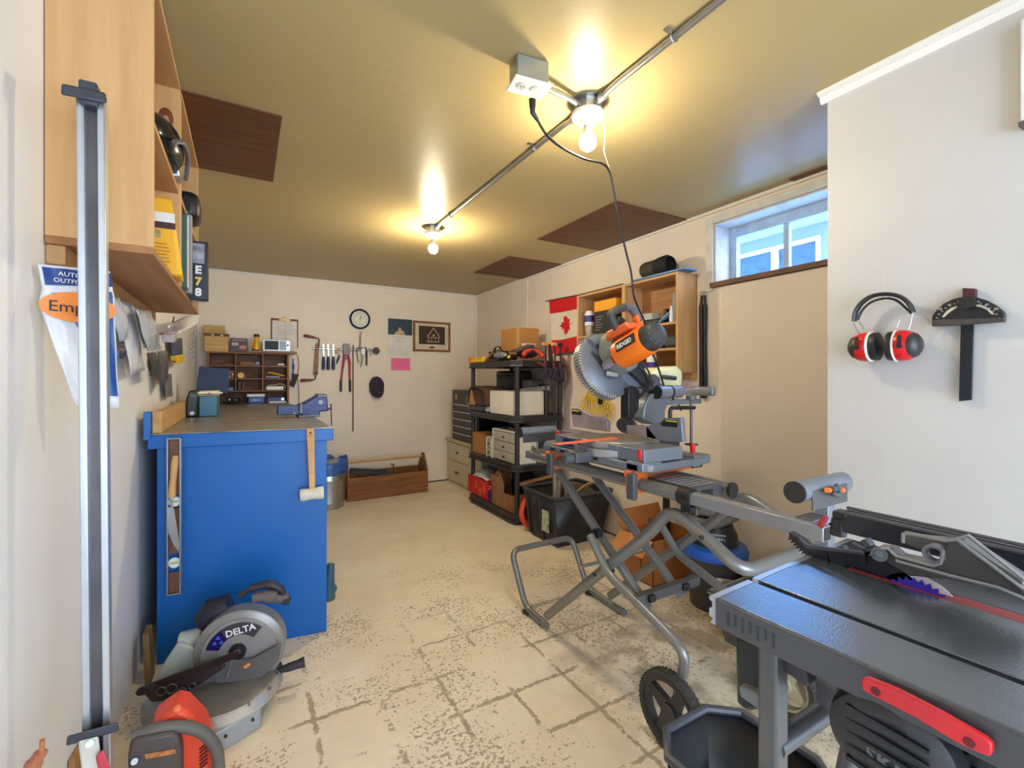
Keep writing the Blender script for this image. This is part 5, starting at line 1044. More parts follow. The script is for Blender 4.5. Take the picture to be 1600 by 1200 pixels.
# yellow extension cord
t = thing('extension_cord', 'yellow extension cord hung in loops on right wall behind the saw', 'cord', tuple(RW(930, 650)))
b = MB(); r3 = random.Random(5); hk = RW(922, 600, .03)
for k in range(11):
    u = 908+k*4.2; ub = 900+k*5.3; v = 640+r3.random()*14
    b.tube(spline([hk+V(r3.random()*-.02, 0, 0), RW((hk and 917+k*1.2), 615, .03+.02*r3.random()), RW(ub*.5+u*.5+3, 634, .04), RW(u, v, .035), RW(u+4+r3.random()*4, v+1, .03), RW(u+5, 630, .03), RW(924+k*.8, 612, .025), hk], 5), .0045, 6)
obj('cable', b, mat('cord_yellow', (236, 196, 52), .45), t)
b = MB(); q = RW(938, 626, .06); b.cbox(q, (.03, .03, .06), (.1, 0, .1)); obj('plug', b, M_BLK, t, bevel=.005)
b = MB(); b.tube(spline([RW(932, 606, .03), RW(934, 618, .05), RW(936, 622, .06)], 4), .004, 6); b.cyl(RW(922, 598, .0), RW(922, 598, .05), .004, n=8); obj('hook', b, M_DSTEEL, t)
# ---------------------------------------------------------------- mitre saw stand
M_TUBE = mat('stand_grey', (134, 134, 132), .32, .55, .06, 6); M_TUBED = mat('stand_dark', (96, 96, 96), .35, .5, .06)
M_ORG = mat('saw_orange', (244, 116, 24), .38, 0, .05); M_ORGD = mat('bracket_orange', (224, 106, 34), .4)
M_SG = mat('saw_grey', (128, 134, 142), .35, .35, .08, 10); M_SGD = mat('saw_dark_grey', (84, 86, 90), .45, .1, .1)
M_RED = mat('pin_red', (214, 26, 30), .35)
NX, FX = 1.29, 1.715
def Nn(u, v, x=NX): return at(u, v, x=x)
st = thing('mitre_saw_stand', 'grey tubular folding saw stand with wheels and roller supports, on the floor', 'stand', (1.5, 1.4, 0))
ZR = .85
b = MB(); b.cyl((NX, 1.99, ZR), (NX, 1.035, ZR), .0245, n=22); obj('rail', b, M_TUBE, st)
b = MB(); b.cyl((1.505, 1.99, ZR), (1.505, 1.02, ZR), .0245, n=22); obj('rail', b, M_TUBE, st)
b = MB(); b.cyl((1.505, 1.02, ZR), (1.505, 1.008, ZR), .027, n=22); obj('end_cap', b, M_BLK, st)
b = MB(); b.cyl((NX, 1.06, ZR), (NX, 1.01, ZR), .031, n=22); b.cbox((NX, 1.03, ZR-.03), (.03, .04, .04)); obj('collar', b, M_BLK, st)
ex = obj('extension_bar', MB().box(NX-.019, NX+.019, .605, 1.02, ZR-.02, ZR+.02), mat('bar_grey', (150, 150, 152), .35, .5, .05), st, bevel=.003)
b = MB(); b.box(NX-.015, NX+.015, .6035, .605, ZR-.016, ZR+.016); obj('end_plug', b, M_BLK, ex)
# right roller support
px_ = at(1288, 835, y=.64).x
b = MB(); b.box(NX+.019, px_+.01, .622, .655, ZR-.018, ZR+.018); obj('cross_bar', b, mat('bar_grey', (150, 150, 152), .35, .5, .05), st, bevel=.002)
zt2 = at(1290, 785, y=.64).z; zt1 = at(1288, 858, y=.64).z
b = MB(); b.box(px_-.018, px_+.018, .622, .655, zt1, zt2+.02); obj('upright', b, M_SG, st, bevel=.002)
q0, q1 = at(1243, 771, y=.64), at(1316, 757, y=.64)
zc = at(1243, 769, y=.64).z
b = MB(); b.box(at(1262, 780, y=.625).x, at(1316, 780, y=.625).x, .612, .616, zc-.045, zc+.005); b.box(at(1240, 798, y=.62).x, at(1264, 798, y=.62).x, .575, .616, zc-.052, zc-.048); obj('roller_bracket', b, M_TUBED, st, bevel=.001)
b = MB(); b.cyl((q0.x, .64, zc), (q1.x, .64, zc), .027, n=28); rl = obj('roller', b, M_SG, st)
b = MB(); b.cyl((q0.x-.006, .64, zc), (q0.x, .64, zc), .0275, n=28); obj('end_cap', b, mat('cap_dark', (46, 38, 40), .5), rl)
b = MB(); c = at(1305, 767, y=.60); b.cyl(c, c+V(0, .015, 0), .010, n=12)
for k in range(5): a_ = k*2*math.pi/5; b.sph(c+V(math.cos(a_)*.012, -.002, math.sin(a_)*.012), .008, 8)
kb = obj('knob', b, M_SGD, st); 
for u in (1294, 1315): b = MB(); b.cyl(at(u-2, 766, y=.596), at(u+2, 766, y=.602), .0065, n=10); obj('knob_insert', b, M_ORG, kb)
# left roller support
yl_ = 2.025
r0, r1 = at(813, 680, y=yl_), at(866, 668, y=yl_); zz = (at(840, 674, y=yl_)).z
b = MB(); b.cyl((r0.x, yl_, zz), (r1.x, yl_, zz), .026, n=26); rl = obj('roller', b, M_SG, st)
b = MB(); b.cyl((r0.x-.006, yl_, zz), (r0.x, yl_, zz), .0265, n=26); obj('end_cap', b, mat('cap_dark', (46, 38, 40), .5), rl)
b = MB(); xx = at(847, 690, y=yl_).x; b.box(xx-.015, xx+.015, yl_-.015, yl_+.015, ZR-.02, zz-.02); b.box(r0.x, r1.x, yl_-.03, yl_-.026, zz-.05, zz-.005); obj('roller_bracket', b, M_TUBED, st)
b = MB(); b.box(NX-.019, xx+.016, 1.992, yl_+.016, ZR-.018, ZR+.018); obj('extension_bar', b, M_SG, st, bevel=.003)
b = MB(); c = at(838, 708, y=2.0); b.tube([c+V(-.02, 0, .02), c, c+V(.05, 0, 0)], [.016, .02, .022], 12); b.sph(c+V(-.02, 0, .03), .012, 10); obj('lock_knob', b, mat('knob_olive', (112, 110, 92), .5), st)
# frames
def frameC(x): 
    P = [(855, 962), (905, 917), (975, 862), (1020, 829), (1048, 803), (1082, 812), (1107, 843), (1133, 873), (1160, 895)]
    return [Nn(u, v) for u, v in P]
PC = frameC(NX); PC = [V(x_, y_, max(.024, z_)) for x_, y_, z_ in PC]
r_ = .0215
near = [V(NX, p.y, p.z) for p in PC]; far = [V(FX-.01, p.y, p.z) for p in PC]
apx = spline(near[:3]+[near[3]], 3)
path = fillet([near[0], near[4]+V(0, .01, .012), near[8], far[8], far[4]+V(0, .01, .012), far[0]], .17, 10)
path = fillet([near[0], near[3], near[4]+V(0, 0, .02), near[6], near[8], far[8], far[6], far[4]+V(0, 0, .02), far[3], far[0]], .09, 8)
b = MB(); b.tube(path, r_, 16); obj('handle_frame', b, M_TUBE, st)
b = MB(); k = [near[4]*.35+near[6]*.65, near[7], near[8]+V(0, .02, 0)]; 
# foot hoop
def Z0_(p, z=.02): return V(p.x, p.y, max(z, p.z))
A0 = Z0_(Nn(855, 964)); A1 = Z0_(Nn(824, 938)); A2 = Nn(799, 860)
b = MB(); hp = [V(NX, A0.y, .022), V(NX, A1.y+.02, .03), V(NX, A2.y, A2.z), V(FX, A2.y, A2.z), V(FX, A1.y+.02, .03), V(FX, A0.y, .022), V(FX, A0.y-.10, .022)]
b.tube(fillet(hp, .06, 8), .0165, 14); obj('foot_hoop', b, M_TUBE, st)
for x in (NX, FX): b = MB(); b.cbox((x, A1.y, .012), (.036, .05, .022), (-.3, 0, 0)); obj('rubber_foot', b, M_BLK, st, bevel=.003)
# inner legs
for x, (u0, v0), (u1, v1) in ((NX+.03, (866, 727), (1006, 940)),):
    p0, p1 = at(u0, v0, x=x), at(u1, v1, x=x)
    b = MB(); p1 = p1+(p1-p0)*.04; b.tube([p0, p0*.5+p1*.5, p1], .0185, 14); obj('leg', b, M_TUBE, st)
    b = MB(); b.tube([V(1.51, p0.y, p0.z), V(1.51, p1.y, p1.z)], .0185, 14); obj('leg', b, M_TUBE, st)
    DE = p1
# angle iron crossbar
c0, c1 = at(984, 925, x=1.26), at(1085, 889, y=1.26)
yb_ = DE.y-.01; zb_ = DE.z+.045
b = MB(); b.box(1.25, 1.60, yb_-.004, yb_, zb_-.014, zb_+.020); b.box(1.25, 1.60, yb_, yb_+.026, zb_+.016, zb_+.020); cr = obj('crossbar', b, M_TUBED, st)
for x in (NX+.03, 1.51): b = MB(); b.cbox((x-.005, yb_-.012, zb_+.004), (.030, .016, .026)); b.cyl((x-.005, yb_-.018, zb_+.012), (x-.005, yb_-.026, zb_+.012), .009, n=10); obj('bracket', b, M_BLK, cr, bevel=.003)
# wheel legs
WXn, WYn, RWh = 1.235, 1.055, .128
E0, E1_, E2, E3, E4 = [at(u, v, x=1.255) for u, v in ((922, 836), (950, 897), (986, 932), (1040, 986), (1072, 1022))]
wl = [E0, E1_, E2, E3, E4, V(1.262, WYn, RWh+.02)]
b = MB(); b.tube(fillet(wl, .05), .0175, 14); obj('wheel_leg', b, M_TUBE, st)
wf = [V(1.665, p.y, p.z) for p in wl[:-1]]+[V(1.69, .96, RWh+.02)]
b = MB(); b.tube(fillet(wf, .05), .0175, 14); obj('wheel_leg', b, M_TUBE, st)
for p in (E0, V(1.64, E0.y, E0.z)):
    b = MB(); b.cyl(p+V(.01, 0, 0), p+V(.05, 0, 0), .016, n=14); b.cbox(p+V(.035, -.01, .005), (.03, .03, .03)); obj('lock_knob', b, M_BLK, st)
b = MB(); b.tube([V(1.30, 1.62, .40), V(1.70, 1.62, .40)], .008, 10); obj('cross_pin', b, M_STEEL, st)
# bolts
for i, (u, v) in enumerate(((929, 898), (1096, 840), (958, 892), (1015, 812))):
    p = at(u, v, x=NX-.024); b = MB(); b.sph(p, .008, 10); obj('bolt', b, M_BLK, st)
# wheels
M_TYRE = mat('tyre', (62, 58, 54), .8, 0, .15, 20); M_HUB = mat('wheel_hub', (58, 56, 56), .45)
def wheel(x, y, R, w, parent, hub, ribs=True):
    b = MB(); n = 40; pr = [(R-.022, -w/2), (R-.004, -w/2), (R, -w/2+.008), (R, w/2-.008), (R-.004, w/2), (R-.022, w/2), (R-.022, -w/2)]
    b.lathe(pr, (x, y, R+.002), (1, 0, 0), n)
    for k in range(48):
        a_ = k*2*math.pi/48; c = V(x, y+math.cos(a_)*(R+.000), R+.002+math.sin(a_)*(R+.000)); b.cbox(c, (w*.8, .007, .006), (a_-math.pi/2, 0, 0))
    t = obj('wheel', b, M_TYRE, parent)
    b = MB(); b.lathe([(R-.032, -w*.4), (R-.020, -w*.4), (R-.020, w*.4), (R-.032, w*.4), (R-.032, -w*.4)], (x, y, R+.002), (1, 0, 0), n); b.cyl((x-w*.5, y, R+.002), (x+w*.5, y, R+.002), .030, n=20)
    for k in range(4):
        a_ = k*math.pi/2+.5; d = V(0, math.cos(a_), math.sin(a_)); s_ = V(0, -math.sin(a_), math.cos(a_)); c = V(x, y, R+.002); e = V(w*.3, 0, 0)
        b.hexa([c+d*.02-s_*.026-e, c+d*.02+s_*.026-e, c+d*.02+s_*.026+e, c+d*.02-s_*.026+e], [c+d*(R-.028)-s_*.012-e, c+d*(R-.028)+s_*.012-e, c+d*(R-.028)+s_*.012+e, c+d*(R-.028)-s_*.012+e])
    obj('hub', b, hub, t, bevel=.002)
wheel(WXn, WYn, RWh, .042, st, M_HUB); wheel(1.735, .955, .115, .042, st, mat('hub_cream', (176, 166, 132), .5))
# saw mounting brackets (orange) on the rails
M_BR = .34
for y in (1.27, 1.80):
    b = MB(); b.box(1.24, 1.66, y-.014, y+.014, ZR+.026, ZR+.052); br = obj('mount_bar', b, M_ORGD, st, bevel=.003)
    b = MB(); b.box(NX-.034, NX+.034, y-.030, y+.024, ZR-.035, ZR+.056); obj('clamp', b, M_ORGD, br, bevel=.006)
    b = MB(); b.box(NX-.052, NX-.030, y-.040, y-.0, ZR-.055, ZR+.045); obj('lever', b, M_SGD, br, bevel=.005)
    b = MB(); b.box(1.59, 1.658, y-.016, y-.0145, ZR+.028, ZR+.050) if y < 1.5 else b.box(NX-.036, NX-.034, y-.02, y+.01, ZR+.0, ZR+.03); obj('label', b, M_BLK, br)
b = MB(); b.text('RIDGID', .014, (1.598, 1.2535, ZR+.033), (1, 0, 0), (0, 0, 1), .001); obj('lettering', b, M_WHT, st)
# warning plate between rails at the right end
b = MB(); b.box(1.325, 1.475, 1.035, 1.25, ZR-.022, ZR+.022); pt = obj('deck_plate', b, M_TUBED, st, bevel=.002)
b = MB(); b.box(1.335, 1.465, 1.06, 1.21, ZR+.0222, ZR+.023); lb_ = obj('label', b, mat('label_silver', (150, 152, 156), .4, .2), pt)
b = MB()
for i in range(5):
    for j in range(2): b.box(1.343+j*.060, 1.343+j*.060+.052, 1.07+i*.026, 1.07+i*.026+.014, ZR+.0231, ZR+.0236)
obj('printed_text', b, mat('print_dark', (80, 82, 90), .5), lb_)
b = MB(); b.box(1.36, 1.42, 1.028, 1.0345, ZR-.014, ZR+.010); obj('latch', b, M_BLK, st, bevel=.003)

# ---------------------------------------------------------------- the orange mitre saw
sw = thing('sliding_mitre_saw', 'orange and grey sliding mitre saw clamped on the folding stand', 'saw', (1.45, 1.5, ZR+.052))
ZB = ZR+.0525; ZTb = .985
b = MB(); b.prism([(1.29, 1.185, ZB), (1.60, 1.195, ZB), (1.66, 1.25, ZB), (1.66, 1.80, ZB), (1.60, 1.90, ZB), (1.30, 1.90, ZB), (1.25, 1.84, ZB), (1.25, 1.22, ZB)], (0, 0, .028))
for x, y in ((1.30, 1.24), (1.60, 1.25), (1.32, 1.82), (1.60, 1.80)): b.cbox((x, y, ZB+.018), (.10, .085, .034))
obj('base', b, M_SG, sw, bevel=.004)
b = MB()
for i in range(5): b.cbox((1.2485, 1.46+i*.075, ZB+.014), (.003, .035, .010))
obj('base_slots', b, M_BLK, sw)
for x, y in ((1.268, 1.225), (1.572, 1.235), (1.36, 1.87)):
    b = MB(); b.cyl((x, y, ZB+.03), (x, y, ZB+.05), .004, n=8); b.lathe([(.008, .045), (.010, .05), (.012, .08), (.007, .082), (0, .082)], (x, y, ZB), n=10); obj('lock_pin', b, M_RED, sw)
b = MB(); b.box(1.265, 1.475, 1.205, 1.345, .934, ZTb); b.box(1.265, 1.475, 1.345, 1.40, .96, ZTb); obj('right_table', b, M_SG, sw, bevel=.003)
b = MB(); b.box(1.265, 1.475, 1.50, 1.765, .934, ZTb); b.box(1.40, 1.475, 1.765, 1.90, .945, ZTb); b.box(1.38, 1.48, 1.50, 1.85, ZB+.02, .94); lt_ = obj('left_table', b, M_SG, sw, bevel=.003)
b = MB(); b.box(1.2635, 1.265, 1.515, 1.70, .942, .975); lb_ = obj('label', b, mat('label_deepblue', (30, 36, 84), .4), lt_)
b = MB()
b.text('RIDGID', .026, (1.2632, 1.64, .950), (0, -1, 0), (0, 0, 1), .0006)
obj('lettering', b, mat('print_rose2', (224, 150, 150), .5), lb_)
b = MB(); b.lathe([(.01, 0), (.165, 0), (.17, .005), (.17, .052), (.165, .056), (0, .056)], (1.42, 1.50, ZB+.030), n=48); obj('turntable', b, mat('turntable', (160, 158, 152), .3, .5, .1), sw)
b = MB(); b.lathe([(.185, 0), (.195, 0), (.195, .03), (.185, .03), (.185, 0)], (1.42, 1.50, ZB+.028), n=48); obj('mitre_scale', b, M_STEEL, sw)
b = MB(); b.box(1.16, 1.30, 1.47, 1.53, ZB+.0, ZB+.045); b.cyl((1.165, 1.5, ZB+.02), (1.12, 1.5, ZB+.02), .02, n=14); obj('mitre_handle', b, M_SGD, sw, bevel=.006)
b = MB(); b.bar(at(868, 694, z=ZTb+.004), at(962, 684, z=ZTb+.006), .028, .005)
tag(obj('orange_push_stick', b, mat('stick_orange', (255, 110, 66), .4), bevel=.001), 'bright orange flat push stick lying across the mitre saw table', 'stick')
# fences
xf = 1.455
def fz(u, v): p = at(u, v, x=xf); return (xf, p.y, p.z)
for nm, pts, cl in (('right_fence', [(1064, 653), (1067, 691), (1040, 690), (1010, 684), (1009, 666), (1029, 660), (1038, 653)], M_SG), ('right_fence_base', [(1012, 667), (1030, 689), (979, 677), (979, 664), (1003, 664)], mat('fence_worn', (176, 160, 156), .4, .3, .15, 12)),
                    ('left_fence', [(892, 637), (905, 637), (921, 648), (944, 653), (949, 659), (949, 675), (895, 666)], mat('fence_worn', (176, 160, 156), .4, .3, .15, 12))):
    b = MB(); b.prism([fz(u, v) for u, v in pts], (.022 if nm != 'right_fence_base' else .018, 0, 0)); f_ = obj(nm, b, cl, sw, bevel=.003)
    if nm == 'right_fence':
        b = MB(); b.prism([tuple(V(*fz(u, v))-V(.0012, 0, 0)) for u, v in ((1059, 657), (1058.5, 668), (1036, 666), (1032, 662), (1038, 656))], (.001, 0, 0)); l_ = obj('label', b, M_BLK, f_)
        b = MB(); b.prism([tuple(V(*fz(u, v))-V(.0020, 0, 0)) for u, v in ((1058, 658), (1058, 660), (1040, 658), (1041, 656.5))], (.0006, 0, 0)); obj('stripe', b, mat('label_yellow', (226, 204, 70), .5), l_)
    if nm == 'left_fence':
        b = MB(); b.prism([tuple(V(*fz(u, v))-V(.0012, 0, 0)) for u, v in ((894, 639), (904, 640), (910, 646), (907, 649), (894, 647))], (.001, 0, 0)); l_ = obj('label', b, M_BLK, f_)
        b = MB(); b.prism([tuple(V(*fz(u, v))-V(.0020, 0, 0)) for u, v in ((894.5, 640), (904, 641.5), (905, 643.5), (894.5, 642))], (.0006, 0, 0)); obj('stripe', b, mat('label_yellow', (226, 204, 70), .5), l_)
b = MB(); b.box(1.46, 1.72, 1.42, 1.60, ZB+.02, ZTb-.01); b.lathe([(0, 0), (.062, 0), (.062, .012), (0, .012)], (1.472, 1.50, 1.04), (-1, 0, 0), 30, (1, .6)); obj('bevel_scale', b, M_DSTEEL, sw, bevel=.004)
# trunnion / arm support
ya = 1.50
def SA_(u, v, y=ya): return at(u, v, y=y)
b = MB(); b.prism([SA_(1004, 655), (SA_(1008, 630)), SA_(1016, 618), SA_(1040, 606), SA_(1052, 608), SA_(1046, 628), SA_(1040, 642), SA_(1040, 660), SA_(1022, 664)], (0, .09, 0)); obj('arm_support', b, M_SG, sw, bevel=.008)
t0, t1 = SA_(1027, 612, 1.54), SA_(1096, 615, 1.54)
for dy in (0, .09):
    b = MB(); b.cyl((t0.x-.05, 1.49+dy, t0.z), (t1.x, 1.49+dy, t0.z), .0145, n=18); obj('slide_rod', b, M_STEEL, sw)
b = MB(); b.cyl((t0.x-.06, 1.49, t0.z), (t0.x+.10, 1.49, t0.z), .030, n=24); b.cyl((t0.x-.06, 1.58, t0.z), (t0.x+.10, 1.58, t0.z), .030, n=24); obj('rod_housing', b, mat('housing_blue_grey', (140, 146, 158), .3, .4), sw)
b = MB(); b.cyl((t0.x-.066, 1.49, t0.z), (t0.x-.056, 1.49, t0.z), .032, n=24); b.cyl((t0.x+.02, 1.49, t0.z), (t0.x+.03, 1.49, t0.z), .0315, n=24); obj('rubber_ring', b, M_BLK, sw)
b = MB(); b.box(t1.x-.012, t1.x+.018, 1.465, 1.605, t0.z-.025, t0.z+.022); obj('rod_end_plate', b, M_SG, sw, bevel=.01)
q = SA_(1045, 629, 1.5); b = MB(); b.box(q.x, t1.x-.05, 1.5, 1.56, q.z-.012, q.z+.012); obj('lower_bar', b, M_SG, sw, bevel=.003)
b = MB(); b.prism([SA_(982, 607, 1.46), SA_(994, 604, 1.46), SA_(1000, 612, 1.46), SA_(998, 640, 1.46), SA_(988, 656, 1.46), SA_(982, 654, 1.46)], (0, .05, 0)); obj('dust_chute', b, M_BLK, sw, bevel=.004)
# head (tilted about the slide axis)
TH = math.radians(20); Cb = at(944, 573, y=1.545); Ax = V(0, -math.cos(TH), math.sin(TH)); Up = V(0, math.sin(TH), math.cos(TH)); Xx = V(1, 0, 0)
def HD(x, s, u): return Cb+Xx*x+Ax*s+Up*u
RG = .150
hd = sw
b = MB(); n = 64
b.lathe([(0, -.018), (RG*.80, -.018), (RG*.93, -.014), (RG*.985, -.006), (RG*.985, .012), (RG*.93, .018), (RG*.72, .022), (RG*.70, .024), (0, .024)], Cb, Ax, n)
lg = obj('blade_guard', b, mat('guard_grey', (112, 118, 128), .3, .35, .1, 6), sw, label='round grey ribbed lower blade guard')
b = MB()
for k in range(34):
    a_ = math.radians(100+k*5.2); d = Xx*math.cos(a_)+Up*math.sin(a_); s_ = Xx*-math.sin(a_)+Up*math.cos(a_)
    c = Cb+d*(RG*.965); b.bar(c-Ax*.019, c+Ax*.019, .0085, .016, d)
obj('guard_ribs', b, mat('guard_rib', (158, 154, 150), .35, .3), lg)
b = MB(); b.lathe([(.128, .005), (.148, .0), (.148, -.002), (.128, -.001)], Cb+Ax*.0, Ax, n); 
b = MB()
arc = [HD(math.cos(math.radians(a_))*.125, .012, math.sin(math.radians(a_))*.125) for a_ in range(20, 125, 8)]
b.tube(arc, .034, 12, sc=.8); obj('upper_guard', b, M_SG, sw)
b = MB(); b.cyl(Cb+Ax*.024, Cb+Ax*.05, .036, .028, 20); b.cyl(Cb+Ax*.05, Cb+Ax*.058, .014, n=6); obj('arbor', b, M_STEEL, sw)
b = MB(); b.bar(HD(-.075, .030, .06), HD(.0, .034, -.055), .012, .004, Ax); obj('guard_link', b, M_DSTEEL, sw)
b = MB(); b.sph(at(963, 614, y=1.50), .011, 12); obj('guard_roller', b, M_BLK, sw)
# gearbox
b = MB(); P = [(-.03, .10), (.06, .11), (.10, .05), (.085, -.06), (.03, -.085), (-.03, -.05), (-.055, .02)]
b.prism([HD(x+.0, .035, u+.02) for x, u in P], Ax*.085); gb = obj('gearbox', b, mat('gear_grey', (130, 130, 120), .45, .1, .08), sw, bevel=.010)
b = MB(); b.cyl(HD(-.05, .06, -.02), HD(-.05, .11, -.015), .018, n=16); b.tube([HD(-.045, .05, -.05), HD(-.01, .07, -.065), HD(.02, .05, -.06)], .012, 8); obj('spindle_lock', b, M_STEEL, gb)
# motor
b = MB(); b.lathe([(.05, .112), (.062, .122), (.065, .15), (.062, .272), (.058, .280), (0, .280)], Cb+Up*.01, Ax, 32); mo = obj('motor_housing', b, M_ORG, sw)
b = MB(); b.lathe([(.054, .278), (.056, .284), (.052, .318), (.044, .334), (.026, .340), (0, .340)], Cb+Up*.01, Ax, 32)
obj('motor_cap', b, mat('motor_black', (64, 62, 62), .4), mo)
b = MB()
for k in range(8): a_ = math.radians(60+k*30); d = Xx*math.cos(a_)+Up*math.sin(a_); c = Cb+Up*.01+d*.049; b.bar(c+Ax*.290, c+Ax*.328-d*.006, .008, .010, d)
obj('cap_vents', b, mat('vent_violet', (120, 116, 140), .4), mo)
# badge on the motor side facing the camera (-X side, slightly up)
bd = (V(-1, 0, 0)*.92+Up*.12).normalized(); c = Cb+Up*.01+bd*.0640+Ax*.215; s_ = Ax; u_ = s_.cross(bd)*-1 if (s_.cross(bd)).z < 0 else s_.cross(bd)
b = MB(); b.prism([c-s_*.055-u_*.020, c+s_*.055-u_*.020, c+s_*.055+u_*.020, c-s_*.055+u_*.020], bd*.004); bg_ = obj('badge', b, M_BLK, mo, bevel=.001)
b = MB(); b.text('RIDGID', .026, c-s_*.048-u_*.010+bd*.0046, s_, u_, .001, bold=.0006); obj('lettering', b, M_WHT, bg_)
# top cover and handle
b = MB(); b.prism([HD(-.055, .10, .075), HD(-.055, .25, .070), HD(-.055, .235, .105), HD(-.055, .115, .115)], Xx*.10); obj('top_cover', b, mat('cover_orange', (226, 100, 50), .4), mo, bevel=.010)
hy = 1.42
def HP(u, v, y=hy): return at(u, v, y=y)
b = MB(); b.tube(spline([HP(971, 528), HP(963, 512), HP(956, 499), HP(955, 490), HP(964, 484), HP(977, 480)], 5), .0165, 12); hn = obj('grip', b, mat('grip_charcoal', (66, 64, 62), .55, 0, .1), sw)
b = MB(); b.tube(spline([HP(976, 480), HP(984, 480), HP(992, 489), HP(998, 502)], 5), .018, 12); obj('grip_joint', b, mat('grip_slate', (96, 94, 92), .45), sw)
b = MB(); b.tube(spline([HP(992, 492), HP(998, 503), HP(1001, 517), HP(1001, 530)], 5), .0175, 12); obj('rear_strut', b, M_ORG, sw)
b = MB(); b.tube(spline([HP(970, 504), HP(974, 508), HP(981, 505)], 5), .008, 8); b.cbox(HP(969, 503), (.03, .02, .035), (0, .5, 0)); obj('trigger', b, M_BLK, hn)
# arm
b = MB(); b.prism([HP(963, 572, 1.49), HP(981, 570, 1.49), HP(1004, 590, 1.49), HP(1008, 604, 1.49), HP(996, 606, 1.49), HP(982, 603, 1.49), HP(972, 588, 1.49)], (0, .07, 0)); obj('arm', b, mat('arm_grey', (116, 122, 134), .35, .3), sw, bevel=.008)
b = MB(); b.bar(HP(978, 566, 1.47), HP(1012, 598, 1.47), .02, .05); b.prism([HP(992, 566, 1.50), HP(1000, 556, 1.50), HP(1014, 592, 1.50), HP(1006, 602, 1.50)], (0, .04, 0)); obj('linkage', b, mat('link_black', (44, 44, 50), .45, 0, .2), sw, bevel=.004)
p = HP(1017, 600, 1.46); b = MB(); b.torus(p, (0, 1, 0), .022, .005, 20, 8)
for k in range(5): a_ = k*1.2566; b.bar(p, p+V(math.cos(a_)*.022, 0, math.sin(a_)*.022), .005, .005)
b.cyl(p, p+V(0, .05, 0), .012, n=12); obj('lock_wheel', b, M_DSTEEL, sw)
b = MB(); b.tube(spline([HP(998, 572, 1.46), HP(1010, 585, 1.45), HP(1013, 600, 1.44), HP(1005, 612, 1.44), HP(998, 622, 1.45)], 5), .0055, 8); b.tube(spline([HP(990, 560, 1.46), HP(1006, 570, 1.43), HP(1016, 588, 1.43), HP(1013, 606, 1.43), HP(1003, 618, 1.43)], 5), .004, 8); obj('power_lead', b, M_CORD, sw)
b = MB(); b.prism([HP(1005, 590, 1.5), HP(1024, 584, 1.5), HP(1032, 590, 1.5), HP(1032, 606, 1.5), HP(1008, 608, 1.5)], (0, .07, 0)); obj('pivot_block', b, M_SGD, sw, bevel=.006)
# dust bag
def DB(u, v, y=1.57): return at(u, v, y=y)
b = MB(); b.prism([DB(1017, 590), DB(1022, 580), DB(1034, 574), DB(1050, 574), DB(1059, 571), (DB(1068, 581)), DB(1067, 598), DB(1065, 614), DB(1046, 614), DB(1036, 600)], (0, .12, 0)); obj('dust_bag', b, mat('bag_cream', (226, 222, 178), .8, 0, .06, 6, .3, 10), sw, bevel=.014)
b = MB(); b.tube([DB(1036, 589, 1.54), DB(1055, 591, 1.54)], .011, 10); obj('carry_handle', b, M_DSTEEL, sw)
# hold-down clamp
yc_ = 1.26
def HC(u, v): return at(u, v, y=yc_)
b = MB(); b.tube(fillet([HC(1047, 656), HC(1047, 637), HC(1085, 637)], .02), .008, 10); hc = obj('hold_down_clamp', b, M_BLK, sw)
b = MB(); b.cyl(HC(1080, 625), HC(1080, 694), .0055, n=10); obj('screw', b, M_DSTEEL, hc)
b = MB(); q = HC(1080, 695); b.lathe([(.008, .006), (.026, .004), (.027, 0), (0, 0)], q, (0, 0, 1), 20); obj('foot', b, M_BLK, hc)
b = MB(); q = HC(1080, 622); b.lathe([(.010, 0), (.020, .004), (.022, .02), (.018, .022), (0, .022)], q-V(0, 0, .01), (0, 0, 1), 12); obj('knob', b, M_SGD, hc)

# ---------------------------------------------------------------- table saw
ZS_ = .85
ts = thing('table_saw', 'grey table saw with black guard and red push stick in the right foreground', 'table saw', (1.0, .3, -.75))   # laid out larger and farther off, scaled down about the camera below
M_TOP = mat('saw_table_top', (118, 124, 134), .22, .8, .04, 30, .05, 220, .8)
TSR = Matrix.Translation((.736, .53, 0)) @ Matrix.Rotation(math.radians(2.2), 4, 'Z') @ Matrix.Translation((-.736, -.53, 0))
x0, x1, ye = .736, 1.30, .53
def tbox(mb, *a): mb.M = TSR; mb.box(*a); mb.M = None; return mb
b = MB(); tbox(b, x0+.006, .862, -.16, ye, ZS_-.012, ZS_); tbox(b, .878, 1.085, -.16, ye, ZS_-.012, ZS_); tbox(b, .862, .878, -.16, ye, ZS_-.016, ZS_-.010); tbox(b, 1.125, x1, -.16, ye, ZS_-.012, ZS_)
obj('table_top', b, M_TOP, ts, bevel=.0015)
b = MB(); tbox(b, .8625, .8775, -.16, ye+.001, ZS_-.010, ZS_-.0085); obj('mitre_slot', b, M_BLK, ts)
b = MB(); tbox(b, 1.088, 1.123, -.16, .46, ZS_-.010, ZS_-.001); obj('throat_plate', b, mat('throat_red', (166, 54, 50), .4, 0, .2, 12), ts)
b = MB(); tbox(b, 1.085, 1.125, .46, ye, ZS_-.012, ZS_); b2 = obj('table_end', b, M_TOP, ts)
b = MB(); tbox(b, x0-.004, x0+.004, -.16, ye-.004, ZS_-.048, ZS_+.0005); obj('front_apron', b, mat('apron_grey', (74, 74, 76), .4, .2, .05), ts, bevel=.002)
b = MB()
for i in range(7): tbox(b, x0-.0052, x0-.004, ye-.03-i*.013, ye-.026-i*.013, ZS_-.036+.006*(i % 2), ZS_-.012)
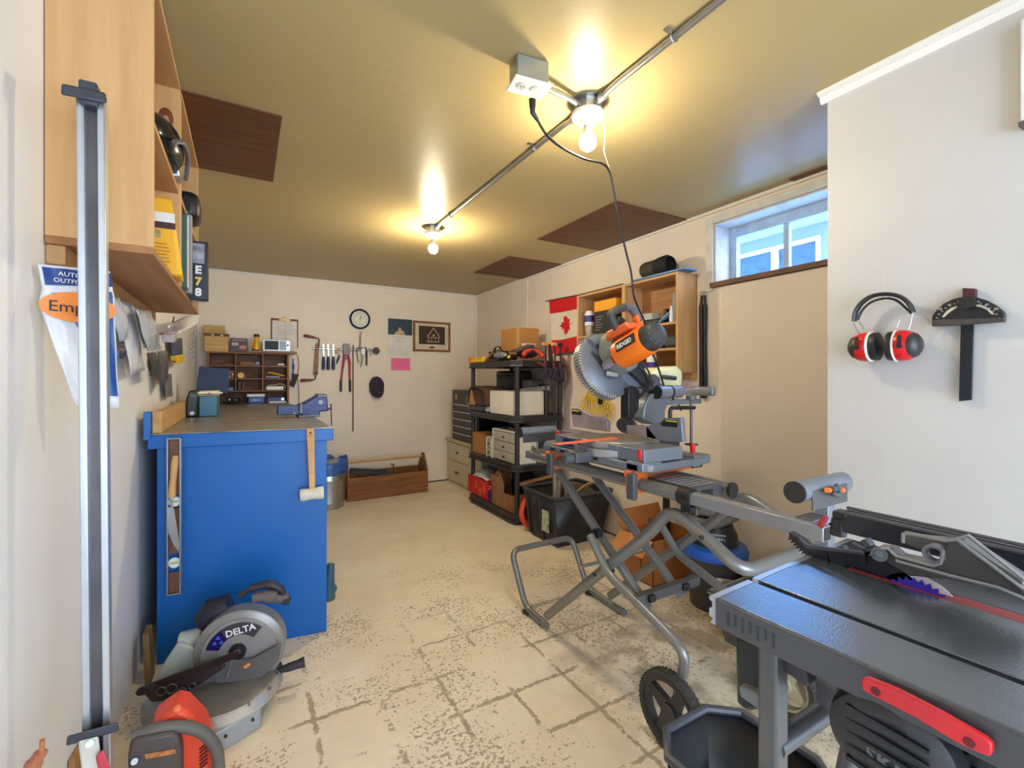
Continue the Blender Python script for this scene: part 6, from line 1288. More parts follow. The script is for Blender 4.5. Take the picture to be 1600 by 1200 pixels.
obj('scale_marks', b, mat('scale_dark', (50, 50, 52), .5), ts)
b = MB(); b.M = TSR
prof = [(0, 0), (.012, 0), (.012, -.006), (.006, -.008), (.006, -.02), (.012, -.022), (.012, -.036), (.004, -.038), (.010, -.048), (0, -.048)]
for xa, xb in ((x0+.0, .862), (.878, x1)): b.prism([(xa, ye+p[0], ZS_+p[1]) for p in prof], (xb-xa, 0, 0))
obj('end_rail', b, mat('rail_alu', (186, 190, 198), .3, .7), ts)
b = MB(); tbox(b, x0+.05, x1-.03, .25, ye-.05, ZS_-.06, ZS_-.013); tbox(b, x0+.05, x1-.03, -.16, .25, ZS_-.17, ZS_-.013); obj('under_body', b, mat('body_black', (38, 38, 40), .5, 0, .1), ts, bevel=.02)
b = MB(); b.M = None
# rip fence along the far side
f0, f1 = at(1312, 799, x=1.33), at(1600, 866, x=1.33)
zf = f0.z; b = MB(); b.box(1.33, 1.37, -.12, f0.y, ZS_+.002, zf); rf = obj('rip_fence', b, mat('fence_black', (34, 32, 42), .45, 0, .2, 10), ts, bevel=.004)
b = MB(); b.tube([V(1.33, f0.y, zf), V(1.33, -.12, zf)], .0045, 8); b.tube([V(1.37, f0.y, zf+.004), V(1.37, -.12, zf+.004)], .0045, 8); obj('fence_edge', b, M_SGD, rf)
b = MB(); b.cbox((1.345, f0.y+.0, zf-.01), (.04, .035, .02)); b.cbox((1.345, f0.y+.008, zf-.045), (.035, .03, .05), (0, .2, 0)); obj('fence_head', b, M_BLK, rf, bevel=.006)
b = MB(); b.tube(spline([(1.325, f0.y+.03, zf-.02), (1.318, f0.y+.04, zf-.045), (1.318, f0.y+.038, ZS_+.01)], 4), .008, 8); obj('fence_lever', b, mat('lever_red', (176, 34, 50), .4), rf)
# blade guard assembly, laid back over the table
xg = 1.10
def G(u, v, x=xg): return at(u, v, x=x)
b = MB()
top = [(1232, 832), (1246, 840), (1262, 852), (1290, 858), (1320, 862), (1352, 863)]
bot = [(1352, 884), (1330, 884), (1300, 885)]
teeth = []
for i in range(17):
    t_ = i/16; u = 1300-68*t_**1.0; v = 890-50*t_+(-8*math.sin(math.pi*t_)*-1); teeth += [(u, v), (u-3.5, v-.2)] if 0 else [(u-1.5, v+3.6), (u+1.5, v-1.6)]
b.prism([G(u, v) for u, v in top+bot+teeth], (.022, 0, 0)); obj('kickback_pawl', b, mat('pawl_black', (24, 24, 28), .35, .2), ts)
b = MB(); b.prism([G(1250, 839, xg-.004), G(1262, 850, xg-.004), G(1352, 862, xg-.004), G(1352, 866, xg-.004), G(1262, 856, xg-.004), G(1251, 845, xg-.004)], (-.006, 0, 0)); obj('pawl_rim', b, mat('rim_charcoal', (70, 68, 76), .35, .2), ts)
b = MB(); b.prism([G(1340, 873, 1.105), G(1356, 866, 1.105), G(1392, 876, 1.105), G(1430, 905, 1.105), G(1410, 925, 1.105), G(1330, 905, 1.105), G(1326, 897, 1.105)], (.014, 0, 0)); obj('splitter', b, mat('splitter_black', (30, 28, 40), .3, .3), ts, bevel=.002)
b = MB(); b.prism([G(1365, 856), G(1388, 858), G(1402, 871), G(1460, 882), G(1470, 878), G(1480, 846), G(1500, 844), G(1600, 910), G(1600, 930), G(1560, 920), G(1480, 905), G(1420, 900), G(1385, 880)], (.045, 0, 0))
gd = obj('clear_guard', b, mat('smoky_guard', (66, 62, 60), .22, 0, .15, 6, spec=.7), ts, bevel=.003, label='smoky dark transparent blade guard')
b = MB(); b.prism([G(1412, 834, xg+.03), G(1500, 844, xg+.03), G(1500, 862, xg+.03), G(1440, 862, xg+.03), G(1412, 850, xg+.03)], (.02, 0, 0)); obj('guard_window', b, mat('smoky_guard2', (98, 94, 94), .2, 0, .1, 6), gd, bevel=.004)
for P in (((1411, 848), (1411, 834), (1416, 832), (1478, 845), (1496, 844), (1600, 921)), ((1366, 857), (1388, 858), (1400, 869), (1458, 884), (1470, 880), (1474, 860)), ((1495, 842), (1512, 836), (1600, 905)), ((1400, 876), (1480, 898), (1560, 918), (1600, 935))):
    b = MB(); b.tube([G(u, v, xg-.004) for u, v in P], .0032, 6); obj('guard_edge', b, mat('edge_grey', (140, 138, 134), .35), gd)
b = MB(); c = G(1458, 866, xg-.004); b.lathe([(.012, 0), (.017, 0), (.017, -.02), (.012, -.02), (.012, 0)], c, (-1, 0, 0), 20); obj('dust_port', b, mat('port_grey', (112, 112, 116), .35), gd)
b = MB(); b.cyl(G(1374, 866, xg-.01), G(1374, 866, xg+.05), .014, n=16); b.cyl(G(1374, 866, xg-.018), G(1374, 866, xg-.01), .008, n=6); obj('pivot_knob', b, M_SGD, ts)
b = MB(); b.bar(G(1360, 855, xg+.01), G(1352, 842, xg+.01), .02, .014); b.bar(G(1332, 848, xg+.01), G(1352, 860, xg+.01), .012, .006); b.bar(G(1300, 862, xg+.03), G(1322, 855, xg+.03), .02, .010); obj('spreader_lever', b, M_DSTEEL, ts, bevel=.002)
# blade edge peeking above the throat plate
b = MB(); b.k = 0; c0 = V(1.106, .18, ZS_-.012)
pb = at(1430, 930, x=1.1); cy = at(1435, 925, x=1.106).y
b.prism([V(1.105, cy+math.cos(math.radians(a_))*.066, ZS_-.040+math.sin(math.radians(a_))*.066) for a_ in range(38, 143, 5)], (.0025, 0, 0)); bl = obj('saw_blade', b, mat('blade_pale', (214, 196, 200), .3, .4), ts)
b = MB()
pts = [V(1.1035, cy+math.cos(math.radians(a_))*(.060 if i % 2 else .052), ZS_-.040+math.sin(math.radians(a_))*(.060 if i % 2 else .052)) for i, a_ in enumerate(range(42, 139, 6))]
b.prism(pts, (-.0006, 0, 0)); obj('blade_print', b, mat('print_violet', (52, 34, 150), .4), bl)
# red push stick on the front apron
s0, s1 = at(1346, 1072, x=x0-.016), at(1552, 1190, x=x0+.0)
def PS(u, v): return at(u, v, x=x0-.018+(u-1340)/220*.014)
b = MB(); b.prism([PS(1345, 1062), PS(1353, 1059), PS(1400, 1078), PS(1470, 1114), PS(1540, 1154), PS(1550, 1164), PS(1550, 1178), PS(1545, 1183), PS(1500, 1164), PS(1430, 1122), PS(1356, 1084), PS(1347, 1078)], (.010, 0, 0))
psk = thing('push_stick', 'red plastic push stick clipped to the front of the table saw', 'push stick', tuple(PS(1450, 1130)))
obj('blade', b, mat('push_red', (196, 30, 38), .35), psk, bevel=.002)
for u, v in ((1368, 1080), (1514, 1160)): b = MB(); q = PS(u, v); b.cyl(q+V(-.0008, 0, 0), q+V(.004, 0, 0), .0055, n=14); obj('hole', b, mat('hole_red', (96, 14, 20), .6), psk)
# motor
m0 = at(1410, 1140, x=.80); b = MB(); b.lathe([(0, 0), (.045, 0), (.060, .012), (.064, .03), (.064, .16), (0, .16)], V(.735, m0.y-.005, m0.z), (1, .12, 0), 36, (1.15, 1.0)); mt_ = obj('motor', b, mat('motor_casing', (40, 40, 42), .4, 0, .1), ts)
b = MB()
for i in range(5):
    z_ = m0.z+.035-i*.018; b.bar((.732, m0.y+.04, z_), (.732, m0.y-.05, z_-.004), .006, .005)
obj('motor_ribs', b, mat('rib_black', (22, 22, 24), .4), mt_)
b = MB(); b.text('SKIL', .030, (.7335, m0.y+.02, m0.z-.025), (0, -1, -.05), (0, 0, 1), .002, bold=.0008); obj('lettering', b, mat('badge_grey', (96, 96, 96), .4), mt_)
b = MB()
for k in range(22): a_ = k*2*math.pi/22; c = V(.79, m0.y+math.cos(a_)*.072, m0.z+math.sin(a_)*.072); b.cbox(c, (.02, .010, .006), (a_, 0, 0))
b.cyl((.785, m0.y, m0.z), (.80, m0.y, m0.z), .070, n=32); obj('cooling_ring', b, mat('ring_black', (26, 26, 28), .4), mt_)
# stand legs and braces of the table saw
lp0 = at(1206, 1000, x=.80)
ly = lp0.y
b = MB(); b.box(.782, .818, ly-.02, ly+.016, .46, ZS_-.05); obj('leg_upper', b, M_TUBED, ts, bevel=.006)
b = MB(); b.cyl((.80, ly, .50), (.80, ly+.06, -.75), .023, n=18); obj('leg', b, M_TUBED, ts)
b = MB(); b.cbox((.79, ly-.005, .50), (.045, .07, .05)); b.bar((.80, ly-.01, .50), (.80, -.12, .30), .018, .055); obj('lower_brace', b, mat('brace_black', (30, 32, 34), .4, .1), ts, bevel=.004)
e0, e1 = at(1242, 1150, x=.84), at(1318, 1090, x=.98)
b = MB(); b.cyl(V(.80, ly-.005, e0.z-.01), V(1.20, ly-.03, e0.z+.02), .019, n=18); obj('cross_tube', b, M_TUBED, ts)
b = MB(); g0, g1 = at(1346, 1085, x=1.02), at(1312, 1200, x=.98); d = (g1-g0); b.cyl(g0-d*.1, V(g0.x-.28, g0.y+.14, -.75), .016, n=16); obj('leg', b, M_TUBED, ts)
b = MB(); b.cyl((1.22, ly-.02, ZS_-.10), (1.26, ly+.10, -.75), .019, n=16); obj('leg', b, M_TUBED, ts)
b = MB(); b.cyl((.80, -.14, ZS_-.05), (.80, -.18, -.75), .019, n=16); obj('leg', b, M_TUBED, ts)
b = MB(); q = [at(u, v, x=.83) for u, v in ((1148, 995), (1196, 1010), (1190, 1108), (1165, 1112), (1150, 1098))]
b.prism(q, (.05, 0, 0)); obj('side_bracket', b, mat('bracket_black', (28, 34, 32), .35, .1), ts, bevel=.006)
b = MB(); q = [at(u, v, x=.79) for u, v in ((1154, 1072), (1175, 1080), (1202, 1096), (1202, 1118), (1190, 1112), (1156, 1088))]; b.prism(q, (.02, 0, 0)); obj('foot_plate', b, mat('plate_grey', (112, 114, 114), .35, .3), ts, bevel=.002)
b = MB(); q = [at(u, v, x=.80) for u, v in ((1212, 1012), (1232, 1018), (1262, 1052), (1262, 1072), (1255, 1074), (1238, 1058), (1218, 1046))]; b.prism(q, (.03, 0, 0)); obj('folding_latch', b, mat('latch_dark', (50, 46, 58), .4), ts, bevel=.003)
b = MB(); q = [at(u, v, x=.86) for u, v in ((1240, 1022), (1328, 1070), (1302, 1094), (1290, 1090))]; b.prism(q, (.02, 0, 0)); obj('side_gusset', b, M_TUBED, ts)
b = MB()
for i in range(3): p = at(1330+i*12, 1085+i*4, x=.86); b.sph(p, .016, 10)
b.cbox(at(1345, 1095, x=.90), (.08, .1, .04)); obj('height_gear', b, M_DSTEEL, ts)
TSK = .625
for r_ in (ts, psk): q = Vector((0, 0, H)); r_.location = q+(r_.location-q)*TSK; r_.scale = (TSK,)*3  # saw and push stick scaled about the camera, same outline in the image
# black tub
tb = thing('plastic_tub', 'black open plastic tub with chamfered rim on floor in front of the wheel', 'tub', (1.0, .6, 0))
tbp = [at(u, v, z=.36) for u, v in ((1015, 1172), (1080, 1118), (1130, 1105), (1175, 1124), (1200, 1160))]
P = [V(.90, .50, .36), V(.86, .56, .36), V(.855, .74, .36), V(.92, .80, .36), V(1.07, .80, .36), V(1.14, .74, .36), V(1.15, .56, .36), V(1.09, .48, .36), V(.95, .46, .36)]
cn = V(1.0, .63, 0); lo = [V(cn.x+(p.x-cn.x)*.8, cn.y+(p.y-cn.y)*.8, 0.004) for p in P]; n = len(P)
b = MB(); b._add(lo+P, [tuple(range(n))]+[(i, (i+1) % n, (i+1) % n+n, i+n) for i in range(n)]); obj('body', b, mat('tub_black', (20, 22, 30), .35, 0, .1), tb, solid=.006)
b = MB(); b.tube(P, .011, 8, closed=True); rm = obj('rim', b, mat('tub_rim', (62, 64, 72), .4), tb)
b = MB(); b.bar(V(.845, .60, .35), V(.85, .72, .35), .02, .018); obj('grip', b, mat('tub_rim', (62, 64, 72), .4), tb, bevel=.002)
# ---------------------------------------------------------------- pine wall cabinet on the left wall
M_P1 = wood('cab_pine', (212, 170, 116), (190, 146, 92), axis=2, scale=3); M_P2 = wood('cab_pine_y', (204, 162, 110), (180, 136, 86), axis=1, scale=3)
KX, KY0, KY1, KZ0, KZ1 = -.200, 1.44, 2.70, 1.560, 2.285
kc = thing('pine_wall_cabinet', 'open-fronted pine cabinet mounted high on the left wall', 'cabinet', (-.3, 2.07, KZ0))
def sidep(y, nm='side_panel', m=M_P1): b = MB(); b.box(XL+.002, KX, y, y+.018, KZ0+.018, KZ1); return obj(nm, b, m, kc, bevel=.0015)
sidep(KY0); sidep(1.985); sidep(2.005); sidep(KY1-.018)
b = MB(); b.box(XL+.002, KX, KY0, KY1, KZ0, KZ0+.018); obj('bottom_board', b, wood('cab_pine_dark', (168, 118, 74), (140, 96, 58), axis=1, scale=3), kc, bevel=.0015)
b = MB(); b.box(XL+.002, KX, KY0+.018, KY1, KZ1-.016, KZ1-.0); obj('top_board', b, M_P2, kc, bevel=.0015)
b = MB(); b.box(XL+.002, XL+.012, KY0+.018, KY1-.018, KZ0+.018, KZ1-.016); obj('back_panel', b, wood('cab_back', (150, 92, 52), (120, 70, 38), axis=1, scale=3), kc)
for y0, y1 in ((KY0+.018, 1.985), (2.023, KY1-.018)): b = MB(); b.box(XL+.012, KX-.004, y0, y1, 1.90, 1.916); obj('shelf_board', b, M_P2, kc, bevel=.0015)
b = MB(); b.box(XL+.001, XL+.035, KY0+.01, KY1-.01, KZ0-.045, KZ0); obj('cleat', b, M_P2, kc, bevel=.002)
b = MB(); c = at(259, 185, y=1.9845); b.sph((c.x+.0, 1.9845, c.z), 1, 20, (.022, .0012, .038)); kn = obj('knot', b, mat('knot_brown', (128, 62, 36), .5, 0, .1, 20), kc)
b = MB(); b.sph((c.x, 1.983, c.z-.005), 1, 14, (.009, .0012, .016)); obj('knot_core', b, mat('knot_core', (186, 140, 110), .5), kn)
b = MB(); b.sph((at(269, 239, y=1.984).x, 1.984, at(269, 239, y=1.984).z), 1, 12, (.007, .0012, .006)); obj('knot', b, mat('knot_dark', (84, 24, 18), .5), kc)
# contents (shown by the open front)
ZK1, ZK0 = 1.9165, 1.5785
def KF(u, v, x): return at(u, v, x=x)
# black rounded case on the upper shelf
t = thing('black_helmet', 'glossy black rounded face shield on the pine cabinet shelf', 'helmet', (-.26, 1.75, ZK1))
b = MB(); b.sph((-.255, 1.78, ZK1+.055), 1, 22, (.085, .15, .085), (0, .2, 0)); b.v = [V(p.x, p.y, max(p.z, ZK1+.001)) for p in b.v]; obj('shell', b, mat('gloss_black', (22, 26, 28), .15), t)
b = MB(); b.tube(spline([(-.18, 1.64, ZK1+.02), (-.165, 1.72, ZK1+.055), (-.165, 1.84, ZK1+.055), (-.18, 1.93, ZK1+.02)], 5), .007, 8); obj('visor_band', b, mat('band_grey', (110, 112, 116), .3, .3), t)
# big yellow envelope / book
t = thing('yellow_package', 'yellow padded package with white top stripe sticking out of the cabinet', 'package', (-.2, 1.75, ZK0))
y0, y1 = 1.54, 1.66
pa = [at(u, v, y=1.9) for u, v in ((241, 337), (290, 352), (307, 452), (283, 448))]
b = MB()
b.hexa([(-.36, 1.80, ZK0), (-.175, 1.80, ZK0), (-.185, 1.94, ZK0), (-.36, 1.94, ZK0)], [(-.36, 1.80, ZK0+.25), (-.205, 1.80, ZK0+.245), (-.21, 1.92, ZK0+.225), (-.36, 1.92, ZK0+.235)])
obj('body', b, mat('package_yellow', (238, 178, 34), .45, 0, .05), t, bevel=.01)
b = MB(); b.box(-.36, -.196, 1.797, 1.80, ZK0+.165, ZK0+.195); obj('stripe', b, M_WHT, t)
b = MB(); b.box(-.36, -.194, 1.7965, 1.7995, ZK0+.145, ZK0+.164); obj('dark_stripe', b, mat('stripe_maroon', (70, 34, 48), .5), t)
b = MB(); b.box(-.27, -.232, 1.797, 1.7998, ZK0+.115, ZK0+.138); obj('picture', b, mat('pic_tan', (176, 160, 110), .5, 0, .3, 60), t)
b = MB()
for i in range(9): b.box(-.275, -.215+.004*(i % 3), 1.7975, 1.7999, ZK0+.095-i*.011, ZK0+.0975-i*.011)
obj('printed_lines', b, mat('print_amber', (190, 130, 24), .5), t)
b = MB(); b.hexa([(-.37, 1.70, ZK0), (-.26, 1.70, ZK0), (-.26, 1.78, ZK0), (-.37, 1.78, ZK0)], [(-.37, 1.70, ZK0+.28), (-.27, 1.70, ZK0+.28), (-.27, 1.78, ZK0+.28), (-.37, 1.78, ZK0+.28)]); tag(obj('white_folder', b, mat('folder_white', (214, 210, 200), .6), bevel=.004), 'off-white folder behind the yellow package', 'folder')
# books at the far bay
def book(nm, lb, y0, y1, x1, h_, m, **k):
    b = MB(); b.box(XL+.02, x1, y0, y1, ZK0, ZK0+h_); t = thing(nm, lb, 'book', ((XL+x1)/2, (y0+y1)/2, ZK0)); obj('cover', b, m, t, bevel=.002)
    b = MB(); b.box(XL+.022, x1+.0015, y0+.005, y1-.005, ZK0+.004, ZK0+h_-.004); obj('pages', b, mat('pages', (208, 204, 194), .8), t); return t
book('green_book', 'tall dark green binder in the far bay of the pine cabinet', 2.03, 2.08, -.185, .27, mat('book_green', (40, 84, 74), .4))
book('blue_book', 'blue slim book beside the green binder in the pine cabinet', 2.09, 2.12, -.19, .26, mat('book_blue', (70, 120, 170), .4))
b4 = thing('black_book', 'large black and white book jutting out at far end of the pine cabinet', 'book', (-.25, 2.4, ZK0))
yb0 = 2.30; xb = at(325, 430, y=yb0).x; zt_ = at(320, 378, y=yb0).z; zb_ = max(ZK0, at(320, 476, y=yb0).z); 
b = MB(); b.box(XL+.02, xb, yb0, yb0+.05, ZK0+.0, zt_); obj('cover', b, mat('book_black', (30, 32, 44), .35), b4, bevel=.002)
xl_ = at(306, 420, y=yb0).x
b = MB(); b.box(xl_-.01, xb-.012, yb0-.0012, yb0, ZK0+.15, zt_-.01); obj('cover_photo', b, mat('photo_green', (60, 84, 66), .4, 0, .5, 20, rgb2=(190, 184, 206)), b4)
b = MB(); b.text('E', .045, (xb-.045, yb0-.0015, ZK0+.108), (1, 0, 0), (0, 0, 1), .001, bold=.002); b.text('8', .045, (xb-.045, yb0-.0015, ZK0+.015), (1, 0, 0), (0, 0, 1), .001, bold=.002); obj('lettering', b, M_WHT, b4)
b = MB(); b.text('7', .045, (xb-.045, yb0-.0015, ZK0+.06), (1, 0, 0), (0, 0, 1), .001, bold=.002); obj('lettering', b, mat('title_yellow', (226, 196, 80), .5), b4)
b = MB(); b.box(XL+.02, xb-.01, yb0+.051, yb0+.09, ZK0, zt_-.02); tag(obj('white_book', b, mat('book_white', (210, 208, 214), .5), bevel=.002), 'pale book behind the large black book', 'book')
for i, (y, x, h_, c) in enumerate(((2.14, -.17, .36-.06, (150, 146, 150)), (2.20, -.18, .29, (58, 70, 66)))):
    b = MB(); b.box(XL+.02, x-.01, y, y+.03, ZK0, ZK0+h_); tag(obj('manual', b, mat('manual%d' % i, c, .5), bevel=.002), ('grey manual between the blue and dark books', 'dark green manual next to the large black book')[i], 'book')
b = MB(); b.cbox((-.235, 2.4, ZK1+.06), (.13, .16, .12)); tag(obj('dark_case', b, M_BLK, bevel=.03), 'dark rounded case on the upper shelf of the far bay', 'case')
b = MB(); b.box(-.26, -.19, 1.86, 1.93, ZK1+.0, ZK1+.04); tag(obj('shelf_bracket', b, M_STEEL, bevel=.006), 'grey metal bracket next to the black face shield', 'bracket')
# white lamp reflector / dustpan hanging under the far end
t = thing('white_scoop', 'white curved plastic scoop hanging under far end of the pine cabinet', 'scoop', (-.3, 2.66, 1.4))
c0 = at(290, 500, x=-.24)
b = MB(); b.grid(lambda u, v: at(262+50*u, 521-18*u**2-(1-v)*(12+16*u*(1-u)*2), x=-.27+.06*math.sin(math.pi*u)*v+.02*u), 16, 6); obj('shell', b, mat('scoop_white', (226, 226, 230), .35), t, solid=.003)
b = MB(); b.tube([at(272, 495, x=-.3), at(268, 512, x=-.3), at(262, 518, x=-.3)], .003, 6); obj('hanging_loop', b, mat('loop_red', (150, 30, 50), .5), t)
t = thing('key_rack', 'string of metal keys hanging on the left wall beyond the cabinet', 'keys', (XL, 3.0, 1.45))
for i in range(6):
    p = at(303-i*.6, 522+i*6.5, x=XL+.03); b = MB(); b.torus(p, (.3, 1, .2), .012, .003, 14, 6); b.bar(p-V(0, 0, .012), p-V(0, .004, .035), .004, .008); obj('key', b, M_STEEL, t)
b = MB(); b.tube([at(303, 515, x=XL+.02), at(300, 562, x=XL+.03)], .002, 6); obj('chain', b, M_STEEL, t)
# hanging packets on the left wall
M_CLR = glassy('clear_blister', (236, 240, 246), .45, .12); M_CLR2 = glassy('clear_blister2', (240, 242, 246), .75, .2)
def LWp(u, v, d=0.0): return at(u, v, x=XL+d)
def packet(lb, pts, d, m, card=None, name='hanging_packet', cat='packet', th=.004):
    P = [LWp(u, v, d) for u, v in pts]; t = thing(name, lb, cat, tuple((P[0]+P[2])/2))
    n = P[1]-P[0]; m_ = (P[0]+P[2])/2
    b = MB(); b.grid(lambda u, v: (P[0]*(1-u)+P[1]*u)*(1-v)+(P[3]*(1-u)+P[2]*u)*v+V(.014*math.sin(math.pi*u)*math.sin(math.pi*v)+.002*math.sin(u*17+v*9), 0, 0), 8, 10); obj('bag', b, m, t, solid=.0012)
    if card:
        (cu0, cv0, cu1, cv1, cm) = card; b = MB()
        def Q(u, v): return (P[0]*(1-u)+P[1]*u)*(1-v)+(P[3]*(1-u)+P[2]*u)*v-V(.004, 0, 0)
        b.prism([Q(cu0, cv0), Q(cu1, cv0), Q(cu1, cv1), Q(cu0, cv1)], (.002, 0, 0)); obj('card', b, cm, t)
    return t
packet('green carded packet hanging on left wall nearest the clamp bar', [(163, 462), (176, 464), (182, 545), (166, 545)], .05, M_CLR2, (0, .1, 1, .9, mat('card_green', (56, 104, 84), .5)))
packet('blue carded blister pack hanging second under the cabinet', [(172, 464), (188, 466), (203, 530), (186, 534)], .07, M_CLR, (.1, .25, .9, .95, mat('card_blue', (56, 104, 150), .5, 0, .3, 30)))
packet('long clear packet with white sleeve hanging under the cabinet', [(186, 470), (206, 474), (226, 578), (204, 586)], .05, M_CLR2, (.15, .5, .85, 1, mat('sleeve_white', (214, 214, 218), .5)))
packet('clear packet with crinkled film hanging beside the dark striped card', [(205, 478), (222, 482), (240, 540), (224, 545)], .06, M_CLR, (.2, .3, .8, .9, mat('sleeve_grey', (170, 172, 180), .5, 0, .3, 40)))
packet('large dark green striped blister card hanging under the cabinet', [(212, 484), (236, 486), (254, 548), (232, 552)], .09, M_CLR, (.05, .0, .95, .95, mat('card_darkgreen', (44, 66, 60), .4, 0, .3, 40)))
packet('black rolled belt in clear film hanging below the dark green card', [(229, 551), (245, 551), (248, 584), (234, 588)], .06, mat('belt_black', (44, 42, 38), .4, 0, .4, 50))
packet('grey-black crumpled film packet left of the yellow tool', [(246, 548), (262, 548), (263, 590), (250, 610)], .04, mat('film_dark', (84, 84, 92), .3, 0, .5, 30))
packet('blue sanding strip hanging lowest beside the clamp bar', [(168, 532), (177, 532), (182, 574), (173, 576)], .04, mat('strip_blue', (84, 130, 196), .5))
packet('small purple-dark pack between clear packets', [(184, 540), (192, 540), (193, 560), (184, 560)], .05, mat('pack_purple', (72, 60, 76), .5))
b = MB(); q = [LWp(u, v, .03) for u, v in ((258, 585), (268, 584), (270, 619), (261, 621))]; b.prism(q, (-.004, 0, 0)); tag(obj('metal_plate', b, mat('plate_dull', (148, 146, 148), .4, .5)), 'small grey metal plate hanging low on the left wall', 'plate')
t = thing('utility_tool', 'yellow and blue tool in blister pack hanging on left wall', 'tool', tuple(LWp(273, 560, .03)))
b = MB(); q = [LWp(u, v, .03) for u, v in ((267, 528), (279, 528), (280, 560), (277, 566), (268, 566))]; b.prism(q, (.02, 0, 0)); obj('handle', b, mat('tool_navy', (56, 66, 92), .4), t, bevel=.004)
b = MB(); q = [LWp(u, v, .028) for u, v in ((266, 556), (281, 553), (278, 567), (268, 568))]; b.prism(q, (.025, 0, 0)); obj('base', b, mat('tool_yellow', (246, 196, 20), .4), t, bevel=.003)
t = thing('pink_tin', 'small pinkish-grey tin on a hook beside the packets', 'tin', tuple(LWp(262, 530, .06))); b = MB(); b.cbox(LWp(265, 527, .07), (.05, .10, .04), (.2, 0, 0)); obj('body', b, mat('tin_pink', (190, 174, 182), .35, .2), t, bevel=.004); b = MB(); b.tube([LWp(250, 522, .02), LWp(262, 520, .06)], .004, 6); obj('hook', b, M_DSTEEL, t)
# white bag with blue header hanging from the near corner
t = thing('hanging_white_bag', 'white plastic bag with blue printed header and orange oval on left wall', 'bag', tuple(LWp(110, 520, .06)))
def BQ(u, v): return at(u, v, y=1.38+.06*(u-57)/130)
rows = [(BQ(58, 412), BQ(172, 424)), (BQ(66, 450), BQ(176, 452)), (BQ(60, 474), BQ(178, 464)), (BQ(90, 556), BQ(182, 560)), (BQ(118, 634), BQ(187, 638))]
BN = (rows[0][1]-rows[0][0]).cross(V(0, 0, 1)).normalized()
def bagp(u, v, o=0):
    k = v*(len(rows)-1); i = min(int(k), len(rows)-2); f = k-i; L_ = rows[i][0]*(1-f)+rows[i+1][0]*f; R2 = rows[i][1]*(1-f)+rows[i+1][1]*f
    return L_*(1-u)+R2*u+BN*(.006*math.sin(math.pi*u)*math.sin(math.pi*min(1, v*1.1))+.003*math.sin(u*23+v*9)*math.sin(v*17)+o)
b = MB(); b.grid(lambda u, v: bagp(u, v), 18, 24); obj('bag', b, mat('bag_white', (222, 224, 228), .35, 0, .08, 12), t, solid=.002)
b = MB(); b.grid(lambda u, v: bagp(.04+.96*u, .03+.19*v, .004), 12, 4); hdr = obj('header', b, mat('header_blue', (18, 60, 132), .35), t)
e1_ = V(BN.y*-1, BN.x, 0); e1_ = e1_ if e1_.x > 0 else -e1_
b = MB(); b.text('AUTO', .014, bagp(.22, .115, .012), e1_, (0, 0, 1), .001); b.text('OUTFITTERS', .0135, bagp(.14, .185, .012), e1_, (0, 0, 1), .001); obj('lettering', b, M_WHT, hdr)
b = MB()
b.grid(lambda u, v: bagp((.12+.62*v)+(.97-(.12+.62*v))*u, .34+.60*v, .004), 12, 12); bp_ = obj('blue_print', b, mat('print_blue', (20, 74, 150), .35, 0, .15, 20), t)
cc_ = (BQ(121, 482)+BN*.016); b = MB()
b.prism([cc_+e1_*.066*math.cos(a_*math.pi/14)+V(0, 0, 1)*.034*math.sin(a_*math.pi/14) for a_ in range(28)], BN*.001); ov = obj('orange_oval', b, mat('oval_orange', (244, 140, 50), .4), bp_)
b = MB(); b.text('Emp', .034, cc_-e1_*.052-V(0, 0, .012)+BN*.003, e1_, (0, 0, 1), .001); obj('lettering', b, M_BLK, ov)
# ---------------------------------------------------------------- aluminium bar clamp in the foreground
yc = 1.27
def BC(u, v, y=yc): return at(u, v, y=y)
t = thing('bar_clamp', 'tall aluminium bar clamp standing upright against the left wall, nearest the camera', 'clamp', (-.3, yc, 0))
xa, xb2 = BC(119, 600).x, BC(164, 600).x; w_ = xb2-xa; zt_ = BC(140, 152).z; sl = .012
def shp(s0, s1, d0, d1): 
    return MB().hexa([(xa+w_*s0+sl, yc+d0, 0.0), (xa+w_*s1+sl, yc+d0, 0.0), (xa+w_*s1+sl, yc+d1, 0), (xa+w_*s0+sl, yc+d1, 0)], [(xa+w_*s0-.001, yc+d0, zt_), (xa+w_*s1-.001, yc+d0, zt_), (xa+w_*s1-.001, yc+d1, zt_), (xa+w_*s0-.001, yc+d1, zt_)])
M_AL = mat('aluminium', (196, 202, 208), .3, .75, .06, 8)
b = shp(0, .30, 0, .025); obj('bar_flange', b, M_AL, t, bevel=.002)
b = shp(.72, 1, 0, .025); obj('bar_flange', b, M_AL, t, bevel=.002)
b = shp(.28, .74, .014, .022); obj('bar_web', b, mat('web_dark', (98, 96, 98), .35, .6, .25, 5), t)
b = shp(.10, .20, -.003, .0); obj('bar_ridge', b, M_AL, t)
b = MB(); c = BC(134, 138); b.hexa([BC(95, 148, yc-.02), BC(168, 162, yc-.02), BC(168, 162, yc+.03), BC(95, 148, yc+.03)], [BC(96, 130, yc-.02), BC(165, 145, yc-.02), BC(165, 145, yc+.03), BC(96, 130, yc+.03)]); b.cbox(BC(140, 150), (.03, .03, .05)); obj('top_jaw', b, mat('jaw_slate', (58, 62, 72), .4, .1), t, bevel=.004)
b = MB(); b.hexa([BC(103, 1166, yc-.03), BC(186, 1142, yc-.03), BC(186, 1142, yc+.035), BC(103, 1166, yc+.035)], [BC(105, 1150, yc-.03), BC(185, 1128, yc-.03), BC(185, 1128, yc+.035), BC(105, 1150, yc+.035)]); jw = obj('sliding_jaw', b, mat('jaw_slate', (58, 62, 72), .4, .1), t, bevel=.003)
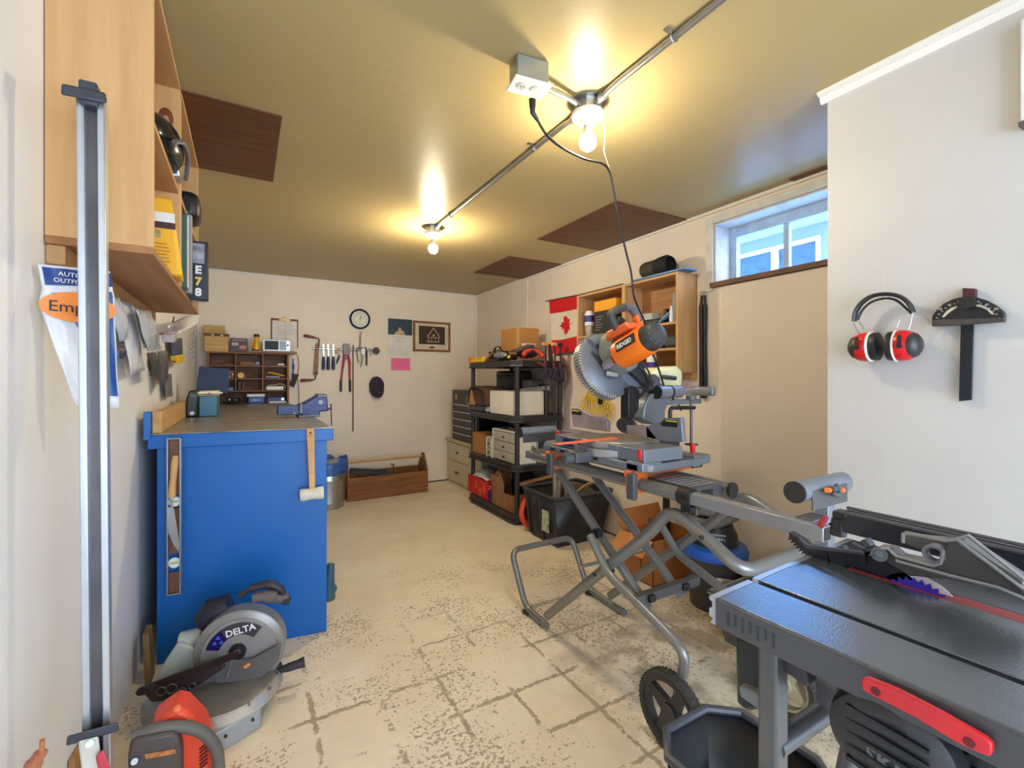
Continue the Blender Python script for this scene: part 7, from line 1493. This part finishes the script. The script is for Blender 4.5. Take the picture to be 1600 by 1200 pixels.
b = MB(); b.hexa([BC(130, 1225, yc-.035), BC(162, 1222, yc-.035), BC(162, 1222, yc-.005), BC(130, 1225, yc-.005)], [BC(122, 1158, yc-.035), BC(154, 1150, yc-.035), BC(154, 1150, yc-.005), BC(122, 1158, yc-.005)]); obj('jaw_body', b, mat('jaw_white', (206, 204, 192), .4, .2), t, bevel=.003)
b = MB(); b.cyl(BC(140, 1162, yc-.042), BC(140, 1162, yc-.034), .007, n=14); obj('rivet', b, M_STEEL, t)
b = MB(); b.hexa([BC(158, 1222, yc-.05), BC(178, 1215, yc-.05), BC(178, 1215, yc-.02), BC(158, 1222, yc-.02)], [BC(149, 1182, yc-.05), BC(162, 1170, yc-.05), BC(162, 1170, yc-.02), BC(149, 1182, yc-.02)]); obj('lever', b, mat('lever_pinkred', (190, 56, 72), .4), t, bevel=.003)
# curved wooden handle, bottom left
t = thing('wooden_hook', 'curved orange-brown wooden hook at the bottom left corner', 'hook', (-.36, 1.2, .4))
b = MB(); b.tube(spline([BC(66, 1156, 1.16), BC(64, 1175, 1.16), BC(52, 1195, 1.16), BC(44, 1225, 1.16), BC(40, 1300, 1.16), BC(42, 1500, 1.16)], 6), [.004, .010, .013, .013, .012, .010], 12); b.v = [V(p.x, p.y, max(0.0, p.z)) for p in b.v]; obj('stick', b, wood('handle_wood', (176, 110, 76), (140, 80, 52), axis=2), t)
# ---------------------------------------------------------------- old grey mitre saw on the floor in front of the bench
t = thing('old_mitre_saw', 'old grey mitre saw with round guard on floor against blue bench', 'saw', (.0, 2.1, 0)); t.name = 'mitre_saw'
M_DG = mat('old_grey', (158, 164, 166), .42, .2, .1, 10); M_DG2 = mat('old_guard', (150, 150, 148), .35, .25, .1, 8)
# its working plane: blade plane spans direction W (right-front) and Z
ang = math.atan2(-.20, 1.0); Wd = V(math.cos(ang), math.sin(ang), 0); Nd = V(-math.sin(ang), math.cos(ang), 0)*-1   # Nd faces the camera
D0 = at(372, 1008, y=2.10)
def DS(u, v, y0=2.10, off=0.0):
    """point seen at u,v on the saw's blade plane moved off metres towards the camera"""
    a = (u-800)/F_PX; d = V(a*CY+SY, -a*SY+CY, (V0-v)/F_PX); o_ = V(0, 0, H); pl_ = V(.0, y0, 0)+Nd*off
    tt = (pl_-o_).dot(Nd)/d.dot(Nd); return o_+d*tt
M_ = at
# base and turntable
def FLp(u, v, z=0): return at(u, v, z=z)
bz = .075
base = [FLp(346, 1152, 0), FLp(404, 1140, 0), FLp(408, 1128, 0), FLp(345, 1040, 0)]
b = MB()
p1, p2, p3, p4 = FLp(337, 1152), FLp(405, 1139), FLp(330, 1060), FLp(245, 1092)
f1, f2 = V(-.005, 1.83, 0), V(.03+.0, 1.87, 0)
b.prism([V(-.095, 1.79, 0), V(.045, 1.86, 0), V(.055, 1.93, 0), V(-.06, 2.20, 0), V(-.22, 2.24, 0), V(-.33, 2.10, 0), V(-.24, 1.95, 0)], (0, 0, bz)); obj('base', b, M_DG, t, bevel=.006)
for q in ((-.06, 1.806), (.02, 1.844)): b = MB(); b.cyl((q[0], q[1]+.004, .05), (q[0]+.002, q[1]-.004, .05), .005, n=8); obj('base_screw', b, M_BLK, t)
tc0 = V(-.075, 2.02, bz)
b = MB(); b.lathe([(0, 0), (.175, 0), (.18, .004), (.18, .022), (.172, .027), (0, .027)], tc0, n=56); tt_ = obj('turntable', b, mat('old_table', (128, 124, 118), .4, .4, .15, 8), t)
b = MB(); b.lathe([(.172, .0), (.198, -.004), (.200, .0), (.176, .026), (.172, .0)], tc0+V(0, 0, .0), n=56); obj('mitre_scale', b, mat('scale_silver', (196, 198, 198), .3, .6), tt_)
for i, tx in enumerate(('0', '22', '45')):
    a_ = math.radians(-62+i*28); c = tc0+V(math.cos(a_)*.186, math.sin(a_)*.186, .020); b = MB(); b.text(tx, .018, c, V(-math.sin(a_), math.cos(a_), 0), V(-math.cos(a_)*.7, -math.sin(a_)*.7, .7), .001, 'CENTER'); obj('scale_number', b, M_BLK, tt_)
hd0 = FLp(425, 1052, .07); hd1 = FLp(481, 1033, .10)
b = MB(); b.cbox(FLp(432, 1048, .075), (.03, .06, .07), (0, 0, .2)); b.tube([FLp(432, 1048, .085), FLp(445, 1044, .09)], .012, 10); obj('handle_bracket', b, M_BLK, tt_, bevel=.003)
b = MB(); b.tube([FLp(440, 1046, .09), FLp(450, 1043, .093), FLp(465, 1038, .097), FLp(476, 1034, .10)], [.012, .016, .017, .021], 14); obj('mitre_handle', b, mat('rubber_violet', (44, 40, 50), .5), tt_)
# fence and arm
b = MB(); b.prism([DS(u, v, 2.08) for u, v in ((283, 1066), (345, 1062), (352, 1018), (300, 1040))], Nd*.02); obj('fence', b, mat('old_fence', (190, 186, 168), .4, .3), t, bevel=.003)
b = MB(); b.prism([DS(u, v, 2.16) for u, v in ((246, 1062), (268, 1018), (285, 992), (292, 990), (352, 1010), (352, 1048), (300, 1056))], Nd*.07); obj('arm', b, mat('old_arm', (176, 180, 172), .45, .1, .08), t, bevel=.008)
b = MB(); b.lathe([(.03, 0), (.034, .005), (.034, .075), (.03, .08)], DS(282, 1002, 2.14), V(.9, -.2, .12), 20); obj('dust_port', b, mat('old_arm', (176, 180, 172), .45, .1, .08), t)
# guard disc
GC = DS(378, 1010, 2.08); GR = .156
b = MB(); b.lathe([(0, -.035), (GR*.97, -.035), (GR, -.03), (GR, .03), (GR*.95, .036), (0, .036)], GC, Nd, 56); gd = obj('blade_guard', b, mat('old_ring', (140, 138, 134), .3, .3, .1), t)
b = MB(); dd = [GC+Nd*.0365+(Wd*math.cos(math.radians(a_))+V(0, 0, 1)*math.sin(math.radians(a_)))*.128 for a_ in range(-20, 205, 9)]; dd += [DS(330, 1030, 2.08, .0365), DS(345, 1052, 2.08, .0365), DS(400, 1040, 2.08, .0365)]
b.prism(dd, Nd*.008); up_ = obj('upper_guard', b, M_DG2, t, bevel=.002)
def GA(r, a_): return GC+Nd*.0452+(Wd*math.cos(math.radians(a_))+V(0, 0, 1)*math.sin(math.radians(a_)))*r
b = MB(); b.prism([GA(.116, a_) for a_ in range(48, 165, 6)]+[GA(.070, a_) for a_ in range(160, 44, -6)], Nd*.0008); lb_ = obj('name_band', b, mat('old_band', (62, 62, 70), .35), up_)
b = MB(); b.prism([GA(.114, a_)+Nd*.001 for a_ in range(122, 165, 6)]+[GA(.072, a_)+Nd*.001 for a_ in range(162, 120, -6)], Nd*.0006); obj('navy_patch', b, mat('old_navy', (20, 16, 78), .35), lb_)
b = MB(); c = GA(.094, 138)+Nd*.002
for dx, dz in ((-.011, -.009), (.011, -.009), (0, .009)): q = c+Wd*dx+V(0, 0, dz); b.prism([q+Wd*-.0085+V(0, 0, -.007), q+Wd*.0085+V(0, 0, -.007), q+V(0, 0, .008)], Nd*.0008)
obj('triangle_emblem', b, mat('old_blue', (60, 90, 220), .35), lb_)
b = MB(); xd_ = (Wd+V(0, 0, .16)).normalized(); b.text('DELTA', .034, GA(.094, 122)+Nd*.0022+V(0, 0, -.012)+Wd*.006, xd_, (0, 0, 1), .0012, bold=.0008); obj('lettering', b, M_WHT, lb_)
b = MB(); b.cyl(GC+Nd*.045+Wd*-.005+V(0, 0, .008), GC+Nd*.053+Wd*-.005+V(0, 0, .008), .030, n=28); hb = obj('hub_ring', b, M_BLK, up_); b = MB(); b.cyl(GC+Nd*.053+Wd*-.005+V(0, 0, .008), GC+Nd*.060+Wd*-.005+V(0, 0, .008), .012, n=6); obj('arbor_bolt', b, M_STEEL, hb)
b = MB(); b.prism([DS(u, v, 2.06, .045) for u, v in ((350, 1030), (392, 1030), (440, 1004), (436, 1030), (405, 1062), (340, 1066), (330, 1055))], Nd*.004); obj('lower_guard', b, mat('old_lower', (104, 102, 100), .25, .1, .1), t)
b = MB(); b.bar(DS(365, 1022, 2.06, .056), DS(354, 1060, 2.06, .056), .006, .004); obj('steel_link', b, mat('chrome', (220, 220, 222), .2, .8), t)
b = MB(); b.cbox(DS(386, 1040, 2.06, .052), (.022, .003, .012), (0, -.5, -.2)); obj('orange_sticker', b, mat('sticker_orange', (240, 150, 70), .5), t)
# top motor and grip handle
b = MB(); b.tube([DS(318, 975, 2.12, -.02), DS(335, 955, 2.12, -.02), DS(360, 945, 2.12, -.02)], [.045, .055, .045], 16); obj('motor', b, mat('old_motor', (30, 30, 48), .45), t)
b = MB(); b.tube(spline([DS(372, 932, 2.10), DS(392, 920, 2.10), DS(420, 913, 2.10), DS(437, 920, 2.10), DS(442, 928, 2.10)], 5), [.010, .016, .018, .016, .014], 12); gh = obj('grip', b, mat('rubber_violet', (44, 40, 50), .5), t)
b = MB(); b.tube(spline([DS(395, 934, 2.08), DS(420, 932, 2.08), DS(438, 936, 2.08), DS(450, 930, 2.08)], 5), [.018, .024, .016, .012], 12); obj('trigger_guard', b, mat('grip_dusty', (104, 94, 92), .7, 0, .2, 20), gh)
b = MB(); b.cbox(DS(447, 938, 2.08), (.03, .02, .03), (0, .4, 0)); obj('trigger', b, M_BLK, gh, bevel=.003)
# ---- black chainsaw bar in front of the saw
cs = thing('chainsaw', 'red-orange chainsaw with grey handle and long black bar on floor', 'chainsaw', (-.1, 1.7, 0))
b0, b1 = DS(212, 1080, 2.0), DS(372, 1021, 1.93)
# long blade bar, partly sheathed
d_ = (b1-b0).normalized(); u_ = V(0, 0, 1)
b = MB()
def BB(s, h_, o=0): return b0+(b1-b0)*s+u_*h_+Nd*o
b.prism([BB(0, -.003), BB(.03, -.018), BB(.1, -.022), BB(1, -.012), BB(1.02, 0), BB(1, .012), BB(.1, .010), BB(.03, .008)], Nd*.006); 
obj('guide_bar', b, mat('bar_bronze', (66, 58, 58), .35, .6, .15, 12), cs)
b = MB(); b.prism([DS(u, v, 1.98) for u, v in ((224, 1074), (345, 1032), (352, 1044), (300, 1078), (262, 1096), (236, 1098), (226, 1086))], Nd*-.02); obj('bar_mount', b, mat('mount_brown', (62, 50, 54), .45, .2, .3, 20), cs, bevel=.004)
for u, v, r in ((252, 1080, .014), (268, 1076, .016), (284, 1080, .012), (300, 1072, .010)):
    b = MB(); b.torus(DS(u, v, 1.97, .004), Nd, r, .003, 18, 6); obj('chain_loop', b, M_DSTEEL, cs)
# chainsaw body
CY_ = 1.66
def CS(u, v, y=CY_): 
    p = at(u, v, y=y); return p
b = MB(); b.prism([CS(233, 1142), CS(250, 1126), CS(275, 1108), CS(292, 1112), (CS(306, 1126)), CS(318, 1138), CS(330, 1165), CS(333, 1215), CS(333, 1300), CS(240, 1300), CS(232, 1180)], (0, .11, 0)); bo = obj('body', b, mat('chainsaw_red', (232, 74, 44), .38, 0, .08, 8), cs, bevel=.012)
zmin = min(v.z for v in b.v)
b = MB()
for i in range(6): b.cbox(CS(318, 1166+i*6, CY_-.002), (.022, .006, .004), (0, -.5, 0))
obj('cooling_slots', b, mat('slot_dark', (92, 26, 22), .6), bo)
b = MB(); b.sph(CS(277, 1108), .012, 12); obj('fuel_cap', b, mat('cap_orange', (244, 120, 70), .4), bo)
b = MB(); b.prism([CS(203, 1300, CY_-.05), CS(199, 1185, CY_-.05), CS(202, 1166, CY_-.05), CS(210, 1156, CY_-.05), CS(268, 1146, CY_-.05), CS(278, 1150, CY_-.05), CS(284, 1175, CY_-.05), CS(286, 1300, CY_-.05)], (0, .05, 0)); cv = obj('side_cover', b, mat('cover_brown', (78, 70, 68), .5, 0, .1), cs, bevel=.008)
b = MB(); b.prism([CS(u, v, CY_-.052) for u, v in ((226, 1178), (274, 1170), (275, 1177), (228, 1186))], (0, -.001, 0)); obj('name_label', b, mat('label_copper', (190, 120, 66), .5, 0, .4, 60), cv)
b = MB(); b.cyl(CS(210, 1190, CY_-.052), CS(210, 1190, CY_-.060), .008, n=14); obj('cover_nut', b, M_STEEL, cv)
b = MB(); b.tube(fillet([CS(205, 1152, CY_-.02), CS(245, 1137, CY_-.02), CS(285, 1134, CY_-.02), CS(318, 1142, CY_-.02), CS(340, 1170, CY_-.02), CS(344, 1230, CY_-.02), CS(343, 1330, CY_-.02)], .03), .0165, 14); obj('front_handle', b, mat('handle_taupe', (98, 94, 88), .55, 0, .08), cs)
for o_ in [cs]+list(cs.children):
    pass
# wood piece / cardboard under the saws along the wall
b = MB(); b.hexa([(-.385, 1.75, 0), (-.20, 1.66, 0), (-.12, 2.18, 0), (-.385, 2.25, 0)], [(-.385, 1.75, .012), (-.20, 1.66, .012), (-.12, 2.18, .012), (-.385, 2.25, .012)]); b = MB(); b.box(-.385, -.13, 1.93, 2.35, .0, .012)
b = MB(); b.hexa([(-.355, 2.36, .0), (-.335, 2.36, 0), (-.335, 2.45, 0), (-.355, 2.45, 0)], [(-.365, 2.37, .20), (-.345, 2.37, .20), (-.345, 2.455, .20), (-.365, 2.455, .20)]); tag(obj('scrap_board', b, wood('scrap', (140, 110, 66), (110, 84, 48), axis=2)), 'small brown board standing in the gap between wall and blue bench', 'board')
b = MB(); b.hexa([(-.395, 1.60, 0), (-.375, 1.60, 0), (-.375, 1.95, 0), (-.395, 1.95, 0)], [(-.397, 1.60, .26), (-.385, 1.60, .26), (-.385, 1.95, .20), (-.397, 1.95, .20)]); tag(obj('leaning_board', b, wood('lean_board', (186, 140, 88), (150, 104, 60), axis=1)), 'light wooden board leaning on left wall behind the chainsaw', 'board')
# something teal beyond the bench corner
t = thing('teal_hand_pump', 'teal tool standing beyond the right side of the blue bench', 'tool', (.42, 2.75, 0))
b = MB(); p = at(520, 920, y=2.75); b.tube([V(p.x-.02, 2.75, 0), V(p.x-.02, 2.75, .12), V(p.x-.01, 2.75, .20)], [.035, .03, .02], 12); b.cbox((p.x-.01, 2.75, p.z), (.05, .05, .05), (0, .5, 0)); obj('body', b, mat('teal_dark', (56, 96, 110), .4), t, bevel=.006)

# ---------------------------------------------------------------- ear defenders and mitre gauge on the bump-out
def PW(u, v, d=0.0): return at(u, v, x=1.85-d)
t = thing('ear_defenders', 'red and black ear defenders hanging on white wall by black headband', 'ear defenders', tuple(PW(1382, 560, .06)))
c0 = PW(1381, 541, .055)
Yd = V(0, -1, 0)
for s, u in ((-1, 1352), (1, 1410)):
    c = PW(1381 + s*7, 541, .055); 
    b = MB(); b.lathe([(.036, 0), (.040, .002), (.041, .012), (.038, .02), (0, .02)], c, Yd*s, 28, (1, 1.15)); obj('cushion', b, mat('cushion_black', (36, 32, 34), .45), t)
    b = MB(); b.lathe([(.043, .020), (.044, .022), (.043, .026), (0, .026)], c, Yd*s, 28, (1, 1.15)); obj('white_rim', b, M_WHT, t)
    b = MB(); b.lathe([(.0415, .026), (.043, .03), (.041, .052), (.036, .064), (0, .066)], c, Yd*s, 28, (1, 1.15)); cup = obj('cup', b, mat('cup_red', (216, 30, 32), .3), t)
    b = MB(); b.lathe([(.038, .054), (.0395, .060), (.034, .074), (.02, .084), (0, .086)], c, Yd*s, 28, (1, 1.05)); obj('cup_cap', b, mat('cup_black', (54, 52, 54), .4), cup)
    b = MB(); q = c+Yd*s*.045+V(-.046, 0, 0); b.bar(q+V(0, 0, .03), q+V(-.004, 0, -.004), .010, .008, (0, 1, 0)); b.cyl(q+V(.004, 0, -.004), q+V(-.008, 0, -.004), .007, n=12); obj('yoke', b, M_BLK, cup)
hb = MB(); P = [PW(u, v, .055) for u, v in ((1335, 502), (1337, 488), (1346, 474), (1362, 463), (1384, 459.5), (1405, 463), (1420, 474), (1427, 488))]
sp_ = spline(P, 5)
hb.tube(sp_, [.013]*len(sp_), 8, sc=.5)
obj('headband', hb, mat('band_black', (40, 42, 46), .4), t)
hb = MB(); P = [PW(u, v, .04) for u, v in ((1340, 500), (1348, 484), (1362, 472), (1384, 466), (1402, 470), (1418, 484), (1424, 490))]; sp_ = spline(P, 5); hb.tube(sp_, .006, 8, sc=.6); obj('headband_inner', hb, mat('band_black', (40, 42, 46), .4), t)
for P in (((1333, 500), (1336, 510), (1344, 522)), ((1342, 502), (1350, 514), (1350, 518)), ((1419, 486), (1408, 498), (1402, 512)), ((1427, 488), (1424, 502), (1420, 516))):
    b = MB(); b.tube(spline([PW(u, v, .055) for u, v in P], 4), .0017, 6); obj('wire_yoke', b, M_STEEL, t)
b = MB(); b.cyl(PW(1384, 464, 0), PW(1384, 464, .065), .003, n=8); obj('nail', b, M_STEEL, t)
t = thing('mitre_gauge', 'black table saw mitre gauge with half-round scale hanging on white wall', 'gauge', tuple(PW(1510, 560, .02)))
d_ = .030
b = MB(); arc = [(1455.5, 510), (1456, 494), (1463, 484), (1474, 474), (1489, 467), (1506, 463), (1524, 464), (1541, 469), (1556, 477), (1566, 485), (1570, 490), (1570, 503)]
b.prism([PW(u, v, d_) for u, v in arc], (.016, 0, 0)); bd_ = obj('head', b, mat('gauge_black', (38, 38, 40), .4, .2), t, bevel=.003)
b = MB(); b.prism([PW(u, v, d_+.012) for u, v in ((1456, 500), (1500, 498), (1570, 496), (1570, 503), (1502, 508), (1456, 510))], (.014, 0, 0)); obj('face_plate', b, mat('gauge_grey', (74, 70, 68), .4, .3), t, bevel=.002)
for P in ([(1472, 495), (1478, 487), (1486, 481), (1494, 478), (1496, 480), (1488, 485), (1480, 491), (1475, 496)], [(1522, 475), (1535, 477), (1545, 482), (1554, 491), (1549, 491), (1542, 484), (1533, 480), (1522, 478)]):
    b = MB(); b.prism([PW(u, v, d_+.0008) for u, v in P], (.0006, 0, 0)); obj('slot', b, mat('slot_pale', (206, 196, 170), .5), bd_)
b = MB()
for i in range(16):
    a_ = math.radians(18+i*9.6); cx_, cz_ = 1512, 508; u, v = cx_-52*math.cos(a_), cz_-38*math.sin(a_); u2, v2 = cx_-49*math.cos(a_), cz_-35*math.sin(a_)
    p, q = PW(u, v, d_+.001), PW(u2, v2, d_+.001); b.bar(p, q, .0014, .0008, (1, 0, 0))
obj('degree_mark', b, mat('mark_white', (210, 210, 206), .5), bd_)
b = MB()
for i, tx in enumerate(('60', '45', '30', '0', '30', '45', '60')): b.text(tx, .009, PW(1466+i*14.5, 488-16*math.sin(math.pi*(i+.5)/7), d_+.0012), (0, -1, 0), (0, 0, 1), .0006)
obj('lettering', b, mat('mark_white', (210, 210, 206), .5), bd_)
b = MB(); q = PW(1514, 474, d_); b.cyl(q, q+V(-.022, 0, 0), .018, n=20); obj('knob', b, M_BLK, t)
b = MB(); b.prism([PW(u, v, .020) for u, v in ((1501, 505), (1521, 505), (1518, 625), (1498, 627))], (.008, 0, 0)); obj('slide_bar', b, mat('bar_navy', (36, 38, 46), .3, .4), t, bevel=.001)
b = MB(); b.prism([PW(u, v, .024) for u, v in ((1504, 450), (1523, 451), (1523, 464), (1504, 464))], (.022, 0, 0)); obj('magnet', b, mat('magnet_plum', (78, 26, 44), .5, 0, .4, 60), t)
# white hanging cupboard at the right edge
b = MB(); b.box(1.81, 1.849, -.35, at(1594, 188, x=1.81).y, at(1594, 190, x=1.81).z, 2.22); t = thing('white_cupboard', 'white wall cupboard with dark underside edge at far right of the wall', 'cupboard', (1.8, 0, 1.9))
obj('body', b, mat('cupboard_white', (226, 226, 228), .4), t, bevel=.003)
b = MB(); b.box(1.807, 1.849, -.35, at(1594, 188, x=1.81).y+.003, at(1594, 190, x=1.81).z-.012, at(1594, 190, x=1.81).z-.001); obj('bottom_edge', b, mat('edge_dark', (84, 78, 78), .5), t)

# ---------------------------------------------------------------- shop vac, carton, tray behind the stand
vx, vy_ = 2.24, 1.62
sv = thing('shop_vacuum', 'shop vacuum with blue collar and black head behind the saw stand', 'vacuum', (vx, vy_, 0))
b = MB(); b.lathe([(.12, 0), (.125, .005), (.150, .27), (.155, .28)], (vx, vy_, 0), n=40); cn_ = obj('drum', b, mat('drum_grey', (70, 66, 64), .45, 0, .2, 6), sv)
b = MB(); b.prism([at(1128, 906, y=vy_-.158), at(1152, 909, y=vy_-.158), at(1152, 914, y=vy_-.158), at(1128, 912, y=vy_-.158)], (0, .03, 0)); obj('label', b, mat('label_white', (196, 190, 184), .5), cn_)
b = MB(); b.lathe([(.155, .278), (.172, .285), (.175, .315), (.165, .335), (.14, .345), (0, .345)], (vx, vy_, 0), n=40); obj('collar', b, mat('vac_blue', (38, 96, 190), .35), sv)
b = MB(); b.lathe([(.125, .345), (.118, .40), (.095, .45), (0, .455)], (vx, vy_, 0), n=32); hd_ = obj('motor_head', b, mat('vac_black', (40, 40, 44), .4), sv)
fr = V(vx, vy_, 0)+V(-.75, -.66, 0).normalized()*.124
b = MB(); xd_ = V(.66, -.75, 0)
b.text('PROFESSIONAL', .012, fr+V(-.035*xd_.x, -.035*xd_.y, .420)+V(-.006, -.006, 0), xd_, (0, 0, 1), .0008); b.text('5 gal 18.9 L', .018, fr+V(-.04*xd_.x, -.04*xd_.y, .395)+V(-.004, -.004, 0), xd_, (0, 0, 1), .0008); b.text('wet/dry vac', .012, fr+V(-.035*xd_.x, -.035*xd_.y, .376)+V(-.004, -.004, 0), xd_, (0, 0, 1), .0008); obj('lettering', b, M_WHT, hd_)
b = MB(); pts = []
for k in range(60):
    a_ = k*.30; rr = .125-.0006*k+.012*math.sin(k*.7); pts.append(V(vx-.02+rr*math.cos(a_), vy_+rr*math.sin(a_), .455+.0026*k+.006*math.sin(k*.9)))
b.tube(pts, .026, 12); hs = obj('hose', b, mat('hose_grey', (118, 114, 108), .5, 0, .2, 30), sv)
b = MB(); b.tube([V(vx-.12, vy_+.10, .55), V(vx-.05, vy_+.06, .60), V(vx+.05, vy_-.02, .62)], [.028, .022, .022], 14); obj('nozzle', b, mat('nozzle_black', (44, 44, 48), .35), sv)
b = MB(); c = at(1085, 795, x=2.1); b.torus(c, (.7, -.5, .2), .034, .008, 24, 8); b.cyl(c+V(.03, 0, 0), c+V(.1, .03, -.03), .03, n=16); obj('hose_end', b, mat('hose_beige', (150, 140, 120), .5), sv)
# open carton
t = thing('open_carton', 'open brown cardboard carton with raised flaps behind the saw stand', 'box', (2.28, 2.05, 0))
M_C2 = mat('carton_brown', (170, 104, 48), .75, 0, .08, 6)
x0, x1, y0, y1, hh = 2.10, 2.50, 1.93, 2.20, .27
b = MB(); b.box(x0, x0+.004, y0, y1, 0.001, hh); b.box(x1-.004, x1, y0, y1, 0.001, hh); b.box(x0, x1, y0, y0+.004, 0.001, hh); b.box(x0, x1, y1-.004, y1, 0.001, hh); b.box(x0, x1, y0, y1, 0.001, .005); obj('box', b, M_C2, t)
b = MB(); b.hexa([(x0, y0, hh), (x0+.004, y0, hh), (x0+.004, y1, hh), (x0, y1, hh)], [(x0-.03, y0, hh+.12), (x0-.026, y0, hh+.12), (x0-.026, y1, hh+.12), (x0-.03, y1, hh+.12)]) if 0 else b.hexa([(x0, y1-.004, hh), (x1, y1-.004, hh), (x1, y1, hh), (x0, y1, hh)], [(x0, y1+.05, hh+.11), (x1, y1+.05, hh+.11), (x1, y1+.054, hh+.11), (x0, y1+.054, hh+.11)]); obj('flap', b, M_C2, t)
b = MB(); b.hexa([(x0, y0, hh), (x0, y0+.004, hh), (x0, y1, hh), (x0, y1, hh-.004)], [(x0-.09, y0+.0, hh-.08), (x0-.09, y0+.004, hh-.08), (x0-.09, y1, hh-.08), (x0-.09, y1, hh-.084)]); obj('flap', b, mat('carton_side', (196, 130, 66), .75), t)
b = MB(); b.box(x0-.001, x0, y0+.09, y0+.10, .02, hh); obj('seam', b, mat('seam_dark', (110, 60, 28), .8), t)
# tray with smoky plastic lid on floor by the bump-out
t = thing('grey_floor_tray', 'large smoky grey plastic tray standing on floor beside the vacuum', 'tray', (2.2, 1.18, 0))
b = MB(); b.hexa([(1.97, .92, 0), (2.44, .92, 0), (2.44, 1.36, 0), (1.97, 1.36, 0)], [(1.93, .90, .22), (2.50, .90, .22), (2.50, 1.42, .22), (1.93, 1.42, .22)]); b.f.pop(1); b.m.pop(1); obj('body', b, mat('tray_grey', (96, 94, 88), .4, 0, .15, 5), t, solid=.005)
b = MB(); b.tube([V(1.93, .90, .222), V(2.50, .90, .222), V(2.50, 1.42, .222), V(1.93, 1.42, .222)], .012, 8, closed=True); obj('rim', b, mat('tray_rim', (128, 126, 118), .35), t)
b = MB(); b.box(1.99, 2.42, .95, 1.34, .10, .112); obj('inner_floor', b, mat('tray_inner', (112, 108, 98), .4, 0, .2, 8), t)
# green-black post of a folded ladder seen below the stand
b = MB(); q = at(1041, 790, x=2.46); b.box(q.x-.012, q.x+.012, q.y-.02, q.y+.02, 0, .84)
tag(obj('dark_green_post', b, mat('post_green', (26, 40, 32), .4)), 'narrow dark green post standing against right wall below the saw', 'post')
